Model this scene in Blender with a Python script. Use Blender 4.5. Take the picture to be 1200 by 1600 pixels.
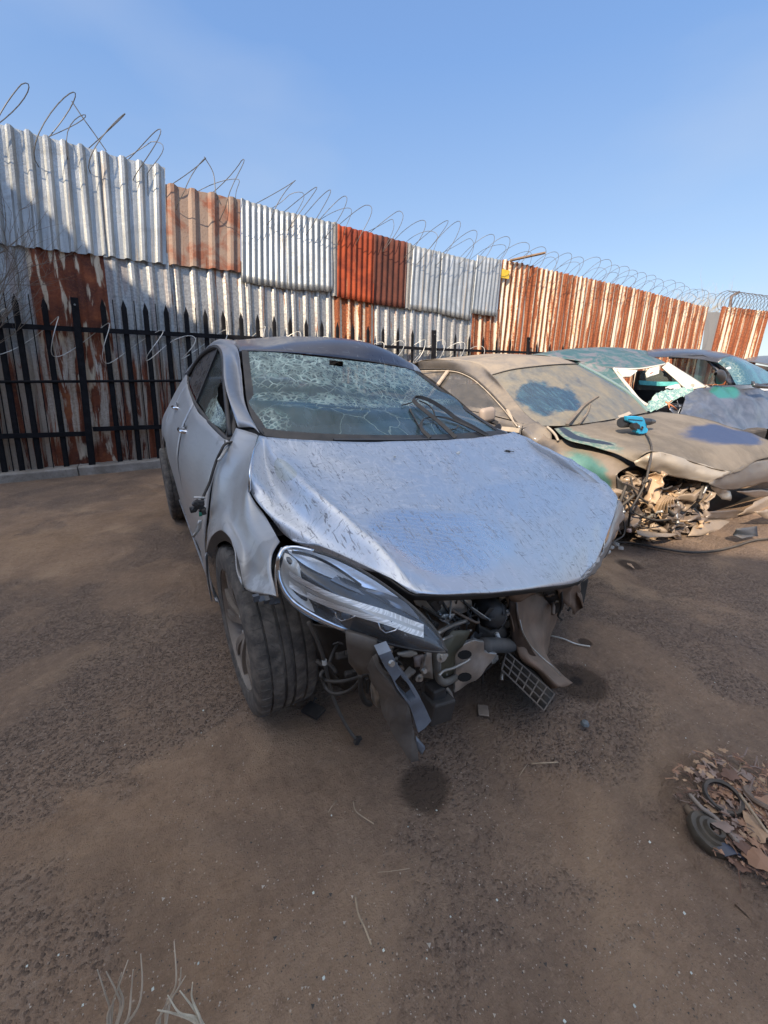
import bpy, bmesh, math, random
from mathutils import Vector, Matrix, noise
R = math.radians
scene = bpy.context.scene
for o in list(bpy.data.objects): bpy.data.objects.remove(o)
COL = scene.collection

# ---------------------------------------------------------------- camera
CAM = Vector((-1.06, -1.24, 1.2)); PITCH = 0.325; YAW = 0.54; FPX = 615.0
cd = bpy.data.cameras.new("camera"); cam = bpy.data.objects.new("camera", cd); COL.objects.link(cam)
cam.location = CAM; cam.rotation_euler = (math.pi/2-PITCH, 0, -YAW)
cd.sensor_fit = 'VERTICAL'; cd.sensor_height = 24.0; cd.lens = 24.0*FPX/1600.0
cd.clip_start = 0.02; cd.clip_end = 3000
scene.camera = cam

# ---------------------------------------------------------------- sky and sun
SUN_EL = R(33); SUN_AZ = Vector((-0.88, -0.47)).normalized()      # direction towards the sun
world = bpy.data.worlds.new("World"); scene.world = world; world.use_nodes = True
wn = world.node_tree; bg = wn.nodes["Background"]
sky = wn.nodes.new("ShaderNodeTexSky"); sky.sky_type = 'NISHITA'; sky.sun_disc = False
sky.sun_elevation = SUN_EL; sky.sun_rotation = math.atan2(SUN_AZ.x, SUN_AZ.y)
sky.air_density = 1.0; sky.dust_density = 0.6; sky.ozone_density = 1.6
# thin high cloud, soft white veil
tc = wn.nodes.new("ShaderNodeTexCoord"); mp = wn.nodes.new("ShaderNodeMapping"); mp.inputs['Scale'].default_value = (1, 1, 2.6)
nz = wn.nodes.new("ShaderNodeTexNoise"); nz.inputs['Scale'].default_value = 2.1; nz.inputs['Detail'].default_value = 5; nz.inputs['Roughness'].default_value = .45
cr = wn.nodes.new("ShaderNodeValToRGB"); cr.color_ramp.elements[0].position = .46; cr.color_ramp.elements[1].position = .8
cr.color_ramp.elements[1].color = (.32, .32, .32, 1)
mx = wn.nodes.new("ShaderNodeMix"); mx.data_type = 'RGBA'; mx.inputs[7].default_value = (2.2, 2.45, 2.9, 1)
L_ = wn.links.new
L_(tc.outputs['Generated'], mp.inputs[0]); L_(mp.outputs[0], nz.inputs[0]); L_(nz.outputs[0], cr.inputs[0])
# the photographed sky is a deeper, evener blue than the model's towards the horizon
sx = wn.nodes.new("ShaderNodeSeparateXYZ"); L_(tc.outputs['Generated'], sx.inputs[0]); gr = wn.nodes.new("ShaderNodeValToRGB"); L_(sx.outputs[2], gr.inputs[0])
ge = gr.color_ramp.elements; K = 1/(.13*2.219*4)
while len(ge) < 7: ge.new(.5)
for e, (p_, c_) in zip(ge, [(0, (.60, .66, .74)), (.16, (.40, .56, .80)), (.5, (.205, .385, .76)), (.63, (.185, .34, .70)), (.78, (.46, .51, .62)), (.9, (.78, .76, .74)), (1, (.84, .81, .78))]): e.position = p_; e.color = (c_[0]*K, c_[1]*K, c_[2]*K, 1)  # upper stops, above the view, whitened and warmed to fill the shade
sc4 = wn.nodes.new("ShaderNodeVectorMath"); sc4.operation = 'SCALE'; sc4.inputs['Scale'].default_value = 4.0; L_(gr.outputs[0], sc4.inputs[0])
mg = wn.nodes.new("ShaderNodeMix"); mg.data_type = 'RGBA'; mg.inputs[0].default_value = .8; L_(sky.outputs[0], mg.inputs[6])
# sky on the sun's side, out of view, brightened to lift the shade
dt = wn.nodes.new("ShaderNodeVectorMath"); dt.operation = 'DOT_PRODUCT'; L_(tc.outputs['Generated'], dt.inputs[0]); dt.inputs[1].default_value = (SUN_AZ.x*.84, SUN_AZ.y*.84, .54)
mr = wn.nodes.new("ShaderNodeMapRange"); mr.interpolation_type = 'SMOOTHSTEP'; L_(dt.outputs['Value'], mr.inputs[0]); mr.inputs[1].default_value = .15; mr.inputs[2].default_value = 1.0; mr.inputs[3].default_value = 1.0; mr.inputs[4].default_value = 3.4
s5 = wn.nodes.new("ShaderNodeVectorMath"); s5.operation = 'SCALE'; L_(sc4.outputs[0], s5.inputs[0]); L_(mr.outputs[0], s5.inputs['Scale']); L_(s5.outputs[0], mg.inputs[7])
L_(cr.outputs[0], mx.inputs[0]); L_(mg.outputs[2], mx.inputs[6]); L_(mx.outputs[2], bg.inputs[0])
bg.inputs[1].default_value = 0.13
sl = bpy.data.lights.new("sun", 'SUN'); sl.energy = 3.4; sl.angle = R(.5); sl.color = (1.0, .85, .66)
so = bpy.data.objects.new("sun", sl); COL.objects.link(so)
SUN = Vector((SUN_AZ.x*math.cos(SUN_EL), SUN_AZ.y*math.cos(SUN_EL), math.sin(SUN_EL)))
so.rotation_euler = SUN.to_track_quat('Z', 'Y').to_euler(); so.location = SUN*30
scene.view_settings.view_transform = 'Standard'; scene.view_settings.look = 'None'
scene.view_settings.exposure = 1.15; scene.view_settings.gamma = 1
scene.cycles.max_bounces = 8; scene.cycles.transparent_max_bounces = 24

# ---------------------------------------------------------------- helpers
_c, _s = math.cos(PITCH), math.sin(PITCH); _cy, _sy = math.cos(YAW), math.sin(YAW)
def ray(px, py):
    u = (px-600)/FPX; v = (py-800)/FPX
    f = _c-v*_s
    return Vector((u*_cy+f*_sy, -u*_sy+f*_cy, -(_s+v*_c)))
def P(px, py, ax, val):
    "point in the yard seen at a place of the photo, at a known X (across), Y (depth) or Z (height)"
    r = ray(px, py); i = 'XYZ'.index(ax); t = (val-CAM[i])/r[i]
    return CAM+r*t
def PD(px, py, d):
    r = ray(px, py); return CAM+r.normalized()*d
def proj(p):
    q = Vector(p)-CAM
    X = q.x*_cy-q.y*_sy; Yf = q.x*_sy+q.y*_cy
    F = Yf*_c-q.z*_s; D = -(q.z*_c+Yf*_s)
    return 600+FPX*X/F, 800+FPX*D/F
def ones(o, label=None, cat=None, group=None, kind=None):
    if label: o['label'] = label
    if cat: o['category'] = cat
    if group: o['group'] = group
    if kind: o['kind'] = kind
    return o
def empty(name, loc, label, cat, group=None, rz=0):
    o = bpy.data.objects.new(name, None); COL.objects.link(o); o.location = loc; o.rotation_euler = (0, 0, rz)
    o.empty_display_size = .1
    o['org'] = list(loc)
    return ones(o, label, cat, group)
def link(name, me, mat=None, parent=None, smooth=False):
    "one mesh object; vertices are given in yard space, the parent's place is taken off"
    o = bpy.data.objects.new(name, me); COL.objects.link(o)
    org = None
    if parent is not None:
        o.parent = parent; org = worg(parent)
    else:
        if len(me.vertices):
            xs = [v.co for v in me.vertices]
            org = Vector((sum(v.x for v in xs)/len(xs), sum(v.y for v in xs)/len(xs), min(v.z for v in xs)))
            o.location = org
    if org is not None: me.transform(Matrix.Translation(-org))
    if mat:
        for m in (mat if isinstance(mat, (list, tuple)) else [mat]): me.materials.append(m)
    if smooth:
        for p in me.polygons: p.use_smooth = True
    return o
def worg(o):
    v = Vector((0, 0, 0))
    while o is not None:
        v = v+Vector(o.location); o = o.parent
    return v
class MB:
    "collects geometry for ONE mesh"
    def __init__(s): s.v = []; s.f = []; s.uv = []; s.m = []
    def add(s, vs, fs, uvs=None, mi=0):
        b = len(s.v); s.v += [tuple(v) for v in vs]
        for k, f in enumerate(fs):
            s.f.append([b+i for i in f]); s.m.append(mi)
            s.uv.append([uvs[i] for i in f] if uvs else [(0, 0)]*len(f))
    def box(s, c, size, rot=None, mi=0, bev=0):
        hx, hy, hz = size[0]/2, size[1]/2, size[2]/2
        M = rot if rot is not None else Matrix.Identity(3)
        vs = [Vector(c)+M@Vector((x*hx, y*hy, z*hz)) for x in (-1, 1) for y in (-1, 1) for z in (-1, 1)]
        s.add(vs, [(0, 1, 3, 2), (4, 6, 7, 5), (0, 4, 5, 1), (2, 3, 7, 6), (0, 2, 6, 4), (1, 5, 7, 3)], mi=mi)
    def tube(s, pts, r, n=8, mi=0, cap=True, closed=False):
        pts = [Vector(p) for p in pts]; N = len(pts)
        rr = r if isinstance(r, (list, tuple)) else [r]*N
        rings = []; up = None
        for i, p in enumerate(pts):
            a = pts[max(i-1, 0)] if not closed else pts[i-1]; b = pts[min(i+1, N-1)] if not closed else pts[(i+1) % N]
            t = (b-a)
            if t.length < 1e-9: t = Vector((0, 0, 1))
            t.normalize()
            if up is None: up = Vector((0, 0, 1)) if abs(t.z) < .9 else Vector((1, 0, 0))
            x = t.cross(up)
            if x.length < 1e-6: x = t.orthogonal()
            x.normalize(); y = x.cross(t).normalized(); up = y
            rings.append([p+(x*math.cos(2*math.pi*k/n)+y*math.sin(2*math.pi*k/n))*rr[i] for k in range(n)])
        vs = [v for g in rings for v in g]; fs = []
        for i in range(N-1+(1 if closed else 0)):
            j = (i+1) % N
            for k in range(n):
                fs.append((i*n+k, i*n+(k+1) % n, j*n+(k+1) % n, j*n+k))
        if cap and not closed:
            fs.append(tuple(range(n))[::-1]); fs.append(tuple((N-1)*n+k for k in range(n)))
        s.add(vs, fs, mi=mi)
    def ribbon(s, pts, wv, th, mi=0):
        "flat strap: width vector per point, thickness"
        pts = [Vector(p) for p in pts]; N = len(pts); vs = []
        for i, p in enumerate(pts):
            t = (pts[min(i+1, N-1)]-pts[max(i-1, 0)]).normalized()
            w = Vector(wv[i] if isinstance(wv, list) else wv); n = t.cross(w)
            n = n.normalized()*th/2 if n.length > 1e-6 else Vector((0, 0, th/2))
            vs += [p-w/2-n, p+w/2-n, p+w/2+n, p-w/2+n]
        fs = []
        for i in range(N-1):
            for k in range(4): fs.append((i*4+k, i*4+(k+1) % 4, i*4+4+(k+1) % 4, i*4+4+k))
        fs += [(3, 2, 1, 0), tuple(4*(N-1)+k for k in range(4))]
        s.add(vs, fs, mi=mi)
    def lathe(s, c, axis, prof, n=32, mi=0, closed=False):
        "prof: list of (radius, offset along axis)"
        axis = Vector(axis).normalized(); x = axis.orthogonal().normalized(); y = axis.cross(x)
        vs = []; m = len(prof)
        for k in range(n):
            a = 2*math.pi*k/n; d = x*math.cos(a)+y*math.sin(a)
            vs += [Vector(c)+d*r+axis*h for r, h in prof]
        fs = []
        for k in range(n):
            k2 = (k+1) % n
            for i in range(m if closed else m-1):
                j = (i+1) % m
                fs.append((k*m+i, k*m+j, k2*m+j, k2*m+i))
        s.add(vs, fs, mi=mi)
    def poly(s, pts, nrm, th, mi=0):
        "extruded outline"
        n = Vector(nrm).normalized()*th; N = len(pts); pts = [Vector(p) for p in pts]
        vs = pts+[p+n for p in pts]
        fs = [tuple(range(N))[::-1], tuple(range(N, 2*N))]+[(i, (i+1) % N, (i+1) % N+N, i+N) for i in range(N)]
        s.add(vs, fs, mi=mi)
    def build(s, name, mat=None, parent=None, smooth=False, bevel=0, auto=None):
        me = bpy.data.meshes.new(name); me.from_pydata(s.v, [], s.f)
        uvl = me.uv_layers.new(name='UVMap'); i = 0
        for u in s.uv:
            for q in u:
                uvl.data[i].uv = q; i += 1
        for p, m in zip(me.polygons, s.m): p.material_index = m
        me.update()
        o = link(name, me, mat, parent, smooth)
        if bevel:
            b = o.modifiers.new('bevel', 'BEVEL'); b.width = bevel; b.segments = 2; b.limit_method = 'ANGLE'; b.angle_limit = R(40)
        if auto is not None:
            for p in me.polygons: p.use_smooth = True
            try: me.set_sharp_from_angle(angle=R(auto))
            except Exception: pass
        return o
def cr1(p, t, closed=False):
    "Catmull-Rom through p, t in 0..len-1"
    n = len(p); i = int(math.floor(t)); i = max(0, min(n-2, i)); u = t-i
    p1 = p[i]; p2 = p[i+1]
    p0 = p[i-1] if i > 0 else p1*2-p2
    p3 = p[i+2] if i+2 < n else p2*2-p1
    return (p1*2+(p2-p0)*u+(p0*2-p1*5+p2*4-p3)*u*u+(p1*3-p0-p2*3+p3)*u*u*u)*.5
def spline(p, k=8):
    p = [Vector(q) for q in p]; N = (len(p)-1)*k
    return [cr1(p, i/k) for i in range(N+1)]
def patch(name, grid, mat, parent=None, k=6, ku=None, th=.0, disp=None, smooth=True, lin=False, holes=None):
    "smooth sheet through a grid (rows of points); UV runs 0..1 along rows (v) and columns (u)"
    ku = ku or k; g = [[Vector(q) for q in row] for row in grid]
    fn = (lambda p, t: p[min(int(t), len(p)-2)].lerp(p[min(int(t), len(p)-2)+1], t-min(int(t), len(p)-2))) if lin else cr1
    nr = (len(g)-1)*k; nc = (len(g[0])-1)*ku
    cols = [[fn(row, j/ku) for j in range(nc+1)] for row in g]
    V = [[fn([c[j] for c in cols], i/k) for j in range(nc+1)] for i in range(nr+1)]
    if disp:
        W = [[Vector(q) for q in r] for r in V]
        for i in range(nr+1):
            for j in range(nc+1):
                du = V[i][min(j+1, nc)]-V[i][max(j-1, 0)]; dv = V[min(i+1, nr)][j]-V[max(i-1, 0)][j]
                n = du.cross(dv)
                n = n.normalized() if n.length > 1e-9 else Vector((0, 0, 1))
                W[i][j] = V[i][j]+n*disp(j/nc, i/nr, V[i][j])
        V = W
    vs = [q for r in V for q in r]; uv = [(j/nc, i/nr) for i in range(nr+1) for j in range(nc+1)]
    fs = [(i*(nc+1)+j, i*(nc+1)+j+1, (i+1)*(nc+1)+j+1, (i+1)*(nc+1)+j) for i in range(nr) for j in range(nc)
          if not (holes and holes((j+.5)/nc, (i+.5)/nr))]
    m = MB(); m.add(vs, fs, uv)
    o = m.build(name, mat, parent, smooth)
    if th:
        s = o.modifiers.new('solid', 'SOLIDIFY'); s.thickness = th; s.offset = -1 if th > 0 else 1; s.thickness = abs(th); s.use_rim = True
    return o

# ---------------------------------------------------------------- materials
class NT:
    def __init__(s, name):
        s.mat = bpy.data.materials.new(name); s.mat.use_nodes = True; s.t = s.mat.node_tree; s.t.nodes.clear()
        s.out = s.n('ShaderNodeOutputMaterial')
    def n(s, t, **kw):
        nd = s.t.nodes.new(t)
        for k, v in kw.items(): setattr(nd, k, v)
        return nd
    def set(s, sock, v):
        if v is None: return
        if hasattr(v, 'is_linked') or hasattr(v, 'links'): s.t.links.new(v, sock)
        else:
            if isinstance(v, (tuple, list)) and len(v) == 3 and sock.type == 'RGBA': v = (*v, 1)
            sock.default_value = v
    def co(s, kind='Object', scale=(1, 1, 1), loc=(0, 0, 0), rot=(0, 0, 0)):
        t = s.n('ShaderNodeTexCoord'); m = s.n('ShaderNodeMapping')
        s.t.links.new(t.outputs[kind], m.inputs[0]); m.inputs['Scale'].default_value = scale; m.inputs['Location'].default_value = loc; m.inputs['Rotation'].default_value = rot
        return m.outputs[0]
    def noise(s, co, scale=5, detail=4, rough=.5, dist=0, out=0):
        n = s.n('ShaderNodeTexNoise'); s.set(n.inputs[0], co); n.inputs['Scale'].default_value = scale
        n.inputs['Detail'].default_value = detail; n.inputs['Roughness'].default_value = rough; n.inputs['Distortion'].default_value = dist
        return n.outputs[out]
    def vor(s, co, scale=5, feature='F1', out=0, rnd=1):
        n = s.n('ShaderNodeTexVoronoi', feature=feature); s.set(n.inputs['Vector'], co); n.inputs['Scale'].default_value = scale
        n.inputs['Randomness'].default_value = rnd
        return n.outputs[out]
    def ramp(s, fac, st):
        n = s.n('ShaderNodeValToRGB'); s.set(n.inputs[0], fac); e = n.color_ramp.elements
        while len(e) < len(st): e.new(.5)
        for i, (p, c) in enumerate(st):
            e[i].position = p; c = (c, c, c) if not isinstance(c, tuple) else c; e[i].color = (*c[:3], 1)
        return n.outputs[0]
    def sm(s, fac, lo, hi):
        n = s.n('ShaderNodeMapRange', interpolation_type='SMOOTHSTEP'); s.set(n.inputs[0], fac); n.inputs[1].default_value = lo; n.inputs[2].default_value = hi
        return n.outputs[0]
    def math(s, op, a, b=None, c=None, clamp=False):
        n = s.n('ShaderNodeMath', operation=op, use_clamp=clamp)
        s.set(n.inputs[0], a); s.set(n.inputs[1], b); s.set(n.inputs[2], c); return n.outputs[0]
    def mul(s, *a):
        r = a[0]
        for b in a[1:]: r = s.math('MULTIPLY', r, b)
        return r
    def mix(s, f, a, b, blend='MIX'):
        n = s.n('ShaderNodeMix', data_type='RGBA', blend_type=blend); s.set(n.inputs[0], f); s.set(n.inputs[6], a); s.set(n.inputs[7], b); return n.outputs[2]
    def mixf(s, f, a, b):
        n = s.n('ShaderNodeMix', data_type='FLOAT'); s.set(n.inputs[0], f); s.set(n.inputs[2], a); s.set(n.inputs[3], b); return n.outputs[0]
    def sep(s, v):
        n = s.n('ShaderNodeSeparateXYZ'); s.set(n.inputs[0], v); return n.outputs
    def bump(s, h, strength=.3, dist=.01, nrm=None):
        n = s.n('ShaderNodeBump'); s.set(n.inputs['Height'], h); n.inputs['Strength'].default_value = strength; n.inputs['Distance'].default_value = dist
        if nrm: s.set(n.inputs['Normal'], nrm)
        return n.outputs[0]
    def bsdf(s, **kw):
        n = s.n('ShaderNodeBsdfPrincipled')
        names = dict(col='Base Color', met='Metallic', rough='Roughness', nrm='Normal', spec='Specular IOR Level', alpha='Alpha', trans='Transmission Weight', ior='IOR', coat='Coat Weight', coatr='Coat Roughness', coatn='Coat Normal')
        for k, v in kw.items(): s.set(n.inputs[names[k]], v)
        s.t.links.new(n.outputs[0], s.out.inputs[0]); return n
    def blob(s, uv, cx, cy, rx, ry, co=None, wob=.25, soft=.25, rot=0, sc=4):
        "irregular round patch mask in UV"
        m = s.n('ShaderNodeMapping', vector_type='TEXTURE'); s.set(m.inputs[0], uv); m.inputs['Location'].default_value = (cx, cy, 0); m.inputs['Scale'].default_value = (rx, ry, 1); m.inputs['Rotation'].default_value = (0, 0, rot)
        ln = s.n('ShaderNodeVectorMath', operation='LENGTH')
        sp = s.sep(m.outputs[0]); cb = s.n('ShaderNodeCombineXYZ'); s.set(cb.inputs[0], sp[0]); s.set(cb.inputs[1], sp[1])
        s.set(ln.inputs[0], cb.outputs[0])
        nz = s.noise(uv, sc, 4, .55); d = s.math('ADD', ln.outputs['Value'], s.mul(s.math('SUBTRACT', nz, .5), wob*4))
        return s.math('SUBTRACT', 1.0, s.sm(d, 1-soft, 1+soft))
def simple(name, col, rough=.6, met=0, var=.25, sc=12, bump=.15, dust=0, bs=60, spec=.5):
    t = NT(name); co = t.co()
    n = t.noise(co, sc, 5, .6)
    c = t.mix(t.ramp(n, [(.3, 0.0), (.7, 1.0)]), tuple(x*(1-var) for x in col), tuple(min(1, x*(1+var)) for x in col))
    if dust:
        g = t.n('ShaderNodeNewGeometry'); z = t.sep(g.outputs['Normal'])[2]
        f = t.math('MULTIPLY', t.sm(z, -.4, .9), t.ramp(t.noise(co, sc*.6, 6, .65), [(.3, .25), (.65, 1.0)]))
        f = t.math('MULTIPLY', f, dust)
        c = t.mix(f, c, (.30, .235, .175)); r = t.mixf(f, rough, .9); met = t.mixf(f, met, 0.0)
    else: r = t.math('ADD', rough-.08, t.math('MULTIPLY', n, .16))
    t.bsdf(col=c, rough=r, met=met, spec=spec, nrm=t.bump(t.noise(co, bs, 4, .6), bump, .003))
    return t.mat
# ================================================================ GROUND
def ground_mat():
    t = NT('packed_dirt'); co = t.co('Object'); 
    big = t.noise(co, .55, 6, .6); mid = t.noise(co, 3.2, 8, .62, .6); fin = t.noise(co, 38, 8, .7); st = t.noise(t.co('Object', (9, 30, 9), rot=(0, 0, .5)), 2.2, 6, .6, .8)
    c = t.ramp(mid, [(.28, (.235, .158, .105)), (.5, (.335, .230, .155)), (.72, (.43, .305, .205))])
    c = t.mix(t.sm(big, .42, .66), c, (.235, .170, .125)); c = t.mix(t.mul(t.sm(big, .50, .30), .55), c, (.40, .265, .155))
    c = t.mix(t.mul(t.sm(st, .45, .7), .18), c, (.14, .097, .07))
    c = t.mix(t.mul(t.sm(fin, .5, .8), .6), c, (.46, .34, .24)); c = t.mix(t.mul(t.sm(fin, .48, .25), .55), c, (.13, .085, .055))
    # pale dusty drifts, old tyre tracks running towards the gate, scuffed darker soil
    dr_ = t.noise(co, 1.1, 5, .5, 1.4); c = t.mix(t.mul(t.sm(dr_, .55, .72), .5), c, (.50, .36, .235)); c = t.mix(t.mul(t.sm(dr_, .45, .30), .45), c, (.17, .125, .098))
    for off, ang in ((-.35, .62), (.95, .62), (-1.6, .25)):
        xx = t.sep(t.co('Object', rot=(0, 0, ang)))[0]; d_ = t.math('ABSOLUTE', t.math('ADD', xx, off)); tr = t.math('SUBTRACT', 1.0, t.sm(t.math('ADD', d_, t.mul(t.math('SUBTRACT', mid, .5), .25)), .07, .16)); c = t.mix(t.mul(tr, t.sm(big, .35, .6), .30), c, (.42, .29, .19))
    # loose grit showing as light and dark specks
    v = t.n('ShaderNodeTexVoronoi'); t.set(v.inputs['Vector'], co); v.inputs['Scale'].default_value = 95
    sp = t.sep(v.outputs['Color']); msk = t.mul(t.math('SUBTRACT', 1.0, t.sm(v.outputs['Distance'], .12, .3)), t.math('GREATER_THAN', sp[0], .86), t.sm(mid, .42, .6))
    c = t.mix(msk, c, t.mix(sp[1], (.10, .08, .06), (.70, .60, .48)))
    ti = t.n('ShaderNodeTexWave', wave_type='BANDS', bands_direction='X'); t.set(ti.inputs[0], co); ti.inputs['Scale'].default_value = 6; ti.inputs['Distortion'].default_value = 5; ti.inputs['Detail'].default_value = 4
    h = t.math('ADD', t.mul(fin, .5), t.mul(mid, 1.1)); h = t.math('ADD', h, t.mul(st, .18)); h = t.math('ADD', h, t.mul(ti.outputs[1], .05)); pass
    gz = t.sm(t.math('ADD', t.noise(co, 1.6, 4, .55, .6), t.mul(t.math('SUBTRACT', big, .5), .5)), .46, .60)      # gravelly zones
    wv = t.n('ShaderNodeVectorMath', operation='ADD'); wn_ = t.n('ShaderNodeVectorMath', operation='SCALE'); t.set(wn_.inputs[0], t.noise(co, 60, 3, .6, 0, 1)); wn_.inputs['Scale'].default_value = .012; t.set(wv.inputs[0], co); t.set(wv.inputs[1], wn_.outputs[0]); cw = wv.outputs[0]
    g1 = t.vor(cw, 135, 'F1', 0); g2 = t.vor(co, 260, 'F1', 0); gc = t.n('ShaderNodeTexVoronoi'); t.set(gc.inputs['Vector'], cw); gc.inputs['Scale'].default_value = 135; gv = t.sep(gc.outputs['Color'])[0]
    lump = t.math('SUBTRACT', 1.0, t.math('MINIMUM', t.mul(g1, 1.3), 1.0)); h = t.math('ADD', h, t.mul(lump, t.math('ADD', gz, .15), t.sm(gv, .35, .9), .75)); h = t.math('ADD', h, t.mul(t.math('SUBTRACT', 1.0, g2), .10))
    g3 = t.math('ADD', t.mul(gz, .85), .15); c = t.mix(t.mul(g3, t.sm(gv, .6, .95), .42), c, (.13, .10, .085)); c = t.mix(t.mul(g3, t.sm(gv, .3, .02), .45), c, (.42, .33, .25)); c = t.mix(t.mul(gz, .40), c, (.19, .145, .12))
    c = t.mix(1.0, c, (.87, .83, .80), 'MULTIPLY')
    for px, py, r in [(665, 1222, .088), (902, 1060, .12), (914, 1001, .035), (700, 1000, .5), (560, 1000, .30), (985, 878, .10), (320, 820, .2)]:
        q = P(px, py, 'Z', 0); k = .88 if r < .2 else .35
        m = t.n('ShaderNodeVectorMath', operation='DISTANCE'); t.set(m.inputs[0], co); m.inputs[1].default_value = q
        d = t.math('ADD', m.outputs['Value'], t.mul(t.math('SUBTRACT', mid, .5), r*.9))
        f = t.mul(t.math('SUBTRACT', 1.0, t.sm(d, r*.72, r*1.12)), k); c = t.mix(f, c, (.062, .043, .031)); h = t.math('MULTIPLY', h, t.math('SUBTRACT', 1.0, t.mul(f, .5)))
        if r < .2:
            m2 = t.math('SUBTRACT', 1.0, t.sm(d, r*.08, r*.22)); c = t.mix(t.mul(m2, .7), c, (.012, .011, .011))
    t.bsdf(col=c, rough=.93, spec=.25, nrm=t.bump(h, .85, .024)); return t.mat
def ground():
    def axis(lo, hi, st, far):
        a = []; x = lo
        while x < hi: a.append(x); x += st
        a.append(hi); d = st
        l = lo; r = hi; L = []; Rr = []
        while r < far: d *= 1.35; r += d; l -= d; Rr.append(r); L.append(l)
        return L[::-1]+a+Rr
    X = axis(-4.2, 6.5, .045, 500); Y = axis(-2.2, 5.3, .045, 500); m = MB(); vs = []
    for y in Y:
        for x in X:
            f = 1 if -4.2 <= x <= 6.5 and -2.2 <= y <= 5.3 else 0
            n = noise.noise(Vector((x*.8, y*.8, 0)))*.012+noise.noise(Vector((x*3, y*3, 5)))*.007+noise.noise(Vector((x*9, y*9, 9)))*.0035
            vs.append((x, y, -.012+n*f))
    nx = len(X); m.add(vs, [(j*nx+i, j*nx+i+1, (j+1)*nx+i+1, (j+1)*nx+i) for j in range(len(Y)-1) for i in range(nx-1)])
    me = bpy.data.meshes.new('ground'); me.from_pydata(m.v, [], m.f); me.materials.append(ground_mat())
    for p in me.polygons: p.use_smooth = True
    o = bpy.data.objects.new('ground', me); COL.objects.link(o); o['kind'] = 'structure'
ground()

# kerb along the foot of the fence
YF = 5.45
def kerb():
    t = NT('old_concrete'); co = t.co(); n = t.noise(co, 4, 8, .65)
    c = t.mix(t.sm(n, .3, .7), (.20, .17, .14), (.36, .33, .29)); c = t.mix(t.mul(t.sm(t.noise(co, 30, 5, .7), .5, .75), .6), c, (.15, .12, .09))
    t.bsdf(col=c, rough=.9, nrm=t.bump(t.noise(co, 25, 7, .7), .5, .01))
    m = MB(); x = -7.6; random.seed(4)
    while x < 14:
        L = 1.9; j = random.uniform(-.008, .008)
        yf = 5.2+j; zt = .105+random.uniform(-.006, .006)
        n = 14; prof = [(yf, -.05), (yf, zt-.02), (yf+.02, zt), (5.62, zt), (5.62, -.05)]
        vs = [(x+.004+(L-.012)*i/n, y+noise.noise(Vector((x+i*.4, z*7, 1)))*.007*(1 if y < 5.5 else 0), z+noise.noise(Vector((x+i*.3, y*9, 3)))*.006) for i in range(n+1) for y, z in prof]
        fs = [(i*5+k, (i+1)*5+k, (i+1)*5+k+1, i*5+k+1) for i in range(n) for k in range(4)]+[tuple(range(5))[::-1], tuple(n*5+k for k in range(5))]
        m.add(vs, fs); x += L
    o = m.build('kerb', t.mat); ones(o, kind='structure')
kerb()

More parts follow.
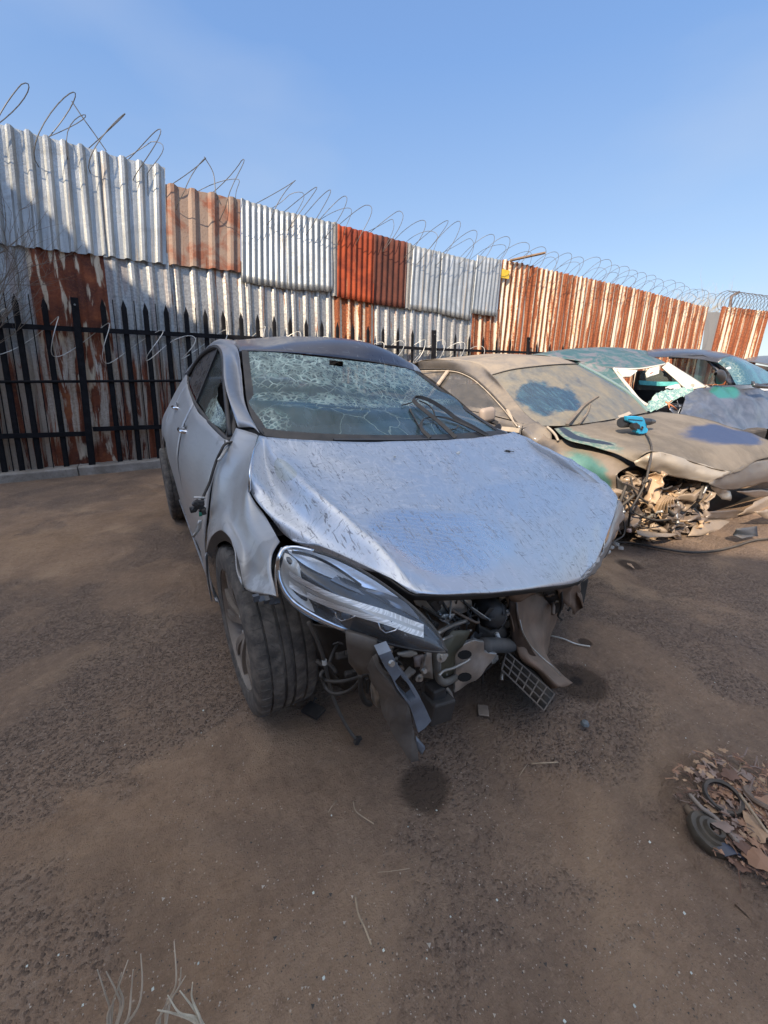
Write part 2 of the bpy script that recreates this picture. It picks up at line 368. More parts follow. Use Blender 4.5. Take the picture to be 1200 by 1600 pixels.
# ================================================================ SHEET METAL FENCE
def sheet_mat(kind, seed):
    t = NT('sheet_'+kind); uv = t.n('ShaderNodeUVMap').outputs[0]
    def cm(sx, sy):
        m = t.n('ShaderNodeMapping'); t.set(m.inputs[0], uv); m.inputs['Scale'].default_value = (sx, sy, 1); m.inputs['Location'].default_value = (seed*3.17, seed*1.31, seed); return m.outputs[0]
    a = cm(1, 1); st = t.noise(cm(14, .7), 1.3, 6, .6, .3); bl = t.noise(a, 2.6, 8, .62, .8); fi = t.noise(a, 34, 7, .7); dr = t.noise(cm(9, .55), 1.1, 8, .7, 1.0)
    sep = t.sep(uv); v = sep[1]                                   # v: metres from the lower edge
    zinc = t.mix(t.sm(st, .35, .68), (.30, .315, .32), (.50, .505, .49)); sp = t.vor(a, 26, 'F1', 1)
    zinc = t.mix(t.mul(t.sep(sp)[0], .22), zinc, (.30, .32, .335)); zinc = t.mix(t.mul(t.sm(bl, .5, .75), .4), zinc, (.20, .20, .195))
    rust = t.mix(t.sm(bl, .3, .7), (.075, .022, .014), (.24, .062, .024)); rust = t.mix(t.mul(t.sm(fi, .45, .8), .6), rust, (.36, .12, .04))
    cream = t.mix(st, (.50, .42, .31), (.68, .60, .47))
    if kind == 'zinc': f = t.mul(t.sm(dr, .55, .68), .6); c = t.mix(f, zinc, (.33, .25, .18)); tp_ = t.mul(t.sm(t.math('ADD', t.mul(st, .5), t.mul(t.math('SUBTRACT', v, 1.5), .9)), .28, .42), .5); c = t.mix(tp_, c, (.16, .14, .12))
    elif kind == 'zincgrey':
        c = t.mix(t.sm(fi, .35, .7), (.27, .28, .285), (.45, .45, .43)); f = t.sm(t.math('ADD', dr, t.mul(t.math('SINE', t.math('MULTIPLY', sep[0], 2*math.pi/.152)), .06)), .51, .57); bw = t.math('SUBTRACT', 1.0, t.sm(t.math('ADD', v, t.mul(t.math('SUBTRACT', dr, .5), 1.4)), 1.25, 1.6)); c = t.mix(t.mul(bw, .85), c, t.mix(fi, (.30, .225, .165), (.50, .40, .31))); c = t.mix(t.mul(f, t.math('ADD', .25, bw)), c, rust)
    elif kind == 'zincold':
        c = t.mix(t.sm(fi, .35, .7), (.27, .26, .25), (.48, .46, .42)); f = t.sm(dr, .57, .66); c = t.mix(f, c, t.mix(.5, rust, (.40, .17, .06)))
    elif kind == 'rust': f = t.sm(bl, .60, .78); c = t.mix(t.mul(f, .55), rust, (.42, .17, .08)); f = 1.0
    elif kind == 'bright':
        c = t.mix(t.sm(bl, .3, .7), (.16, .024, .008), (.36, .060, .016)); c = t.mix(t.mul(t.sm(dr, .60, .70), t.math('LESS_THAN', sep[0], .45)), c, (.72, .36, .17)); f = 1.0
    elif kind == 'dark': c = t.mix(t.sm(bl, .3, .7), (.070, .022, .014), (.135, .036, .020)); f = 1.0
    elif kind == 'brown':
        c = t.mix(t.sm(bl, .42, .60), (.30, .215, .165), (.25, .095, .055)); c = t.mix(t.mul(t.sm(fi, .55, .75), .8), c, (.12, .05, .035)); c = t.mix(t.sm(dr, .63, .70), c, (.20, .055, .02)); f = 1.0
    elif kind == 'streak':                                        # cream paint with rust running down each rib
        w = t.math('SINE', t.math('MULTIPLY', t.math('ADD', sep[0], seed*.11), 2*math.pi/.30*2))
        k = t.math('ADD', t.mul(w, .16), dr); k = t.math('ADD', k, t.mul(t.math('SUBTRACT', fi, .5), .42)); f = t.sm(k, .41, .46); c = t.mix(f, cream, t.mix(t.sm(fi, .3, .7), (.115, .032, .015), (.33, .095, .03)))
        ed = t.mul(t.sm(k, .34, .42), t.math('SUBTRACT', 1.0, f)); c = t.mix(t.mul(ed, .8), c, (.60, .27, .09))
    elif kind == 'half':                                          # grey-brown sheet, rusted on top and at the foot
        base = t.mix(t.sm(fi, .35, .7), (.34, .265, .20), (.52, .43, .34)); base = t.mix(t.sm(st, .55, .7), base, (.62, .56, .48))
        hi = t.sm(t.math('ADD', v, t.mul(t.math('SUBTRACT', dr, .5), 2.6)), 1.40, 1.60); lo = t.math('SUBTRACT', 1.0, t.sm(t.math('ADD', v, t.mul(t.math('SUBTRACT', dr, .5), 1.2)), .18, .34))
        f = t.math('MAXIMUM', t.math('MAXIMUM', hi, lo), t.sm(t.math('ADD', dr, t.mul(t.math('SINE', t.math('MULTIPLY', sep[0], 2*math.pi/.152)), .06)), .50, .55)); c = t.mix(f, base, t.mix(t.sm(bl, .55, .7), rust, (.30, .10, .035)))
        f2 = t.mul(f, t.sm(t.noise(cm(7, 1.3), 1.6, 5, .5), .54, .60)); c = t.mix(f2, c, (.55, .45, .33))
    elif kind == 'board': c = t.mix(t.sm(fi, .3, .7), (.22, .205, .18), (.32, .30, .27)); f = t.sm(dr, .66, .7)
    ncol = t.mix(t.mul(t.sm(t.noise(a, 90, 3, .6), .62, .72), .5), c, (.10, .07, .05))
    r = t.mixf(f, .48, .88); m = t.mixf(f, .55 if kind in ('zinc', 'zincgrey', 'zincold') else .0, 0.0)
    t.bsdf(col=ncol, rough=r, met=m, nrm=t.bump(t.math('ADD', fi, t.mul(bl, 3.0)), .45, .008)); return t.mat
def prof_ibr(u, w=.34):
    u = u-math.floor(u)
    a = abs(u-.5)*2
    return max(0, min(1, (w-a)/.12+.5))
def fence_sheet(cs, nw, kind, label, prof='ibr', Y=YF, seed=0, amp=.022, group='corrugated sheets of the fence', wob=.006, name='corrugated_sheet', loc='Y', zmin=None, cat='metal sheet'):
    "cs: top left, top right, bottom right, bottom left as photo places lying on the fence plane"
    q = []
    for c in cs: q.append(P(c[0], c[1], 'Y', Y) if len(c) == 2 else Vector(c))
    W = (q[1]-q[0]).length; H = (q[0]-q[3]).length; per = 12 if prof == 'ibr' else 8
    nu = max(4, int(round(nw*per))); nv = 10; rnd = random.Random(seed*7+int(cs[0][0]))
    ph = rnd.random()*50; vs = []; uv = []
    for j in range(nv+1):
        for i in range(nu+1):
            u = i/nu; v = j/nv
            p = (q[3].lerp(q[2], u)).lerp(q[0].lerp(q[1], u), v)
            if prof == 'ibr':
                s = i/per; d = amp*prof_ibr(s); 
                k = s-math.floor(s); sh = 0
            elif prof == 'sin': d = amp*.5*(1+math.sin(2*math.pi*i/per))
            d += noise.noise(Vector((p.x*2, p.z*2, ph)))*wob*2
            p = p+Vector((0, -d, 0))
            if j in (0, nv): p.z += noise.noise(Vector((p.x*9, ph, 0)))*.012+(.01*prof_ibr(i/per) if prof == 'ibr' else 0)
            vs.append(p); uv.append((u*W, v*H))
    fs = [(j*(nu+1)+i, j*(nu+1)+i+1, (j+1)*(nu+1)+i+1, (j+1)*(nu+1)+i) for j in range(nv) for i in range(nu)]
    m = MB(); m.add(vs, fs, uv); o = m.build(name, sheet_mat(kind, seed), None, prof == 'sin')
    s = o.modifiers.new('solid', 'SOLIDIFY'); s.thickness = .0015; s.offset = 0
    ones(o, label, cat, group)
    return o
def foot(x, y, Y=YF, z=.09, k=None):
    "where the leaning line through a top place of the photo meets the foot of the fence"
    k = (560-x)/3500 if k is None else k
    a, b = 0.0, 900.0
    for _ in range(50):
        m = (a+b)/2
        if P(x+k*m, y+m, 'Y', Y).z > z: a = m
        else: b = m
    return (x+k*a, y+a)
def low(x0, x1, y0, y1, **kw):
    return [(x0, y0), (x1, y1), foot(x1, y1), foot(x0, y0)]
Y2 = YF-.045; Y3 = YF-.075
def ribs(x0, x1, y0, y1, n, X0, Y0): return n*(P(X0, Y0, 'Y', YF)-P(x1, y1, 'Y', YF)).length/(P(x0, y0, 'Y', YF)-P(x1, y1, 'Y', YF)).length
fence_sheet([(-330, 105), (152, 236), (166, 401), (-300, 348)], ribs(-62, 152, 174, 236, 7.4, -330, 105), 'zinc', 'large galvanised ribbed sheet at the top left end of the fence with faint wire shadows', Y=Y2, seed=1, amp=.034)
fence_sheet([(148, 236), (258, 262), (260, 413), (162, 401)], 4.0, 'zinc', 'galvanised ribbed sheet just left of the brown sheet on the upper row', Y=Y2-.012, seed=2, amp=.034)
fence_sheet([(252, 286), (376, 312), (376, 425), (257, 413)], 4.0, 'brown', 'brown rust mottled ribbed sheet hanging between two galvanised sheets', Y=Y2, seed=3, amp=.03)
fence_sheet([(376, 311), (448, 332), (448, 452), (377, 441)], 8, 'zinc', 'bright wavy galvanised sheet immediately right of the brown sheet', 'sin', Y=Y2, seed=4, amp=.026)
fence_sheet([(447, 331), (519, 348), (519, 456), (449, 452)], 8, 'zinc', 'wavy galvanised sheet between its galvanised twin and the narrow cream strip', 'sin', Y=Y2-.01, seed=5, amp=.026)
fence_sheet([(517, 347), (529, 350), (528, 464), (518, 462)], 1, 'board', 'narrow cream strip of sheet left of the orange rusted sheet', 'ibr', Y=Y2-.004, seed=6, amp=.012, wob=.002)
fence_sheet([(527, 351), (586, 366), (583, 475), (526, 464)], 7, 'bright', 'bright orange red rusted wavy sheet', 'sin', Y=Y2-.01, seed=7, amp=.026)
fence_sheet([(584, 366), (637, 379), (632, 482), (581, 475)], 6, 'dark', 'dark maroon rusted wavy sheet beside the orange one', 'sin', Y=Y2, seed=8, amp=.026)
fence_sheet([(636, 380), (646, 383), (640, 484), (631, 482)], 1, 'board', 'narrow cream strip of sheet right of the maroon rusted sheet', 'ibr', Y=Y2-.006, seed=9, amp=.012, wob=.002)
fence_sheet([(645, 384), (692, 395), (686, 489), (639, 484)], 6, 'zinc', 'galvanised wavy sheet right of the narrow cream strip', 'sin', Y=Y2, seed=10, amp=.026)
fence_sheet([(690, 395), (744, 408), (735, 501), (684, 490)], 7, 'zinc', 'galvanised wavy sheet hanging a little lower beside the tilted sheet', 'sin', Y=Y2-.01, seed=11, amp=.026)
fence_sheet([(745, 399), (784, 407), (775, 495), (736, 490)], 7, 'zinc', 'small tilted wavy galvanised sheet standing proud at the end of the upper row', 'sin', Y=Y3, seed=12, amp=.022)
LOW = 'lower sheets behind the dark palings'
def L(x0, x1, t0, t1, n, kind, label, s, Y=YF, amp=.03):
    fence_sheet(low(x0, x1, t0, t1), n, kind, label, Y=Y, seed=s, amp=amp, group=LOW)
L(-330, 38, 330, 372, ribs(-75, 38, 355, 372, 3.6, -330, 330), 'zincgrey', 'grey galvanised sheet with peeling foot at the far left of the lower row', 21)
L(36, 163, 372, 388, 4.0, 'half', 'lower sheet with deep rust across its top above the thick dark post', 22, YF-.012)
L(160, 262, 388, 398, 3.6, 'zincgrey', 'silver grey lower sheet below the join of the two big galvanised sheets', 23, YF-.016)
L(260, 378, 398, 410, 4.6, 'zincold', 'lower sheet below the brown mottled one with pale ribs', 24)
L(376, 450, 420, 432, 3.7, 'zincold', 'lower sheet with orange edged ribs under the first wavy galvanised sheet', 25, YF-.010)
L(448, 522, 432, 444, 4.0, 'zincold', 'lower sheet with orange edged ribs under the second wavy galvanised sheet', 26)
L(519, 585, 444, 460, 4.0, 'streak', 'rust streaked lower sheet under the orange rusted sheet', 27, YF-.010)
L(582, 640, 458, 466, 3.8, 'zincold', 'lower sheet under the maroon rusted sheet', 28)
L(638, 692, 465, 474, 3.8, 'zincgrey', 'grey lower sheet with pale ribs beside the second palisade post', 29, YF-.010)
L(689, 738, 472, 482, 3.7, 'zincold', 'pale lower sheet under the lowest hung wavy sheet', 30)
L(733, 786, 478, 486, 4.2, 'streak', 'rusty lower sheet under the small tilted sheet', 31, YF-.010)
tops = [(785, 405), (834, 417), (882, 428), (926, 437), (968, 446), (1005, 455), (1040, 464), (1074, 473), (1106, 481)]
lbs = ['tall rust and cream streaked sheet with a yellow paint patch near its top', 'tall rust streaked sheet standing right of the one with the yellow patch', 'tall dark rusty sheet under the leaning steel angle on the fence top', 'tall cream sheet with thin rust lines above the teal roofed car', 'tall sheet of rust and cream stripes halfway to the far corner',
       'tall striped rusty sheet above the roof of the black car', 'tall cream striped sheet two before the far gap of the fence', 'tall rusty sheet closing the long run at the grey gap board']
for i in range(8):
    a, b = tops[i], tops[i+1]
    ka = -.02-(a[0]-785)/320*.11-.08; kb = -.02-(b[0]-785)/320*.11-.08
    fence_sheet([a, (b[0]+1, b[1]), foot(b[0]+1, b[1], k=kb), foot(*a, k=ka)], [6.0, 6.4, 6.2, 6.2, 6, 6, 6, 6][i], 'streak', lbs[i], Y=YF-(.012 if i % 2 else 0), seed=40+i, amp=.036, group='tall rust striped sheets', cat='metal sheet')
# gap board, steel pole and the second run of fence beyond the corner
fence_sheet([(1104, 488), (1128, 488), foot(1128, 488, Y=YF+.5, k=-.13), foot(1104, 488, Y=YF+.5, k=-.13)], 1.0, 'board', 'grey boarded sheet closing the gap before the far pole', Y=YF+.5, seed=55, amp=.01)
def far_run():
    A = P(1128, 479, 'Z', 2.75); Bd = P(1200, 486.5, 'Z', 2.75)
    d = (Bd-A); d.z = 0; n = d.length; d.normalize(); 
    x = A.copy(); i = 0
    lab = ['rust and cream sheet just right of the far pole', 'rust striped sheet at the right edge of the photo']
    for i in range(2):
        a = A+d*(n*.52*i); b = A+d*(n*.52*(i+1)+.02)
        W = (b-a).length; per = 12; nw = max(5, round(W/.34)); nu = nw*per; vs = []; uv = []
        pn = Vector((d.y, -d.x, 0)); 
        for j in range(5):
            for k in range(nu+1):
                p = a.lerp(b, k/nu); p.z = .05+2.7*j/4+(noise.noise(Vector((k*.2, i, 0)))*.02 if j == 4 else 0)
                vs.append(p+pn*.036*prof_ibr(k/per)); uv.append((W*k/nu, 2.7*j/4))
        m = MB(); m.add(vs, [(j*(nu+1)+k, j*(nu+1)+k+1, (j+1)*(nu+1)+k+1, (j+1)*(nu+1)+k) for j in range(4) for k in range(nu)], uv)
        o = m.build('corrugated_sheet', sheet_mat('streak', 60+i)); ones(o, lab[i], 'metal sheet', 'far sheets beyond the gap')
        s = o.modifiers.new('solid', 'SOLIDIFY'); s.thickness = .0015; s.offset = 0
    return A, Bd
FA, FB = far_run()
YEL = simple('yellow_paint', (.80, .50, .04), .5, var=.2)
m = MB(); q = [P(x, y, 'Y', YF-.075) for x, y in [(784, 420), (796, 423), (795, 436), (783, 434)]]; m.poly(q, (0, -1, 0), .004)
ones(m.build('sticker', YEL), 'yellow rectangular plate near the top of the first tall rusty sheet', 'plate')

# ---------------------------------------------------------------- palisade fence
BLK = simple('black_fence_paint', (.009, .009, .011), .8, var=.5, sc=20, dust=.03, spec=.15)
STEEL = simple('dull_steel', (.20, .19, .17), .5, .8, var=.3)
YP = 5.33
def palisade():
    root = empty('palisade_fence', (-2, YP, 0), 'dark painted palisade fence of pointed palings and rails in front of the metal sheets', 'fence')
    tops = [(-240, 418), (-205, 423), (-172, 428), (-139, 433), (-107, 438), (-74, 443), (-42, 448), (-11, 453), (21, 458), (67, 463), (159, 466), (192, 468), (226, 472.5), (258.5, 476), (290, 479), (320, 482), (348, 485), (376, 487.5), (402, 490.5), (428, 493)]
    last = P(428, 493, 'Y', YP); x = 453; 
    y = 495
    while x < 1010:
        tops.append((x, y)); x += 25-(x-453)*.012; y = 493+(x-428)*.098
    for i, (tx, ty) in enumerate(tops):
        if abs(tx-678) < 12 or abs(tx-826) < 9: continue
        T = P(tx, ty, 'Y', YP); fx, fy = foot(tx, ty, Y=YP, z=.10, k=(560-tx)/3500 if tx < 700 else -.05-(tx-700)*.0003)
        Bt = P(fx, fy, 'Y', YP); w = .031
        m = MB(); d = (T-Bt).normalized(); r = Vector((1, 0, 0))
        sh = Bt.lerp(T, 1-.10/max((T-Bt).length, .1))
        vs = []
        for p, ww in ((Bt, w), (sh, w)):
            for s, dy in ((-1, 0), (-.55, -.012), (.55, -.012), (1, 0)): vs.append(p+r*s*ww+Vector((0, dy, 0)))
        vs.append(T+Vector((0, -.004, 0)))
        m.add(vs, [(0, 1, 5, 4), (1, 2, 6, 5), (2, 3, 7, 6), (4, 5, 8), (5, 6, 8), (6, 7, 8)])
        o = m.build('paling', BLK, root); s = o.modifiers.new('solid', 'SOLIDIFY'); s.thickness = .003
        if tx < 360:                                               # thin round bar between two palings
            nx = tx+ (tops[i+1][0]-tx)*.5; ny = ty+2
            if abs(nx-113) < 26: continue
            a = P(nx, ny, 'Y', YP+.01); f = foot(nx, ny, Y=YP+.01, z=.1); b = P(f[0], f[1], 'Y', YP+.01)
            m = MB(); m.tube([a, b], .006, 6); m.build('thin_bar', BLK, root)
    def rail(pts, h, name='rail', dy=-.03, round_=False):
        pt = [P(x, y, 'Y', YP+dy) for x, y in pts]; m = MB()
        if round_: m.tube(pt, h/2, 10)
        else: m.ribbon(pt, Vector((0, 0, h)), .008); m.ribbon([p+Vector((0, .015, h/2)) for p in pt], Vector((0, .035, 0)), .006)
        m.build(name, BLK, root)
    rail([(-260, 491), (-60, 505), (125, 515), (270, 522), (400, 529), (520, 536)], .055); rail([(520, 537), (678, 546)], .05); rail([(682, 546), (826, 551), (1000, 557)], .045)
    rail([(-260, 598), (-60, 597), (120, 596), (270, 595), (330, 595)], .035, round_=True)
    rail([(-260, 692), (-60, 684), (136, 678)], .055); rail([(145, 671), (255, 667), (290, 666)], .055)
    for tx, ty, w, k in ((116, 465, .075, .108), (678, 516, .085, -.01), (826, 527, .07, -.06)):
        T = P(tx, ty, 'Y', YP-.05); f = foot(tx, ty, Y=YP-.05, z=.10, k=k); Bt = P(f[0], f[1], 'Y', YP-.05)
        m = MB(); m.ribbon([Bt, T], Vector((w, 0, 0)), .045); m.build('post', BLK, root, bevel=.004)
        m = MB(); m.lathe(Bt.lerp(T, .96)+Vector((0, -.026, 0)), (0, -1, 0), [(.0, .008), (.010, .008), (.012, 0)], 8); m.build('bolt', STEEL, root)
palisade()

# ---------------------------------------------------------------- razor wire
WIRE = simple('galvanised_wire', (.13, .125, .12), .6, .5, var=.3, sc=30)
def razor(pts, r=.0032, barb=.030, step=.055, name='razor_wire', mat=None, label='', group=None, cat='razor wire', seed=0):
    rnd = random.Random(seed); m = MB(); m.tube(pts, r, 5)
    acc = 0
    for a, b in zip(pts, pts[1:]):
        d = b-a; L = d.length
        if L < 1e-6: continue
        d /= L; t = step-acc
        while t < L:
            p = a+d*t; n = d.orthogonal().normalized(); n.rotate(Matrix.Rotation(rnd.random()*6.28, 3, d)); w = d.cross(n)
            q = barb/2
            m.add([p-d*q*.25, p+d*q+n*q*.35, p+d*q-n*q*.35, p-d*q+n*q*.35, p-d*q-n*q*.35, p+w*.0015], [(0, 1, 5), (0, 5, 2), (0, 3, 5), (0, 5, 4)])
            t += step
        acc = (L-(t-step))
    o = m.build(name, mat or WIRE); ones(o, label, cat, group); return o
def coil(x0, x1, cfun, rad, pitch, seed, Yc, sag=.3, ntail=0):
    rnd = random.Random(seed); pts = []; x = x0; ph = rnd.random()*6; 
    rr = rad; t = seed
    while x < x1:
        k = noise.noise(Vector((x*1.1, seed, 0))); k2 = noise.noise(Vector((x*1.7, seed+9, 4)))
        r = rad*(1+.40*k); a = t
        lean = .55*k2+.25
        c = cfun(x); lean = .8+1.2*abs(k2)
        pts.append(Vector((x+math.sin(a)*r*lean+math.cos(a)*.10*k, Yc+math.cos(a)*r*.8, c+math.sin(a)*r)))
        t += .26; x += pitch*(1+.7*noise.noise(Vector((x*.9, 3, seed))))*.26/6.283
    return pts
def top_z(px, py): return P(px, py, 'Y', YF)
tp = [top_z(*q) for q in [(-60, 172), (0, 193), (258, 262), (262, 290), (376, 312), (528, 351), (640, 380), (785, 405), (860, 424), (930, 436), (1000, 453), (1105, 481)]]
def topz(x):
    for a, b in zip(tp, tp[1:]):
        if a.x <= x <= b.x: return a.z+(b.z-a.z)*(x-a.x)/max(b.x-a.x, 1e-5)
    return tp[0].z if x < tp[0].x else tp[-1].z
razor(coil(tp[0].x-.3, tp[-1].x+.2, lambda x: topz(x)+.06, .33, .46, 5, YF-.02), r=.0050, label='long loose coil of razor wire along the top of the sheet fence', seed=1)
razor(coil(tp[0].x-.1, tp[-1].x, lambda x: topz(x)+.02, .25, .85, 77, YF+.06), r=.0042, label='second stretched razor wire strand tangled through the loose coil on the sheet fence', seed=11)
razor(coil(-3.2, 5.4, lambda x: 1.66+.05*math.sin(x*2),   .21, .50, 12, YP-.12), r=.0045, barb=.040, step=.045, label='barbed coil sagging along the top rail of the palisade', mat=simple('bright_wire', (.62, .60, .55), .5, .4), seed=2)
dd = (FB-FA).normalized()
pp = [FA+dd*(t*.012)+Vector((math.cos(t*.55)*.05, math.cos(t*.55)*.2, .12+math.sin(t*.55)*.20)) for t in range(0, 900)]
razor(pp, r=.006, barb=.04, step=.16, label='razor wire coil on the far fence beyond the pole', seed=3)
# straight lengths that stick up out of the coil
def loose(pts, lab, seed): razor(spline([P(x, y, 'Y', YF-.05) for x, y in pts], 6), label=lab, r=.006, barb=.03, step=.05, seed=seed, name='wire_offcut', cat='wire')
loose([(112, 158), (130, 185), (146, 207), (166, 236)], 'straight wire end sticking up above the big galvanised sheets', 4)
loose([(319, 245), (333, 270), (337, 300), (344, 318)], 'wire end sticking up above the brown sheet', 5)
# pole, leaning angle and far shrub
def pole():
    a = P(1143, 463, 'Y', YF+.35); b0 = foot(1143, 463, Y=YF+.35, z=-.02, k=-.155); b = P(b0[0], b0[1], 'Y', YF+.35)
    m = MB(); n = Vector((.06, -.05, .06)); m.tube([b, a, a+n*1.3, a+n*2.2+Vector((.08, 0, 0))], .045, 10)
    ones(m.build('steel_pole', simple('rusty_pole', (.17, .12, .10), .7, .3, var=.4), None, True), 'tall thin steel pole with a bent top at the end of the long fence run', 'pole')
    m = MB(); m.ribbon([P(797, 407, 'Y', YF-.05), P(852, 395, 'Y', YF-.12)], Vector((0, 0, .05)), .01); m.ribbon([P(797, 407, 'Y', YF-.07), P(852, 395, 'Y', YF-.14)], Vector((0, .05, 0)), .008)
    ones(m.build('steel_angle', simple('rusty_angle', (.34, .22, .13), .8, .1)), 'rusty steel angle resting slanted on the fence top right of the yellow patch', 'steel bar')
pole()
def twigs(m, p, d, L, r, lvl, rnd, spread=.6, kids=4):
    pts = [p]; q = p.copy(); dd = d.normalized()
    for i in range(5):
        dd = (dd+Vector((rnd.uniform(-1, 1), rnd.uniform(-1, 1), rnd.uniform(-.6, .9)))*.22).normalized(); q = q+dd*L/5; pts.append(q)
    m.tube(pts, [r*(1-.13*i) for i in range(6)], 4 if lvl < 2 else 5)
    if lvl > 0:
        for k in range(kids):
            i = rnd.randint(1, 5); nd = (dd+Vector((rnd.uniform(-1, 1), rnd.uniform(-1, 1), rnd.uniform(-.7, 1)))*spread).normalized()
            twigs(m, pts[i], nd, L*rnd.uniform(.45, .75), r*.55, lvl-1, rnd, spread, kids)
def shrubs():
    rnd = random.Random(8); bark = simple('dry_twig', (.14, .11, .085), .85)
    root = empty('bare_shrub', P(-20, 700, 'Y', 5.0), 'bare thorny shrub reaching in from the left edge before the sheets', 'shrub')
    m = MB()
    b = P(-45, 560, 'Y', 5.0)
    for tx, ty in [(60, 350), (30, 380), (75, 430), (45, 300), (40, 470), (20, 330), (90, 400), (55, 510), (25, 420), (80, 360)]:
        T = P(tx, ty, 'Y', 4.95+rnd.uniform(-.1, .1)); twigs(m, b, T-b, (T-b).length*.8, .006, 2, rnd, .9, 4)
    m.build('branches', bark, root)
    root = empty('dry_bush', P(1096, 470, 'Y', 6.6), 'dry yellowish bush showing over the far end of the fence', 'bush')
    c = P(1095, 471, 'Y', 6.8); m = MB()
    for k in range(70):
        d = Vector((rnd.uniform(-1, 1), rnd.uniform(-1, 1), rnd.uniform(.1, 1))); s = Vector((c.x+rnd.uniform(-.35, .35), 6.8, c.z-1.0)); twigs(m, s, d, rnd.uniform(.7, 1.15), .010, 2, rnd, .9, 3)
    m.build('twigs', simple('straw_twig', (.42, .34, .22), .9), root)
    m = MB(); m.tube([Vector((c.x, 6.8, -.1)), Vector((c.x+.05, 6.8, 1.2)), Vector((c.x, 6.8, c.z-.8))], [.09, .07, .04], 8); m.build('trunk', bark, root)
shrubs()

# building behind the camera whose gable throws the shade over the near ground
def building():
    t = NT('plaster'); co = t.co(); n = t.noise(co, 1.3, 8, .6); t.bsdf(col=t.mix(n, (.34, .31, .27), (.46, .42, .37)), rough=.9, nrm=t.bump(t.noise(co, 20, 6), .3, .01))
    tan = math.tan(SUN_EL); w = Vector((-SUN_AZ.y, SUN_AZ.x, 0)); az = Vector((SUN_AZ.x, SUN_AZ.y, 0))
    if w.x < 0: w = -w
    A = 7.5
    line = [(-9.5, 4.4), (-6.2, 3.85), (-5.5, 3.62), (-5.2, 3.40), (-4.6, 3.42), (-3.5, 3.15), (-2.3, 2.85), (-1.5, 2.3), (-.5, 1.85), (.1, 1.6), (.66, 1.12), (1.6, 1.20), (3, 1.25), (6, 1.0), (11, .8)]
    pts = [w*a+az*A+Vector((0, 0, q+tan*A)) for a, q in line]
    m = MB(); base = [Vector((p.x, p.y, -.2)) for p in pts]
    m.poly(base+pts[::-1], az, 4.0); root = empty('yard_building', base[5], 'pale plastered building behind the photographer with a stepped sloping roofline', 'building')
    m.build('wall', t.mat, root)
    m = MB()
    for a, b in zip(pts, pts[1:]):
        m.add([a-az*.2, b-az*.2, b+az*4.2, a+az*4.2, a-az*.2-Vector((0, 0, .08)), b-az*.2-Vector((0, 0, .08)), b+az*4.2-Vector((0, 0, .08)), a+az*4.2-Vector((0, 0, .08))], [(0, 1, 2, 3), (4, 7, 6, 5), (0, 4, 5, 1), (2, 6, 7, 3)])
    m.build('roof', simple('roof_sheet', (.30, .16, .11), .7, .2), root)
building()
# ================================================================ MATERIALS FOR THE CARS
DUSTC = (.30, .225, .165)
def paint(name, base, dust=.5, met=.75, rough=.34, scr=.3, dustc=DUSTC, rub=None, dz=True, chip=.0):
    "dirty car paint: dust lies thicker on faces that look up; thin scratches; rub = list of wiped patches in UV"
    t = NT(name); co = t.co(); uv = t.n('ShaderNodeUVMap').outputs[0]
    g = t.n('ShaderNodeNewGeometry'); z = t.sep(g.outputs['Normal'])[2]
    n1 = t.noise(co, 3.5, 8, .62, .6); n2 = t.noise(co, 26, 6, .7); n3 = t.noise(t.co('Object', (1, 1, 6)), 8, 6, .6, .4)
    f = t.math('ADD', t.ramp(n1, [(.25, .35), (.7, 1.0)]), t.mul(t.math('SUBTRACT', n2, .5), .5))
    if dz: f = t.mul(f, t.ramp(z, [(.0, .45), (.8, 1.0)]))
    f = t.mul(f, dust)
    if rub:
        for (cx, cy, rx, ry, k, rot) in rub:
            b = t.blob(uv, cx, cy, rx, ry, rot=rot, soft=.16, wob=.16, sc=5); f = t.mul(f, t.math('SUBTRACT', 1.0, t.mul(b, k)))
    f = t.math('MINIMUM', t.math('MAXIMUM', f, 0.0), 1.0)
    c = t.mix(t.mul(t.sm(n3, .45, .75), .25), base, tuple(x*.6 for x in base))
    # scratches: stretched noise, and fine random hairlines
    s1 = t.sm(t.noise(t.co('Object', (30, 3, 4), rot=(0, .5, .3)), 3, 3, .5, .2), .66, .70); s2 = t.sm(t.noise(t.co('Object', (3, 4, 34), rot=(.9, 0, .2)), 3.4, 3, .5, .2), .67, .71)
    s = t.mul(t.math('MAXIMUM', s1, s2), scr)
    c = t.mix(s, c, (.50, .50, .50)); 
    if chip: c = t.mix(t.mul(t.sm(n1, .60, .64), chip), c, (.03, .03, .035))
    c = t.mix(f, c, dustc)
    r = t.mixf(f, t.math('ADD', rough, t.mul(s, .3)), .92); m = t.mixf(f, met, 0.0)
    t.bsdf(col=c, rough=r, met=m, coat=t.mul(t.math('SUBTRACT', 1.0, f), .35), coatr=.15, nrm=t.bump(t.math('ADD', t.mul(n2, .4), n1), .12, .006)); return t.mat
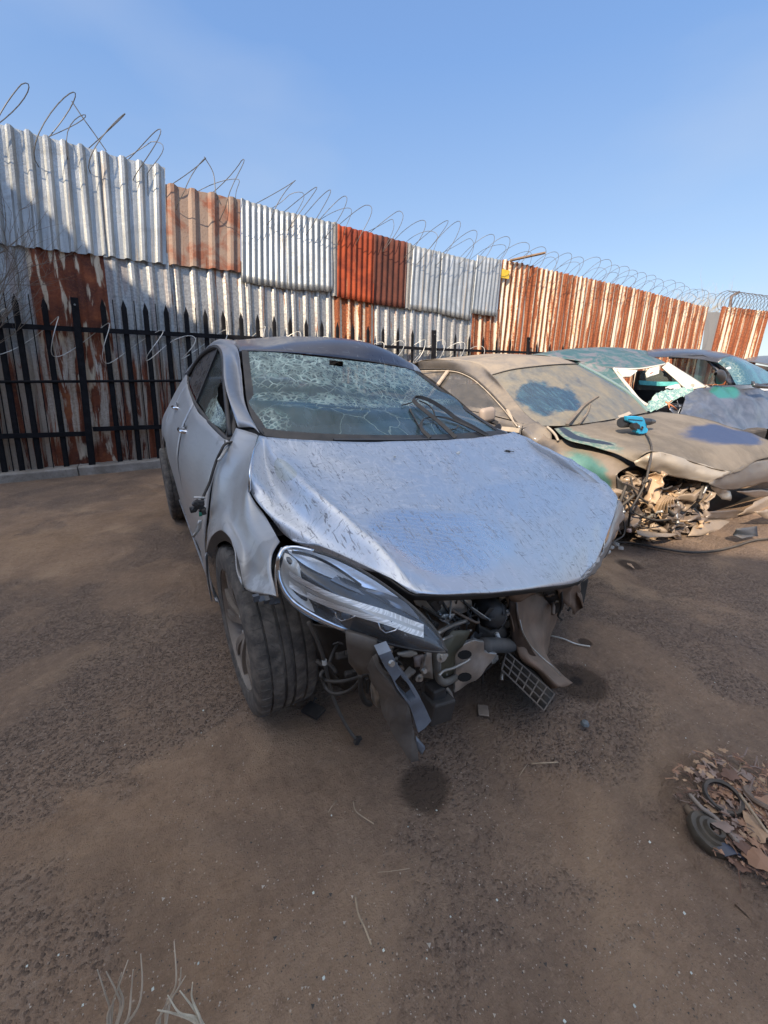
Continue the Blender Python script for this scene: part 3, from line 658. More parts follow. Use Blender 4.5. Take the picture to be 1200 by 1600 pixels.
def hood_mat():
    t = NT('silver_hood_paint'); uv = t.n('ShaderNodeUVMap').outputs[0]; co = t.co()
    n1 = t.noise(co, 3, 7, .6, .5); n2 = t.noise(co, 34, 6, .7)
    # dust film, smeared by hands and dried water runs
    w = t.noise(co, 2.2, 5, .55, 1.5); wl = t.math('ABSOLUTE', t.math('SUBTRACT', t.math('FRACT', t.mul(w, 15)), .5)); lines = t.math('SUBTRACT', 1.0, t.sm(wl, .02, .14))
    v = t.vor(t.co('Object', (1, 1, .3), rot=(0, 0, .4)), 26, 'DISTANCE_TO_EDGE'); web = t.mul(t.math('SUBTRACT', 1.0, t.mul(t.blob(uv, .50, .68, .15, .20), .8)), t.math('SUBTRACT', 1.0, t.sm(v, .01, .07)), t.sm(n1, .40, .58))
    scr = t.sm(t.noise(t.co('Object', (60, 5, 9), rot=(0, 0, .9)), 3, 3, .6, .9), .61, .67); sc2 = t.sm(t.noise(t.co('Object', (6, 52, 9), rot=(0, 0, .35)), 3.2, 4, .6, 1.2), .62, .67)
    sc3 = t.sm(t.noise(t.co('Object', (22, 3, 9), rot=(0, 0, 1.5)), 3, 5, .7, 1.4), .60, .64); scr = t.math('MAXIMUM', scr, sc3)
    A = t.blob(uv, .50, .68, .15, .20, rot=.25, soft=.13, wob=.10, sc=4); B = t.blob(uv, .74, .50, .12, .12, rot=.1, soft=.2, wob=.12, sc=4)
    ringc = t.n('ShaderNodeVectorMath', operation='DISTANCE'); t.set(ringc.inputs[0], uv); ringc.inputs[1].default_value = (.44, .76, 0); rg = t.math('FRACT', t.math('MULTIPLY', t.math('ADD', ringc.outputs['Value'], t.mul(n1, .06)), 42)); rings = t.mul(t.math('SUBTRACT', 1.0, t.sm(t.math('ABSOLUTE', t.math('SUBTRACT', rg, .5)), .04, .2)), A, .5)
    lines = t.math('MAXIMUM', t.mul(lines, t.math('SUBTRACT', 1.0, t.mul(A, .75))), rings)
    C = t.blob(uv, .21, .30, .050, .075, rot=.2, soft=.06, wob=.02, sc=3)
    f = t.math('ADD', .40, t.mul(t.math('SUBTRACT', n1, .5), .5)); f = t.math('ADD', f, t.mul(t.math('SUBTRACT', n2, .5), .25))
    f = t.mul(f, t.math('SUBTRACT', 1.0, t.mul(A, .93)), t.math('SUBTRACT', 1.0, t.mul(B, .5)))
    f = t.math('MINIMUM', t.math('MAXIMUM', f, 0.02), 1.0)
    c = t.mix(f, (.60, .64, .70), (.60, .59, .58)); c = t.mix(t.mul(lines, .55), c, (.74, .74, .78)); c = t.mix(t.mul(web, .22), c, (.78, .77, .78))
    dk = t.mul(t.math('MAXIMUM', scr, sc2), t.sm(n1, .34, .5)); c = t.mix(t.mul(dk, .75), c, (.13, .13, .15)); c = t.mix(t.mul(C, .35), c, (.45, .45, .30))
    m = t.mixf(f, .85, .45); m = t.mul(m, t.math('SUBTRACT', 1.0, t.mul(dk, .5)))
    r = t.mixf(f, .26, .62); r = t.math('ADD', r, t.mul(lines, .15))
    t.bsdf(col=c, rough=r, met=m, nrm=t.bump(t.math('ADD', t.mul(n2, .25), t.mul(dk, -.3)), .25, .004)); return t.mat
def glass_mat(name, tint=(.035, .060, .062), dust=.25, cracks=None, wipe=None, alpha=.62, dustc=(.36, .33, .28), rough=.06, teal=.0):
    "laminated car glass: dark tinted, partly see-through, dust film and white-green crack webs"
    t = NT(name); uv = t.n('ShaderNodeUVMap').outputs[0]; co = t.co()
    n1 = t.noise(co, 4, 7, .62, .8); n2 = t.noise(co, 40, 5, .7)
    st = t.noise(t.co('Object', (14, 3, 3), rot=(0, 0, .3)), 2.5, 5, .6, .6)
    f = t.mul(t.ramp(t.math('ADD', n1, t.mul(t.math('SUBTRACT', st, .5), .7)), [(.3, .35), (.72, 1.0)]), dust)
    if wipe:
        for (cx, cy, rx, ry, k) in wipe: f = t.mul(f, t.math('SUBTRACT', 1.0, t.mul(t.blob(uv, cx, cy, rx, ry, soft=.15, wob=.16, sc=5), k)))
    c = t.mix(f, tint, dustc); a = t.math('MAXIMUM', t.mixf(f, alpha, 1.0), 0); r = t.mixf(f, rough, .75); hgt = n2
    if teal:
        tm = t.sm(t.noise(co, 2.2, 5, .5, 1.5), .47, .60); c = t.mix(t.mul(tm, teal), c, (.10, .34, .36))
    if cracks:
        tot = None
        for (cx, cy, rx, ry, sc, wd, k) in cracks:
            d = t.n('ShaderNodeVectorMath', operation='ADD'); nn = t.n('ShaderNodeTexNoise'); t.set(nn.inputs[0], co); nn.inputs['Scale'].default_value = 7
            s = t.n('ShaderNodeVectorMath', operation='SCALE'); t.set(s.inputs[0], nn.outputs[1]); s.inputs['Scale'].default_value = .09
            t.set(d.inputs[0], co); t.set(d.inputs[1], s.outputs[0])
            v = t.vor(d.outputs[0], sc, 'DISTANCE_TO_EDGE'); l = t.math('SUBTRACT', 1.0, t.sm(v, wd*.25, wd)); l = t.mul(l, t.ramp(t.noise(co, sc*.45, 3, .6), [(.35, .15), (.6, 1.0)]))
            mk = t.blob(uv, cx, cy, rx, ry, soft=.22, wob=.14, sc=6); q = t.mul(l, mk, k)
            tot = q if tot is None else t.math('MAXIMUM', tot, q)
        cell = t.n('ShaderNodeTexVoronoi'); t.set(cell.inputs['Vector'], co); cell.inputs['Scale'].default_value = 34; cs = t.sep(cell.outputs['Color'])[0]
        area = None
        for (cx, cy, rx, ry, sc, wd, k) in cracks[:4]:
            q = t.blob(uv, cx, cy, rx, ry, soft=.3, wob=.14, sc=6); area = q if area is None else t.math('MAXIMUM', area, q)
        if sc < 6 or len(cracks) > 3:
            c = t.mix(t.mul(area, t.sm(cs, .45, .95), .55), c, (.22, .36, .31)); a = t.math('MAXIMUM', a, t.mul(area, t.sm(cs, .3, .9), .8)); hgt = t.math('ADD', hgt, t.mul(cs, area, 3.0))
        c = t.mix(tot, c, (.56, .66, .54)); a = t.math('MAXIMUM', a, tot); r = t.mixf(tot, r, .5); hgt = t.math('ADD', hgt, t.mul(tot, 2))
    b = t.bsdf(col=c, rough=r, spec=.6, coat=.3, coatr=.08, nrm=t.bump(hgt, .10, .003))
    t.set(b.inputs['Alpha'], a); t.mat.blend_method = 'HASHED' if hasattr(t.mat, 'blend_method') else None
    return t.mat
RUB = simple('black_rubber', (.018, .017, .016), .6, var=.35, dust=.35)
PLA = simple('black_plastic', (.022, .022, .023), .5, var=.3, dust=.25, sc=18)
GPL = simple('grey_plastic', (.055, .066, .080), .38, var=.3, dust=.15)
DARK = simple('engine_dark', (.020, .018, .016), .7, var=.5, dust=.35)
METAL = simple('bent_metal', (.48, .47, .44), .36, .8, var=.35, sc=9, dust=.25, bs=25)
CHR = simple('chrome_trim', (.75, .76, .78), .12, 1.0, var=.06)
TRIM = simple('satin_trim', (.42, .43, .45), .35, .8, var=.2, dust=.3)
RIMM = simple('dark_rim', (.26, .225, .195), .45, .6, var=.3, dust=.6)
TYRE = None
def tyre_mat():
    t = NT('tyre_rubber'); co = t.co(); n = t.noise(co, 22, 6, .65); 
    c = t.mix(t.sm(n, .35, .7), (.075, .066, .058), (.18, .152, .125)); t.bsdf(col=c, rough=.85, nrm=t.bump(t.noise(co, 90, 4, .6), .35, .003)); return t.mat
TYRE = tyre_mat()
BROWN = simple('dusty_brown_metal', (.20, .13, .088), .6, .25, var=.4, sc=8, dust=.4, bs=20)
GLS = simple('glass_crumb', (.42, .62, .56), .25, var=.3)

def wheel(parent, c, axis, rad=.318, w=.215, name='wheel', side=-1, flat=False):
    "tyre with moulded grooves, rim with paired spokes, hub; axis points to the outer face"
    axis = Vector(axis).normalized(); c = Vector(c)
    x = Vector((0, 0, 1)); x = (x-axis*x.dot(axis)).normalized(); y = axis.cross(x)
    root = empty(name, c-worg(parent), None, None); root.parent = parent; del root['org']
    n = 96; h = w/2; rr = rad*.70
    prof = [(rr, h*.80), (rr+.004, h*.93), (rad*.84, h*1.0), (rad*.955, h*.93), (rad*.985, h*.86), (rad*.998, h*.74), (rad*.998, h*.58), (rad*.968, h*.565), (rad*.968, h*.52), (rad, h*.505), (rad, h*.18), (rad*.966, h*.165), (rad*.966, h*.09), (rad, h*.075),
            (rad, -h*.10), (rad*.966, -h*.115), (rad*.966, -h*.19), (rad, -h*.205), (rad, -h*.5), (rad*.968, -h*.515), (rad*.968, -h*.56), (rad*.998, -h*.58), (rad*.998, -h*.74), (rad*.985, -h*.86), (rad*.95, -h*.95), (rad*.84, -h), (rr, -h*.85)]
    m = MB(); vs = []; 
    for k in range(n*2):
        a = math.pi*k/n; d = x*math.cos(a)+y*math.sin(a)
        for i, (r, o) in enumerate(prof):
            if k % 4 == 2 and i in (9, 10): r -= .0
            if (k+2) % 4 == 0 and i in (9, 18): r -= .006
            p = c+d*r+axis*o
            if d.z < -.9: p.z = max(p.z, .002)
            vs.append(p)
    M = len(prof); fs = [(k*M+i, k*M+i+1, ((k+1) % (2*n))*M+i+1, ((k+1) % (2*n))*M+i) for k in range(2*n) for i in range(M-1)]
    m.add(vs, fs); 
    for k in range(0, 2*n, 4):                                     # chevron sipes pressed into the centre ribs
        for s in (-1, 1):
            a = math.pi*k/n; pts = []
            for q in range(4):
                aa = a+q*.025; d = x*math.cos(aa)+y*math.sin(aa); pts.append(c+d*(rad+.0006)+axis*(s*h*(.22+.07*q)))
            if min(p.z for p in pts) > .01: m.tube(pts, .0014, 4)
            d = x*math.cos(a)+y*math.sin(a); p2 = [c+d*(rad*.9995)+axis*(s*h*.60), c+d*(rad*.9995)+axis*(s*h*.74), c+d*(rad*.985)+axis*(s*h*.865)]
            if min(p.z for p in p2) > .01: m.tube(p2, .0017, 4)
    t = m.build('tyre', TYRE, root, auto=35)
    m = MB(); m.lathe(c, axis, [(rr*.80, -h*.8), (rr*.96, -h*.8), (rr*.98, h*.70), (rr*1.045, h*.80), (rr*1.045, h*.88), (rr*.99, h*.90), (rr*.955, h*.80), (rr*.93, h*.55), (rr*.90, -h*.7)], 64)
    for k in range(5):                                             # five twin spokes
        for s in (-1, 1):
            a0 = 2*math.pi*k/5+.3; a1 = a0+s*.24
            p0 = c+(x*math.cos(a0+s*.10)+y*math.sin(a0+s*.10))*.045+axis*h*.52; p1 = c+(x*math.cos(a1)+y*math.sin(a1))*rr*.97+axis*h*.72
            mid = (p0+p1)/2+axis*h*.10; t_ = (x*-math.sin(a1)+y*math.cos(a1))
            m.ribbon(spline([p0, mid, p1], 4), [t_*(.020+.012*i/8) for i in range(9)], .022)
    m.lathe(c, axis, [(0, h*.62), (.030, h*.62), (.034, h*.58), (.062, h*.52), (.066, h*.2)], 24)
    rm = m.build('rim', RIMM, root, auto=40)
    m = MB(); m.lathe(c, axis, [(0, h*.18), (.155, h*.18), (.158, h*.10), (.155, h*.02), (.0, h*.02)], 40); m.build('brake_disc', simple('disc_steel', (.10, .075, .055), .6, .6, var=.4), root)
    m = MB()
    for k in range(5):
        a = 2*math.pi*k/5; m = MB(); m.lathe(c+(x*math.cos(a)+y*math.sin(a))*.05+axis*h*.54, axis, [(0, .012), (.007, .012), (.008, 0)], 6)
        m.build('wheel_nut', METAL, root)
    return root
def fpoly(name, pts, th, mat, parent, bevel=.0, crumple=0, seed=0, sub=0):
    "bent plate: outline in 3D, triangulated, crumpled and given thickness"
    bm = bmesh.new(); vs = [bm.verts.new(p) for p in pts]; bm.faces.new(vs)
    bmesh.ops.triangulate(bm, faces=bm.faces)
    if sub: bmesh.ops.subdivide_edges(bm, edges=bm.edges, cuts=sub, use_grid_fill=True, smooth=.2)
    bm.normal_update()
    if crumple:
        for v in bm.verts: v.co += v.normal*noise.noise(v.co*14+Vector((seed, 0, 0)))*crumple+noise.noise_vector(v.co*9+Vector((0, seed, 0)))*crumple*.4
    me = bpy.data.meshes.new(name); bm.to_mesh(me); bm.free(); o = link(name, me, mat, parent, sub > 1)
    s = o.modifiers.new('solid', 'SOLIDIFY'); s.thickness = th; s.offset = 0
    if bevel: b = o.modifiers.new('bevel', 'BEVEL'); b.width = bevel; b.segments = 2
    return o
def pX(x, y, v): return P(x, y, 'X', v)
def pY(x, y, v): return P(x, y, 'Y', v)
def pZ(x, y, v): return P(x, y, 'Z', v)

# ================================================================ SILVER HATCHBACK
SILV = paint('silver_paint', (.50, .50, .50), .40, .6, .36, .45, dustc=(.40, .37, .34))
SILV2 = paint('silver_paint_scraped', (.50, .50, .50), .38, .6, .36, .9, dustc=(.40, .37, .34), chip=.35)
def silver():
    root = empty('silver_hatchback', (0, 1.3, 0), 'silver hatchback with stripped front end, crazed windscreen and headlight hanging out', 'car')
    # ---- bonnet
    rows = [
        [pY(404, 680, .36), pY(412, 682, .34), pY(424, 684, .31), pY(468, 687, .26), pY(535, 690, .21), pY(610, 690, .19), pY(680, 688, .22), pY(735, 685, .29), pY(775, 680, .37), pY(803, 674, .42)],
        [pX(397, 703, -.745), pY(412, 716, .22), pY(428, 706, .20), pY(468, 716, .14), pY(538, 718, .08), pY(610, 716, .07), pY(695, 713, .11), pY(765, 707, .19), pY(820, 700, .27), pY(848, 696, .31)],
        [pX(391, 738, -.79), pY(424, 757, .07), pY(455, 737, .03), pY(492, 748, -.02), pY(558, 755, -.06), pY(632, 757, -.08), pY(730, 750, -.03), pY(805, 740, .04), pY(868, 726, .12), pY(893, 718, .16)],
        [pX(391, 768, -.80), pY(458, 799, -.10), pY(494, 772, -.14), pY(530, 787, -.18), pY(592, 798, -.22), pY(665, 800, -.22), pY(765, 790, -.16), pY(845, 774, -.09), pY(910, 756, -.01), pY(932, 742, .03)],
        [pX(420, 806, -.775), pY(503, 841, -.25), pY(541, 812, -.27), pY(575, 828, -.31), pY(632, 845, -.345), pY(708, 844, -.35), pY(805, 832, -.30), pY(876, 815, -.24), pY(935, 785, -.14), pY(955, 763, -.08)],
        [pX(452, 841, -.745), pY(558, 882, -.39), pY(594, 857, -.41), pY(622, 874, -.44), pY(672, 891, -.47), pY(748, 888, -.47), pY(835, 876, -.42), pY(893, 858, -.36), pY(935, 818, -.25), pY(965, 781, -.15)],
        [pY(500, 849, -.29), pY(592, 892, -.455), pY(641, 924, -.54), pY(660, 927, -.56), pY(700, 928, -.58), pY(770, 925, -.58), pY(850, 917, -.54), pY(905, 908, -.46), pY(929, 884, -.40), pY(957, 812, -.24)],
    ]
    def dd(u, v, p): return .0035*noise.noise(p*7)+.0012*noise.noise(p*25)+(.006*noise.noise(p*16) if u > .85 else 0)
    h = patch('bonnet', rows, hood_mat(), root, 8, th=-.004, disp=dd)
    # bare underside frame of the bonnet and the folded lip
    low_ = [[q+Vector((.01, .03, -.035)) for q in rows[6]], [q+Vector((.01, .10, -.045)) for q in rows[6]]]
    patch('bonnet_frame', [[q+Vector((0, .004, -.004)) for q in rows[6]]]+low_, DARK, root, 3, th=.003)
    # crushed left corner skin hanging from the bonnet
    cs = [[pY(905, 908, -.46), pY(929, 884, -.40), pY(950, 838, -.30), pY(966, 781, -.15)], [pY(908, 906, -.455), pY(938, 870, -.37), pY(958, 830, -.27), pY(972, 790, -.14)], [pY(900, 914, -.44), pY(932, 890, -.36), pY(955, 846, -.25), pY(974, 808, -.14)]]
    patch('bonnet_corner', cs, paint('bare_silver', (.42, .40, .38), .5, .6, .4, .6, dustc=(.42, .35, .28)), root, 6, th=.003, disp=lambda u, v, p: .010*noise.noise(p*18))
    # ---- right front wing
    f0 = [pY(368, 668, .52), pY(404, 681, .38), pX(396, 706, -.75), pX(390, 738, -.795), pX(390, 770, -.805), pX(414, 806, -.785), pX(437, 846, -.80)]
    f1 = [pY(352, 705, .47), pY(374, 716, .35), pY(374, 750, .20), pY(376, 782, .08), pY(384, 808, -.03), pY(403, 838, -.17), pY(425, 868, -.30)]
    f2 = [pY(337, 738, .46), pY(350, 765, .33), pY(358, 795, .18), pY(366, 818, .04), pY(378, 842, -.08), pY(394, 868, -.2), pY(424, 892, -.34)]
    f3 = [pY(327, 795, .44), pY(333, 822, .28), pY(345, 814, .12), pY(361, 826, 0), pY(374, 852, -.12), pY(388, 888, -.22), pY(428, 914, -.38)]
    f4 = [pY(323, 862, .41), pY(330, 840, .23), pY(343, 829, .07), pY(357, 838, -.06), pY(368, 860, -.16), pY(379, 916, -.27), pY(433, 932, -.43)]
    patch('front_wing', [f0, f1, f2, f3, f4], SILV2, root, 6, th=-.003, disp=lambda u, v, p: .006*noise.noise(p*6)+.003*noise.noise(p*19))
    patch('wing_foot', [[pY(323, 862, .41), pY(320, 868, .39)], [pY(325, 900, .42), pY(322, 898, .40)], [pY(331, 940, .42), pY(329, 936, .41)]], SILV, root, 4, th=-.003)
    lip = spline([pY(323, 862, .405), pY(330, 840, .225), pY(343, 829, .065), pY(357, 838, -.065), pY(368, 860, -.165), pY(379, 916, -.28)], 8)
    inn = [q+Vector((.012, (.1-q.y)*.10, (.33-q.z)*.10)) for q in lip]
    patch('arch_lip', [lip[::4], inn[::4]], PLA, root, 3)
    # chrome-bright raw edge where the wing meets the bonnet and lamp
    m = MB(); m.tube(spline([q+Vector((.001, -.002, .004)) for q in f0[1:5]], 6), .0035, 6); m.build('wing_edge', CHR, root, True)
    m = MB(); m.tube(spline([pY(441, 856, -.41), pY(434, 875, -.42), pY(431, 900, -.43), pY(434, 932, -.44)], 6), .0035, 6); m.build('wing_edge', CHR, root, True)
    # ---- right side panels: door skins (x inward positive)
    def side(y, z):
        "body side X for a depth Y and height Z"
        b = -.905 if z < .75 else -.905+.0+max(0, (z-.75))**1.6*.75
        if y > 2.9: b += (y-2.9)**2*.35
        if y > 2.2 and .5 < z < .95: b -= .015
        b += -.012*math.sin((z-.28)*5)
        return b
    def skin(name, ys, zt, zb, mat, n=6, dent=None, par=None):
        g = []
        for i in range(n):
            v = i/(n-1); row = []
            for y, a, b_ in zip(ys, zt, zb):
                z = a+(b_-a)*v; x = side(y, z)
                if dent: x += dent(y, z)
                row.append(Vector((x, y, z)))
            g.append(row)
        return patch(name, g, mat, par or root, 4, th=-.003, disp=lambda u, v, p: .004*noise.noise(p*5)+.0015*noise.noise(p*22))
    def wingx(z):
        T = [(q.z, q.x) for q in (f0[0], f1[0], f2[0], f3[0], f4[0])]+[(.25, -.915)]
        for a, b in zip(T, T[1:]):
            if a[0] >= z >= b[0]: x = a[1]+(b[1]-a[1])*(z-a[0])/(b[0]-a[0]); break
        else: x = T[0][1] if z > T[0][0] else T[-1][1]
        return x-side(.47, z)-.008*math.sin(.47*7)*math.sin(z*6)
    fd = skin('front_door', [.47, .75, 1.05, 1.44], [.955, 1.0, 1.03, 1.06], [.28, .275, .275, .275], SILV2, dent=lambda y, z: .008*math.sin(y*7)*math.sin(z*6)+wingx(z)*max(0, 1-(y-.47)/.55)**1.5)
    rd = skin('rear_door', [1.452, 1.8, 2.15, 2.32, 2.42], [1.06, 1.10, 1.14, 1.16, 1.17], [.275, .275, .30, .60, .76], SILV)
    q = skin('rear_quarter', [2.43, 2.6, 2.85, 3.05, 3.25, 3.42], [1.18, 1.20, 1.24, 1.25, 1.22, 1.16], [.72, .74, .68, .55, .40, .40], SILV)
    skin('sill', [.44, 1.0, 1.6, 2.25], [.272, .270, .270, .272], [.17, .17, .17, .18], SILV, n=3, dent=lambda y, z: .03*(.27-z)*5)
    # bright lower edge strip
    m = MB(); m.tube([Vector((side(y, .27)-.006, y, .268)) for y in (.45, .8, 1.2, 1.6, 2.0, 2.25)], .006, 6); m.build('sill_trim', TRIM, root, True)
    # character line highlight fold near the rear door
    # door handles with recess
    for y, z, par in ((1.30, .925, fd), (2.18, 1.0, rd)):
        x = side(y, z)
        m = MB(); m.lathe(Vector((x-.0005, y, z-.004)), (1, 0, 0), [(.0, .0), (.036, .0), (.044, -.002)], 20); m.build('handle_recess', PLA, par, True)
        m = MB(); m.tube(spline([Vector((x+.002, y-.085, z-.004)), Vector((x-.026, y-.055, z)), Vector((x-.034, y, z+.004)), Vector((x-.026, y+.055, z+.004)), Vector((x+.002, y+.085, z))], 5), [.008]+[.011]*19+[.008], 8); m.build('door_handle', CHR, par, True)
    # ---- greenhouse, right side
    WB = [(.50, .955), (.75, .995), (1.1, 1.035), (1.5, 1.065), (1.95, 1.11), (2.35, 1.155), (2.75, 1.22)]     # belt (Y,Z)
    WT = [(.52, .975), (.80, 1.17), (1.10, 1.32), (1.5, 1.385), (1.95, 1.385), (2.35, 1.345), (2.75, 1.235)]
    def gx(y, z): return -.80+ (z-1.0)*.44 + (.02 if y > 2.3 else 0)+max(0, y-2.2)*.08
    xs = [side(y, z)+.02 for y, z in WB]
    def gpt(y, z, off=0):
        zb = WB[0][1]
        for a, b in zip(WB, WB[1:]):
            if a[0] <= y <= b[0]+1e-6: zb = a[1]+(b[1]-a[1])*(y-a[0])/(b[0]-a[0])
            elif y > b[0]: zb = b[1]
        xb = side(y, zb)+.010+wingx(min(zb, .96))*max(0, 1-(y-.47)/.55)**1.5
        return Vector((xb+(z-zb)*.50+off, y, z))
    def win(name, y0, y1, mat, par, inset=.012, holes=None, disp=None):
        g = []; ny = 8
        for v in (0, .33, .66, 1):
            row = []
            for k in range(ny):
                y = y0+(y1-y0)*k/(ny-1)
                def it(T):
                    for a, b in zip(T, T[1:]):
                        if a[0] <= y <= b[0]+1e-6: return a[1]+(b[1]-a[1])*(y-a[0])/(b[0]-a[0])
                    return T[-1][1] if y > T[-1][0] else T[0][1]
                zb, zt = it(WB)+.005, it(WT)-.01; zt = max(zt, zb+.004)
                row.append(gpt(y, zt+(zb-zt)*v, inset))
            g.append(row)
        return patch(name, g, mat, par, 5, ku=4, holes=holes, disp=disp)
    win('rear_window', 1.50, 2.70, glass_mat('rear_side_glass', (.018, .018, .018), .55, alpha=.93, dustc=(.20, .165, .14)), rd)
    # front door glass: shattered, mostly still hanging as a sagging sheet with teal edges
    def gone(u, v): return u > .02 and (v < .42 and u < .40 and u > .08 and v < .75-(u)*.9) 
    win('front_window', .62, 1.46, glass_mat('crazed_side_glass', (.05, .075, .07), .30, cracks=[(.18, .5, .16, .6, 60, .30, .95), (.3, .9, .2, .3, 50, .3, .9)], alpha=.75, dustc=(.22, .19, .16)), fd, holes=gone, disp=lambda u, v, p: .02*math.exp(-((u-.22)/.08)**2))
    # window surround and cant rail
    m = MB(); m.tube(spline([gpt(*p) for p in WB], 6), .011, 8); m.tube(spline([gpt(*p) for p in WT], 6), .011, 8)
    m.build('window_surround', PLA, root, True)
    m = MB(); m.ribbon([gpt(1.47, 1.06, .008), gpt(1.44, 1.22, .008), gpt(1.40, 1.375, .008)], Vector((0, .05, 0)), .018); m.build('centre_pillar', PLA, root)
    T2 = [gpt(y, z, -.004) for y, z in WT]
    A = [pY(372, 668, .52), T2[1]+Vector((0, -.02, .01)), T2[2]+Vector((0, -.02, .012)), T2[3]+Vector((0, 0, .012)), T2[4]+Vector((0, 0, .012)), T2[5]+Vector((0, .0, .015)), T2[6]+Vector((0, .05, .02)), Vector((-.655, 3.05, 1.25)), Vector((-.63, 3.25, 1.22))]
    Bm = [pY(395, 668, .45), pY(374, 622, .73), pY(370, 575, .98), pY(363, 545, 1.18), Vector((-.575, 1.55, 1.43)), Vector((-.55, 2.0, 1.435)), Vector((-.56, 2.5, 1.395)), Vector((-.60, 3.0, 1.31)), Vector((-.60, 3.27, 1.235))]
    Ci = [pY(405, 677, .40), pY(384, 634, .66), pY(378, 588, .88), pY(373, 550, 1.06), Vector((-.50, 1.5, 1.425)), Vector((-.49, 2.0, 1.44)), Vector((-.50, 2.5, 1.405)), Vector((-.55, 3.0, 1.325)), Vector((-.57, 3.29, 1.24))]
    patch('roof_side_frame', [A, Bm, Ci], paint('pillar_silver', (.40, .41, .43), .30, .75, .32, .9, dustc=(.26, .20, .155), chip=.3), root, 5, th=.003, disp=lambda u, v, p: .0025*noise.noise(p*16))
    # A-pillar foot: black torn mirror mounting
    fpoly('mirror_mount', [pY(352, 697, .50), pY(366, 700, .47), pY(372, 690, .48), pY(369, 655, .60), pY(367, 622, .74), pY(363, 640, .70), pY(358, 668, .62)], .012, PLA, root, crumple=.008, sub=2)
    # ---- roof
    ctr = lambda y, x: None
    rr = []
    for y, zc, hw in ((1.02, 1.385, .0), (1.2, 1.425, .0), (1.55, 1.478, .0), (2.0, 1.495, .0), (2.5, 1.465, .0), (3.0, 1.375, 0), (3.3, 1.26, 0)):
        row = []
        for k in range(9):
            u = k/8; x = -.50+u*(1.10); s = (u-.5)*2
            zz = zc-.055*s*s-(.055 if s > 0 else .0)*s*abs(s)*(1 if y < 2.6 else .6)
            yy = y-.0*(1-s*s)-(.10*(1-s*s) if y < 1.3 else 0)
            row.append(Vector((x+(.0), yy, zz)))
        rr.append(row)
    rr[0] = [pY(374, 549, 1.06), pY(392, 547, 1.02), pY(430, 549, .97), pY(470, 552, .94), pY(510, 556, .93), pY(550, 561, .95), pY(590, 567, .99), pY(625, 573, 1.04), pY(652, 580, 1.09)]
    rr[1][0] = Vector((-.555, 1.17, 1.375)); rr[2][0] = Vector((-.53, 1.55, 1.425))
    ROOF = paint('roof_black_glass', (.035, .045, .075), .42, .2, .12, .35, dustc=(.30, .26, .24))
    patch('roof', rr, ROOF, root, 6, th=.004, disp=lambda u, v, p: .004*noise.noise(p*5))
    # left rail, thin bright edge against the light
    Lr = [r[-1] for r in rr]
    patch('roof_side_frame', [[p+Vector((-.02, 0, .003)) for p in Lr], [p+Vector((.035, 0, -.012)) for p in Lr], [p+Vector((.075, 0, -.06)) for p in Lr]], SILV, root, 4, th=.003)
    # ---- windscreen
    WS = [
        [pY(379, 549, 1.045), pY(430, 551, .96), pY(500, 558, .915), pY(570, 566, .955), pY(625, 574, 1.03), pY(650, 581, 1.085)],
        [pY(383, 590, .85), pY(430, 588, .79), pY(500, 592, .745), pY(575, 599, .78), pY(640, 603, .86), pY(683, 606, .94)],
        [pY(388, 632, .665), pY(436, 630, .61), pY(505, 634, .56), pY(590, 641, .58), pY(665, 640, .67), pY(722, 636, .77)],
        [pY(399, 664, .52), pY(445, 664, .46), pY(515, 666, .40), pY(600, 667, .40), pY(690, 664, .48), pY(760, 662, .58)],
        [pY(414, 683, .40), pY(455, 688, .345), pY(520, 692, .29), pY(605, 693, .275), pY(700, 690, .34), pY(790, 682, .45)]]
    def sag(u, v, p):
        r = math.exp(-((v-.50-.10*math.sin(u*4))/.09)**2)*(.022 if u > .25 else .01)
        return -r*.9-.010*math.exp(-((u-.2)/.1)**2-((v-.7)/.15)**2)+.003*noise.noise(p*12)
    gm = glass_mat('crazed_windscreen', (.045, .095, .088), .36, cracks=[(.55, .14, .62, .20, 19, .11, .95), (.55, .10, .60, .16, 46, .20, .85), (.45, .44, .50, .055, 40, .24, .8), (.12, .72, .11, .14, 34, .16, .9), (.16, .20, .22, .16, 26, .14, .8), (.70, .30, .20, .13, 15, .07, .8), (.5, .5, .75, .7, 4.0, .012, .55)], alpha=.55, dustc=(.30, .36, .40), teal=.10)
    def hole(u, v): return abs(u-.475) < .028 and v < .085 and v > .012
    ws = patch('windscreen', WS, gm, root, 12, ku=10, disp=sag, holes=hole)
    # black ceramic border and rubber seal
    def bord(pts, w_, mat=PLA, th=.004, name='windscreen_seal'):
        m = MB(); p = spline(pts, 6); m.ribbon(p, w_, th); return m.build(name, mat, root)
    off = Vector((0, -.004, .006))
    L0 = [r[0]+off+Vector((.012, 0, 0)) for r in WS]; bord(L0, Vector((.034, -.0, .0)))
    L1 = [r[-1]+off+Vector((-.008, 0, 0)) for r in WS]; bord(L1, Vector((.030, 0, 0)))
    bord([q+off+Vector((0, .02, .012)) for q in WS[4]], Vector((0, .045, .028)))
    # rubber seal strips pulled out and looped over the glass
    def strip(pts, wd, tw=0, name='seal_strip'):
        p = spline(pts, 7); n = len(p); m = MB()
        wv = [Vector((wd*math.cos(.5+tw*i/n), 0, wd*math.sin(.5+tw*i/n))) for i in range(n)]
        m.ribbon(p, wv, .005); return m.build(name, RUB, root)
    def g_(x, y, d, o=.02): 
        return pY(x, y, d-o)
    strip([g_(712, 684, .34), g_(690, 663, .44), g_(668, 645, .55), g_(652, 632, .62), g_(646, 624, .66), g_(653, 620, .68), g_(672, 626, .66), g_(695, 640, .62), g_(715, 655, .55), g_(740, 668, .48), g_(762, 681, .42)], .022, .5)
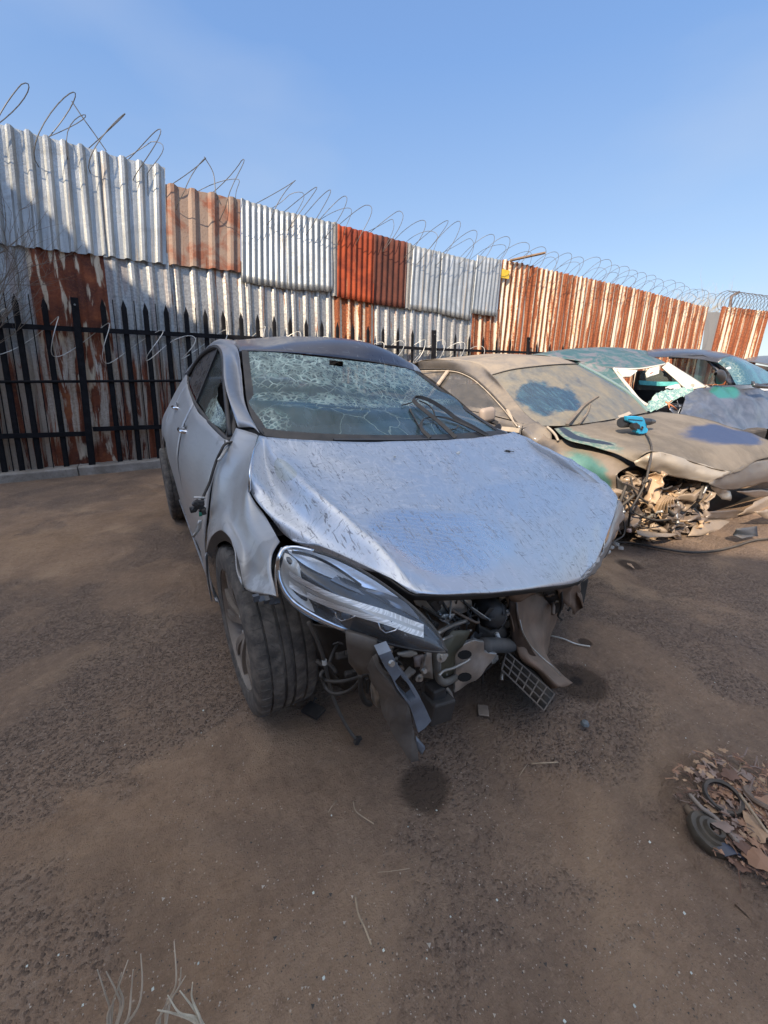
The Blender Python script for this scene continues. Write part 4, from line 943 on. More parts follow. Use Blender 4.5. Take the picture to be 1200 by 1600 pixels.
    strip([g_(672, 684, .31), g_(660, 672, .37), g_(658, 662, .43), g_(664, 654, .50), g_(682, 651, .54), g_(704, 655, .52), g_(735, 668, .46), g_(762, 682, .40)], .020, -.4)
    strip([g_(628, 633, .64), g_(640, 630, .66), g_(652, 624, .67)], .010)
    m = MB(); m.tube(spline([g_(655, 626, .66), g_(668, 632, .64), g_(676, 640, .60), g_(680, 650, .56), g_(690, 664, .47), g_(700, 671, .43), g_(712, 670, .43), g_(716, 664, .47)], 5), .004, 6); m.tube(spline([g_(640, 640, .6), g_(650, 658, .5), g_(658, 672, .40)], 5), .005, 6); m.build('loose_wire', RUB, root, True)
    m = MB(); m.ribbon([pY(522, 688, .27), pY(620, 688, .255), pY(700, 686, .31)], Vector((0, .02, .004)), .01); m.build('wiper', PLA, root)
    # ---- cabin seen through the glass
    GR = simple('cabin_grey', (.045, .046, .05), .8, var=.3, dust=.3)
    m = MB(); m.box((0, .72, .90), (1.24, .46, .10)); m.box((0, .86, .76), (1.2, .2, .3)); m.build('dashboard', GR, root, bevel=.03)
    for sx in (-.36, .36):
        m = MB(); m.box((sx, 1.62, .52), (.48, .5, .16)); m.box((sx, 1.93, .86), (.46, .14, .62), Matrix.Rotation(R(-16), 3, 'X')); m.box((sx, 2.05, 1.21), (.25, .09, .17)); m.build('seat', simple('seat_cloth', (.10, .085, .08), .9, var=.3), root, bevel=.04)
    m = MB(); m.box((0, 2.75, .80), (1.2, .14, .66), Matrix.Rotation(R(-18), 3, 'X')); m.box((0, 2.5, .5), (1.2, .5, .16)); m.build('rear_seat', GR, root, bevel=.04)
    m = MB(); cst = Vector((.36, 1.10, .92)); ax = Vector((0, -.9, .42)).normalized()
    x_ = ax.orthogonal().normalized(); y_ = ax.cross(x_); m.tube([cst+(x_*math.cos(a*.2618)+y_*math.sin(a*.2618))*.185 for a in range(24)], .016, 8, closed=True)
    for a in (0, 2.1, 4.2): m.ribbon([cst-ax*.02, cst+(x_*math.cos(a)+y_*math.sin(a))*.18], ax.cross(x_)*.04, .02)
    m.build('steering_wheel', PLA, root, True)
    m = MB(); m.box((0, 1.7, .27), (1.6, 3.2, .05)); m.build('floor_pan', DARK, root)
    m = MB(); m.box((0, .62, .60), (1.25, .05, .58)); m.build('bulkhead', DARK, root)
    # ---- left side, rear and underside so the car is whole
    def lx(y, z): return -side(y, z)
    def lskin(name, ys, zt, zb, mat, n=5):
        g = [[Vector((lx(y, a+(b-a)*i/(n-1))-.0, y, (a+(b-a)*i/(n-1))-.06)) for y, a, b in zip(ys, zt, zb)] for i in range(n)]
        return patch(name, g, mat, root, 3, th=.003)
    lskin('front_door', [.47, .75, 1.05, 1.44], [.955, 1.0, 1.03, 1.06], [.28]*4, SILV)
    lskin('rear_door', [1.452, 1.8, 2.15, 2.42], [1.06, 1.10, 1.14, 1.17], [.275, .275, .30, .76], SILV)
    lskin('rear_quarter', [2.43, 2.6, 2.85, 3.05, 3.25, 3.42], [1.18, 1.20, 1.24, 1.25, 1.22, 1.16], [.72, .74, .68, .55, .40, .40], SILV)
    lskin('sill', [.44, 1.0, 1.6, 2.25], [.272]*4, [.17]*4, SILV, 3)
    # left wing, pushed down under the bonnet
    patch('front_wing', [[pY(812, 680, .40), pY(872, 712, .14), pY(915, 738, .03), pY(955, 772, -.08)], [Vector((.90, .44, .70)), Vector((.955, .18, .60)), Vector((.96, .05, .56)), Vector((.93, -.05, .52))], [Vector((.90, .42, .22)), Vector((.94, .36, .40)), Vector((.95, .1, .50)), Vector((.93, -.08, .46))]], SILV, root, 5, th=.003)
    lg = [[Vector((.77-(z-1)*.42, y, z-.06)) for y in (.75, 1.1, 1.5, 1.95, 2.35, 2.75)] for z in (1.0,)]
    tp_ = [Vector((.66, 1.0, 1.20)), Vector((.615, 1.2, 1.29)), Vector((.60, 1.55, 1.36)), Vector((.60, 2.0, 1.375)), Vector((.60, 2.45, 1.34)), Vector((.63, 2.8, 1.22))]
    bt_ = [Vector((.78, .62, .95)), Vector((.79, 1.0, .98)), Vector((.79, 1.5, 1.01)), Vector((.79, 2.0, 1.05)), Vector((.79, 2.45, 1.09)), Vector((.77, 2.8, 1.15))]
    patch('side_glass', [tp_, [(a+b)/2+Vector((.015, 0, 0)) for a, b in zip(tp_, bt_)], bt_], glass_mat('left_glass', (.03, .04, .04), .4, alpha=.7), root, 4)
    tg = [[Vector((x, 3.32+.05*(1-(x/.7)**2), 1.22)) for x in (-.62, -.3, 0, .3, .60)], [Vector((x, 3.42+.10*(1-(x/.8)**2), .95)) for x in (-.76, -.38, 0, .38, .74)], [Vector((x, 3.44+.12*(1-(x/.85)**2), .62)) for x in (-.82, -.4, 0, .4, .80)], [Vector((x, 3.42+.12*(1-(x/.85)**2), .34)) for x in (-.80, -.4, 0, .4, .78)]]
    patch('tailgate', tg, SILV, root, 4, th=.003)
    rg = [[Vector((x, 3.0, z)) for x, z in ((-.55, 1.34), (-.28, 1.37), (0, 1.38), (.28, 1.355), (.55, 1.29))], [Vector((x, 3.33, 1.225)) for x in (-.62, -.3, 0, .3, .6)]]
    for s in (-1, 1):
        m = MB(); m.box((s*.60, 3.40, .98), (.10, .10, .34)); m.build('tail_light', simple('red_lens', (.30, .01, .01), .2), root, bevel=.02)
    # inner wheel houses
    for cy, cx in ((0, -.62), (2.647, -.60), (2.647, .60)):
        m = MB(); vs = []; n = 14
        for k in range(n+1):
            a = (-.5+(math.pi*.55+.5)*k/n) if cy == 0 else math.pi*k/n; vs += [Vector((cx-.27 if cx < 0 else cx+.27, cy+math.cos(a)*.40, .31+math.sin(a)*.42)), Vector((cx+.14 if cx < 0 else cx-.14, cy+math.cos(a)*.40, .31+math.sin(a)*.42))]
        m.add(vs, [(2*k, 2*k+1, 2*k+3, 2*k+2) for k in range(n)]+[tuple(2*k+1 for k in range(n+1))]); m.build('wheel_housing', DARK, root)
    # ---- wheels
    sa = R(1)
    wheel(root, (-.795, .115, .320), (-math.cos(sa), -math.sin(sa), .0), .320, .215)
    wheel(root, (-.885, 2.66, .318), (-1, 0, 0), .318, .205); wheel(root, (.80, 2.647, .318), (1, 0, 0), .318, .205)
    return root
SIL = silver()
# ---------------------------------------------------------------- headlight hanging out of its place
def headlight(root):
    hl = empty('headlight', Vector((-.72, -.5, .66))-worg(root), None, None); hl.parent = root; del hl['org']
    a, b, c = pY(443, 856, -.415), pY(440, 925, -.45), pY(695, 1018, -.655)
    n = (b-a).cross(c-a).normalized()
    if n.dot(CAM-a) < 0: n = -n
    cc = (a+b+c)/3
    def H(px, py, off=0):
        r = ray(px, py).normalized(); t = (a-CAM).dot(n)/r.dot(n)
        u = (px-435)/260; tq = min(max(u, 0), 1); top = 855+ (u*260)**1.28*.125; bot = 885+ (1-(1-tq)**2.2)*134
        mid = (top+bot)/2; hw = max(8, (bot-top)/2); e = min(1, abs(py-mid)/hw)
        bl = .055*(1-e*e)*min(1, (1-tq)*3+.05)*min(1, tq*6+.2)
        return CAM+r*(t-bl-off)
    top = [(444, 856), (470, 855), (510, 866), (550, 883), (590, 907), (630, 936), (660, 962), (684, 990), (695, 1013)]
    bot = [(435, 888), (441, 925), (461, 950), (495, 971), (535, 986), (580, 999), (625, 1010), (665, 1017), (696, 1019)]
    def G(off=0, k0=0, k1=1, tp=top, bt=bot, n=6, sh=0):
        return [[H(t[0]+(b_[0]-t[0])*v, t[1]+(b_[1]-t[1])*v, off) for t, b_ in zip(tp, bt)] for v in [k0+(k1-k0)*i/n for i in range(n+1)]]
    BLKG = NT('lamp_black'); BLKG.bsdf(col=(.012, .014, .018), rough=.22, coat=.5, nrm=BLKG.bump(BLKG.noise(BLKG.co(), 60, 5, .7), .10, .002))
    patch('lamp_bowl', G(0), BLKG.mat, hl, 4)
    # back shell
    g = G(0); edge = g[0]+g[-1][::-1]
    back = [q-n*.11+(cc-q)*.25 for q in edge]
    m = MB(); N = len(edge); m.add(edge+back, [(i, (i+1) % N, N+(i+1) % N, N+i) for i in range(N)]+[tuple(range(N, 2*N))]); m.build('lamp_shell', PLA, hl)
    def strip(name, tp, bt, mat, off=.004, n=3): return patch(name, G(off, 0, 1, tp, bt, n), mat, hl, 4)
    refl = NT('lamp_reflector'); nn = refl.noise(refl.co('Object', (3, 3, 20)), 8, 4, .6, .5); refl.bsdf(col=refl.mix(nn, (.55, .62, .72), (.88, .90, .93)), met=.7, rough=.28, nrm=refl.bump(nn, .2, .003))
    pale = NT('lamp_pale'); nn = pale.noise(pale.co('Object', (4, 4, 30)), 6, 4, .6, .3); pale.bsdf(col=pale.mix(nn, (.36, .355, .34), (.56, .55, .52)), met=.25, rough=.3, coat=.4)
    bar = NT('lamp_light_guide'); nn = bar.noise(bar.co('Object', (2, 2, 60)), 9, 2, .5, .2); bar.bsdf(col=bar.mix(bar.sm(nn, .42, .58), (.55, .55, .54), (.85, .85, .84)), met=.1, rough=.35, coat=.3)
    grey = NT('lamp_grey'); grey.bsdf(col=(.17, .19, .225), met=.6, rough=.28, coat=.4)
    strip('reflector', [(449, 859), (475, 860), (512, 870), (550, 887), (588, 909), (618, 930)], [(452, 864), (478, 884), (515, 902), (555, 914), (590, 923), (623, 934)], refl.mat)
    strip('reflector', [(524, 901), (560, 915), (600, 926), (632, 940), (655, 965)], [(516, 906), (550, 922), (590, 938), (625, 952), (654, 968)], grey.mat, .0035)
    strip('side_reflector', [(445, 864), (454, 868), (467, 882), (480, 925)], [(438, 890), (444, 922), (470, 947), (494, 962)], pale.mat, .004)
    m = MB(); m.ribbon(spline([H(456, 862, .010), H(485, 868, .010), H(513, 880, .010), H(540, 897, .010), H(565, 915, .010)], 5), Vector((0, .001, .007)), .003); m.build('blade', BLKG.mat, hl)
    for k, (dy, col) in enumerate(((-2, bar.mat), (8, pale.mat), (15, bar.mat))):
        tp = [(452, 893+dy), (470, 905+dy), (513, 926+dy*.9), (560, 942+dy*.9), (607, 956+dy*.85), (640, 969+dy*.8), (662, 977+dy*.7)]
        bt = [(x, y+(9 if k != 1 else 6)) for x, y in tp]
        strip('light_guide', tp, bt, col, .007+.001*k, 2)
    def vee(pts):
        m = MB(); m.tube([H(x, y, .009) for x, y in pts], .0016, 5); m.build('projector_frame', CHR, hl, True)
    vee([(524, 957), (526, 965), (534, 970), (548, 966), (556, 962)]); vee([(591, 972), (594, 982), (603, 989), (617, 985), (624, 980)])
    for x, y in ((541, 960), (607, 977)):
        m = MB(); q = H(x, y, .004); m.lathe(q, n, [(.0, .003), (.008, .002), (.011, 0)], 16); m.build('projector_lens', GLA, hl, True)
    m = MB(); m.tube(spline([H(490, 861, .002), H(462, 855, .003), H(444, 858, .004), H(436, 872, .005), H(435, 890, .006), H(439, 910, .006), H(449, 929, .006), H(466, 946, .006), H(500, 966, .006), H(535, 981, .004), H(570, 992, .002)], 6), [.004]*10+[.0055]*30+[.0065]*15+[.003]*6, 8); m.build('bright_rim', CHR, hl, True)
    m = MB(); m.tube(spline([H(x, y, .001) for x, y in top[1:]]+[H(x, y, .001) for x, y in bot[::-1][:5]], 4), .0035, 6); m.build('lens_edge', PLA, hl, True)
    lens = NT('clear_lens'); lb = lens.bsdf(col=(.9, .93, .95), rough=.05, spec=.7, coat=.6, nrm=lens.bump(lens.noise(lens.co(), 30, 4, .6), .05, .002))
    ds = lens.sm(lens.noise(lens.co(), 45, 6, .75), .60, .75); lens.set(lb.inputs['Alpha'], lens.math('ADD', .07, lens.mul(ds, .25)))
    patch('lens', G(.013), lens.mat, hl, 4)
GLA = simple('dark_glass_bead', (.10, .12, .15), .08, .3)
headlight(SIL)

# ---------------------------------------------------------------- torn front end of the silver car
def front(root):
    OL = simple('olive_primer', (.085, .082, .055), .6, .3, var=.3, dust=.3)
    def pl(name, pts, Y, th=.004, mat=BROWN, cr=.0, seed=0, bev=0, sub=2):
        q = [pY(p[0], p[1], (p[2] if len(p) > 2 else Y)) for p in pts]; return fpoly(name, q, th, mat, root, bev, cr, seed, sub)
    def tb(name, pts, r, mat=RUB, n=8, k=6): 
        m = MB(); m.tube(spline([pY(*p) for p in pts], k), r, n); return m.build(name, mat, root, True)
    # dark mass: engine block, gearbox, radiator carrier, behind everything
    m = MB(); m.box((-.10, .10, .46), (.66, .56, .34)); m.box((.30, .10, .30), (.40, .50, .22)); m.build('engine', DARK, root, bevel=.03)
    m = MB(); m.box((.26, -.06, .30), (.34, .30, .24)); m.lathe(Vector((.26, -.20, .30)), (0, -1, 0), [(0, .05), (.09, .05), (.11, .02), (.12, 0)], 24); m.build('gearbox', METAL, root, bevel=.02)
    for s, z in ((-.52, .48), (.56, .26)): m = MB(); m.box((s, .12, z), (.07, .9, .13)); m.build('chassis_rail', DARK, root, bevel=.006)
    m = MB(); m.box((.05, .1, .24), (1.0, .55, .05)); m.build('subframe', DARK, root, bevel=.01)
    m = MB(); m.tube([(-.70, .02, .24), (-.40, .12, .25), (-.30, .3, .26)], [.025, .03, .03], 8); m.build('lower_arm', BROWN, root, True)
    m = MB(); m.tube([(-.60, .03, .34), (-.56, .10, .62), (-.54, .16, .84)], [.028, .04, .055], 12); m.build('strut', DARK, root, True)
    m = MB()                                                       # coil spring
    m.tube([Vector((-.57+math.cos(a*.5)*.065, .1+math.sin(a*.5)*.065, .52+a*.0045)) for a in range(70)], .008, 6); m.build('spring', BROWN, root, True)
    # radiator panel remains and cross tubes seen under the bonnet edge
    pl('slam_panel', [(645, 932), (700, 931), (735, 938), (742, 952), (712, 962), (672, 958), (652, 948)], -.42, .006, METAL, .02, 1)
    pl('inner_wing', [(655, 950, -.40), (700, 960, -.34), (742, 978, -.30), (735, 1000, -.36), (690, 1020, -.46), (668, 985, -.46)], -.4, .005, BROWN, .012, 2)
    tb('coolant_pipe', [(682, 990, -.56), (705, 978, -.50), (728, 970, -.45)], .006, METAL); tb('coolant_pipe', [(690, 1000, -.56), (715, 990, -.5), (736, 985, -.48)], .004, METAL)
    tb('air_pipe', [(700, 950, -.42), (722, 962, -.44), (742, 972, -.46), (748, 972, -.46)], .005, BROWN)
    tb('cable', [(660, 948, -.46), (690, 966, -.44), (712, 968, -.43), (748, 960, -.42)], .004)
    pl('radiator_bracket', [(688, 1003), (708, 985), (734, 985), (722, 1010), (712, 1022), (708, 1052), (690, 1062), (680, 1050)], -.52, .005, OL, .006, 3)
    # two-holed bright crumpled casting
    outer = [(708, 1012), (722, 1006), (738, 997), (754, 1000), (757, 1017), (775, 1020), (766, 1034), (757, 1042), (742, 1060), (725, 1070), (708, 1080), (709, 1045)]
    bm_pts = [pY(x, y, -.50-.0003*(x-700)) for x, y in outer]
    o = fpoly('crushed_casting', bm_pts, .010, simple('bright_casting', (.46, .45, .43), .30, .8, var=.3, sc=14, dust=.12, bs=18), root, .003, .016, 5, 4)
    for cx, cy in ((726, 1023), (726, 1058)):  # flat black discs: the dark inside of the holes put into the colour
        q = [pY(cx+10.5*math.cos(a_*.524)+3*math.sin(a_*.524), cy+6.5*math.sin(a_*.524)-3*math.cos(a_*.524), -.545) for a_ in range(12)]; fpoly('hole_shade_disc', q, .002, simple('hole_black', (.004, .004, .004), .9), root)
    tb('return_pipe', [(682, 1010, -.56), (683, 1035, -.56), (684, 1055, -.55), (692, 1066, -.54), (706, 1062, -.52), (716, 1056, -.5)], .011, simple('grey_pipe', (.16, .155, .14), .5, .3, dust=.3))
    tb('fuel_line', [(686, 1055, -.58), (694, 1048, -.57), (708, 1044, -.56), (728, 1034, -.56), (734, 1030, -.56)], .0035, METAL)
    # horn / pump in black, thick hose
    c = pY(766, 957, -.40); m = MB(); m.lathe(c, Vector((-.3, -1, .25)), [(0, .05), (.030, .05), (.048, .035), (.055, 0), (.055, -.06)], 28)
    for k in range(7): 
        a = k*.45-1.4; m.ribbon([c+Vector((math.cos(a)*.02, -.055, math.sin(a)*.02)), c+Vector((math.cos(a)*.05, -.035, math.sin(a)*.05))], Vector((.004, 0, .004)), .006)
    m.build('water_pump', PLA, root, auto=40)
    tb('hose', [(755, 1009, -.50), (775, 1008, -.48), (795, 1008, -.44), (812, 1000, -.40)], .026, simple('hose_rubber', (.05, .056, .060), .6, dust=.35), 14)
    pl('pump_bracket', [(745, 975), (765, 985), (785, 975), (795, 990), (780, 1003), (757, 1002), (744, 990)], -.42, .01, DARK, .01, 4)
    tb('white_clip', [(776, 990, -.46), (779, 998, -.46)], .008, simple('white_plastic', (.6, .58, .54), .4))
    # torn beam end: pressed brown steel curling down to a point
    g = [[pY(790, 932, -.42), pY(818, 928, -.38), pY(846, 925, -.32), pY(872, 930, -.24)],
         [pY(796, 950, -.44), pY(820, 940, -.40), pY(846, 957, -.36), pY(874, 955, -.26)],
         [pY(800, 972, -.46), pY(822, 985, -.43), pY(848, 985, -.38), pY(864, 985, -.28)],
         [pY(806, 1000, -.46), pY(826, 1003, -.46), pY(846, 1010, -.42), pY(856, 1012, -.32)],
         [pY(812, 1026, -.47), pY(832, 1030, -.50), pY(848, 1030, -.49), pY(856, 1034, -.43)],
         [pY(838, 1048, -.50), pY(850, 1050, -.53), pY(862, 1048, -.52), pY(872, 1048, -.48)],
         [pY(862, 1076, -.54), pY(874, 1073, -.57), pY(885, 1072, -.565), pY(894, 1068, -.55)]]
    patch('beam_end', g, BROWN, root, 5, th=.004, disp=lambda u, v, p: .012*noise.noise(p*13)+.018*math.exp(-((u-.45)/.16)**2)*(1 if v < .7 else .4))
    pl('beam_web', [(795, 937, -.44), (806, 938, -.46), (808, 960, -.48), (815, 985, -.48), (828, 1008, -.48), (842, 1032, -.47), (836, 1034, -.46), (818, 1028, -.45), (806, 1030, -.45), (800, 1000, -.45), (795, 965, -.44)], 0, .006, simple('beam_steel', (.14, .105, .085), .42, .6, var=.35, dust=.25), .006, 7)
    tb('torn_edge', [(812, 968, -.47), (818, 990, -.49), (830, 1010, -.49), (848, 1028, -.52), (862, 1040, -.55), (876, 1055, -.56)], .0022, METAL)
    pl('torn_flap', [(872, 918, -.40), (890, 912, -.38), (908, 909, -.36), (903, 930, -.36), (909, 952, -.35), (898, 960, -.34), (886, 946, -.35), (876, 938, -.36)], 0, .004, BROWN, .022, 9, sub=4)
    pl('torn_flap', [(846, 920, -.36), (874, 918, -.36), (882, 932, -.34), (876, 950, -.30), (862, 965, -.28), (856, 940, -.33)], 0, .004, DARK, .02, 11)
    pl('torn_flap', [(792, 925, -.5), (822, 924, -.49), (840, 930, -.46), (812, 938, -.46), (798, 936, -.47)], 0, .004, BROWN, .012, 12)
    tb('broken_cable', [(876, 915, -.36), (878, 935, -.37), (876, 952, -.36), (872, 962, -.35), (878, 968, -.34)], .005, RUB)
    # ribbed undertray corner hanging down
    a, b, c, d = pY(792, 1018, -.44), pY(838, 1034, -.48), pY(867, 1084, -.57), pY(850, 1110, -.60)
    e = pY(784, 1046, -.46)
    GT = simple('tray_plastic', (.060, .052, .046), .55, dust=.45)
    pl('undertray', [(786, 1046, -.445), (792, 1020, -.425), (838, 1036, -.465), (867, 1085, -.555), (851, 1110, -.585)], 0, .003, DARK, .0, 3)
    m = MB()
    for k in range(7):
        f = k/6; p = e.lerp(d, f); q = a.lerp(c, f) if k else a; m.ribbon([p+(CAM-p).normalized()*.012, q+(CAM-q).normalized()*.012], (CAM-p).normalized()*.022, .004)
    for k in range(4):
        f = k/3; p = e.lerp(a, f); q = d.lerp(c, f); m.ribbon([p+(CAM-p).normalized()*.012, q+(CAM-q).normalized()*.012], (CAM-p).normalized()*.022, .005)
    m.build('tray_ribs', GT, root)
    # black box and lower bracket
    c = pY(682, 1103, -.50); m = MB(); m.box(c, (.085, .07, .075), Matrix.Rotation(R(12), 3, 'Y')); m.box(c+Vector((0, .01, .05)), (.05, .05, .05)); m.build('sensor_box', PLA, root, bevel=.006)
    tb('hanger', [(690, 1070, -.5), (700, 1078, -.5), (706, 1090, -.49), (703, 1100, -.49)], .006, METAL)
    # inner wing box left of the bracket
    pl('inner_bracket', [(541, 985, -.56), (588, 1000, -.60), (592, 1045, -.60), (563, 1053, -.56), (546, 1034, -.54)], 0, .01, simple('grey_brown_steel', (.13, .115, .10), .55, .4, dust=.3), .004, 2)
    pl('inner_bracket', [(583, 1050, -.52), (592, 1060, -.54), (597, 1095, -.50), (590, 1105, -.50), (583, 1098, -.5), (580, 1075, -.5)], 0, .008, METAL, .003, 4)
    tb('bracket_leg', [(563, 1052, -.56), (564, 1080, -.54), (570, 1096, -.52), (578, 1100, -.50)], .007, DARK)
    pl('wheel_liner', [(488, 975, -.30), (540, 980, -.36), (560, 1000, -.34), (566, 1060, -.26), (540, 1075, -.18), (500, 1060, -.14)], 0, .004, DARK, .02, 6)
    # grey plastic bumper bracket
    def Q(x, y, Y): return pY(x, y, Y)
    face = [(588, 1016), (607, 1009), (613, 1024), (619, 1038), (634, 1056), (650, 1078), (660, 1098), (670, 1120), (660, 1131), (650, 1138), (643, 1115), (636, 1096), (626, 1082), (616, 1068), (609, 1052), (597, 1034)]
    hole = [(622, 1047), (633, 1061), (646, 1083), (637, 1090), (622, 1074), (613, 1057)]
    Yf = lambda y: -.665+(y-1010)*.0005
    # ring of quads round the hole plus ends
    br = simple('bracket_plastic', (.16, .19, .23), .34, 0, var=.35, sc=10, dust=.12)
    def quadstrip(A, B_, name):
        m = MB(); va = [Q(x, y, Yf(y)) for x, y in A]; vb = [Q(x, y, Yf(y)) for x, y in B_]; N = len(va)
        m.add(va+vb, [(i, i+1, N+i+1, N+i) for i in range(N-1)]); o = m.build(name, br, root); s = o.modifiers.new('s', 'SOLIDIFY'); s.thickness = .03; s.offset = 1 
        bb = o.modifiers.new('b', 'BEVEL'); bb.width = .003; bb.segments = 2; return o
    m = MB()
    V = [Q(x, y, Yf(y)) for x, y in face]; Hh = [Q(x, y, Yf(y)) for x, y in hole]
    def qd(idx, lst): m.add(lst, [tuple(range(len(lst)))])
    qd(0, [V[0], V[1], V[2], V[15]]); qd(0, [V[15], V[2], V[3], Hh[0], Hh[5], V[14]]); qd(0, [V[3], V[4], Hh[1], Hh[0]]); qd(0, [V[4], V[5], Hh[2], Hh[1]])
    qd(0, [V[14], Hh[5], Hh[4], V[13]]); qd(0, [V[13], Hh[4], Hh[3], V[12]]); qd(0, [V[12], Hh[3], V[11]]); qd(0, [Hh[3], Hh[2], V[5], V[6], V[10], V[11]]); qd(0, [V[6], V[7], V[8], V[9], V[10]])
    o = m.build('bumper_bracket', br, root); w = o.modifiers.new('w', 'WELD'); s = o.modifiers.new('s', 'SOLIDIFY'); s.thickness = .026; s.offset = 0; bb = o.modifiers.new('b', 'BEVEL'); bb.width = .003; bb.segments = 2; bb.limit_method = 'ANGLE'
    pl('bracket_side', [(578, 1040, -.58), (590, 1022, -.62), (600, 1045, -.63), (618, 1072, -.64), (636, 1100, -.63), (646, 1135, -.62), (651, 1160, -.61), (651, 1183, -.60), (641, 1187, -.60), (628, 1165, -.59), (612, 1135, -.57), (598, 1100, -.56), (585, 1066, -.56)], 0, .012, simple('bracket_dark', (.115, .105, .095), .42, var=.4, dust=.35), .010, 3, .002, 3)
    pl('bracket_foot', [(650, 1152, -.62), (664, 1168, -.61), (659, 1177, -.60), (650, 1168, -.60)], 0, .008, br, 0, 1)
    m = MB(); p = Q(611, 1036, -.69); m.lathe(p, (0, -1, .2), [(0, .006), (.006, .006), (.007, 0)], 10); m.build('bolt', METAL, root)
    # small fittings under the lamp tip
    pl('lamp_tab', [(620, 1020, -.60), (642, 1016, -.60), (652, 1022, -.60), (640, 1026, -.59), (628, 1024, -.59)], 0, .006, simple('dirty_white_plastic', (.40, .37, .32), .5, dust=.4), .006, 3)
    pl('lamp_tab', [(646, 1026, -.57), (660, 1022, -.57), (656, 1038, -.57), (648, 1040, -.56)], 0, .008, simple('pinkish_plastic', (.30, .23, .20), .5, dust=.4), .006, 4)
    pl('steel_strap', [(666, 1018, -.60), (674, 1018, -.60), (676, 1060, -.56), (662, 1058, -.56), (656, 1048, -.57), (668, 1044, -.58)], 0, .004, METAL, .002, 5)
    c = Q(690, 1025, -.60); m = MB(); m.lathe(c, (-.1, -1, .2), [(0, .010), (.007, .010), (.009, .004), (.016, .003), (.016, 0)], 12); m.build('bolt', METAL, root)
    c = Q(662, 1047, -.585); m = MB(); m.lathe(c, (-.1, -1, .2), [(0, .008), (.006, .008), (.007, 0)], 10); m.build('bolt', METAL, root)
    # loom hanging beside the tyre
    tb('loom', [(482, 972, -.38), (492, 992, -.38), (500, 1012, -.37), (507, 1034, -.36), (513, 1062, -.34), (520, 1088, -.32), (531, 1115, -.31), (543, 1137, -.30), (555, 1154, -.295)], .0055, simple('loom_tape', (.10, .09, .08), .7, dust=.4))
    tb('loom', [(505, 1048, -.36), (501, 1056, -.37), (509, 1063, -.37), (530, 1065, -.40), (552, 1061, -.44), (572, 1054, -.50), (588, 1050, -.54)], .0055, RUB)
    tb('loom', [(503, 1060, -.36), (509, 1074, -.37), (520, 1083, -.40), (535, 1083, -.42), (550, 1077, -.46), (562, 1064, -.50)], .0055, RUB)
    tb('loom', [(530, 1000, -.30), (520, 1020, -.31), (515, 1040, -.33), (524, 1058, -.34), (535, 1070, -.34)], .005, RUB)
    m = MB(); c = Q(558, 1157, -.295); m.box(c, (.018, .016, .026), Matrix.Rotation(.5, 3, 'Y')); m.box(c+Vector((.012, 0, .004)), (.010, .012, .012)); m.build('connector', PLA, root, bevel=.002)
    m = MB(); c = Q(507, 1034, -.365); m.tube([c+Vector((0, 0, .006)), c-Vector((0, 0, .008))], .0075, 8); m.build('white_clip', simple('clip_white', (.65, .63, .58), .4), root)
    m = MB()
    for k in range(5): c = Q(400+k*8, 934+k*1.5, -.40); m.box(c, (.014, .012, .014), Matrix.Rotation(k, 3, 'X'))
    m.build('wing_clip', GPL, root)
    rnd = random.Random(77); MT = [METAL, BROWN, DARK, PLA, DARK, simple('dirty_alloy', (.30, .28, .25), .45, .5, var=.35, dust=.3), simple('hose_black', (.03, .03, .03), .5, dust=.2)]
    def zone(n, x0, x1, y0, y1, Y0, Y1, s0, s1):
        for k in range(n):
            x = rnd.uniform(x0, x1); y = rnd.uniform(y0, y1); Y = rnd.uniform(Y0, Y1); q = pY(x, y, Y); s = rnd.uniform(s0, s1); c = rnd.random(); mt = MT[rnd.randint(0, 5)]
            if c < .35:
                pts = [q+Vector((math.cos(a*1.05+k)*s*rnd.uniform(.5, 1.1), rnd.uniform(-.01, .01), math.sin(a*1.05+k)*s*.55*rnd.uniform(.5, 1.1))) for a in range(6)]
                fpoly('torn_bracket', pts, .004, mt, root, .001, .02, k, 2)
            elif c < .65:
                d = Vector((rnd.uniform(-1, 1), rnd.uniform(-.5, .5), rnd.uniform(-.7, .7))).normalized()*s*1.5; m = MB(); m.tube(spline([q-d, q-d*.3+Vector((0, 0, rnd.uniform(-.02, .02))), q+d*.4, q+d], 4), rnd.uniform(.003, .009), 7); m.build('pipe', mt, root, True)
            elif c < .85:
                m = MB(); rot = Matrix.Rotation(rnd.uniform(-1, 1), 3, 'Y') @ Matrix.Rotation(rnd.uniform(-.5, .5), 3, 'X'); m.box(q, (s, s*.5, s*.5), rot); m.box(q+Vector((s*.3, -s*.2, s*.2)), (s*.4, s*.3, s*.4), rot); m.build('fitting', mt, root, bevel=.003)
            else:
                m = MB(); m.lathe(q, (rnd.uniform(-.5, .5), -1, rnd.uniform(-.3, .5)), [(0, .012), (.006, .012), (.007, .004), (.013, .003), (.013, 0)], 10); m.build('bolt', METAL, root)
    zone(26, 655, 800, 934, 1000, -.46, -.34, .018, .05); zone(14, 605, 700, 1012, 1075, -.56, -.46, .014, .04); zone(12, 690, 790, 995, 1055, -.46, -.38, .015, .04); zone(12, 800, 900, 922, 955, -.36, -.24, .015, .04); MT[0] = MT[5] = DARK; zone(7, 510, 600, 990, 1080, -.40, -.25, .015, .04)
    for k in range(9):
        a = (rnd.uniform(650, 780), rnd.uniform(935, 960), -.42); b = (a[0]+rnd.uniform(-50, 60), a[1]+rnd.uniform(15, 60), -.42+rnd.uniform(-.05, .03)); c_ = ((a[0]+b[0])/2+rnd.uniform(-20, 20), (a[1]+b[1])/2+rnd.uniform(5, 25), -.45)
        tb('cable', [a, c_, b], rnd.uniform(.0025, .005), MT[6] if k % 3 else METAL)
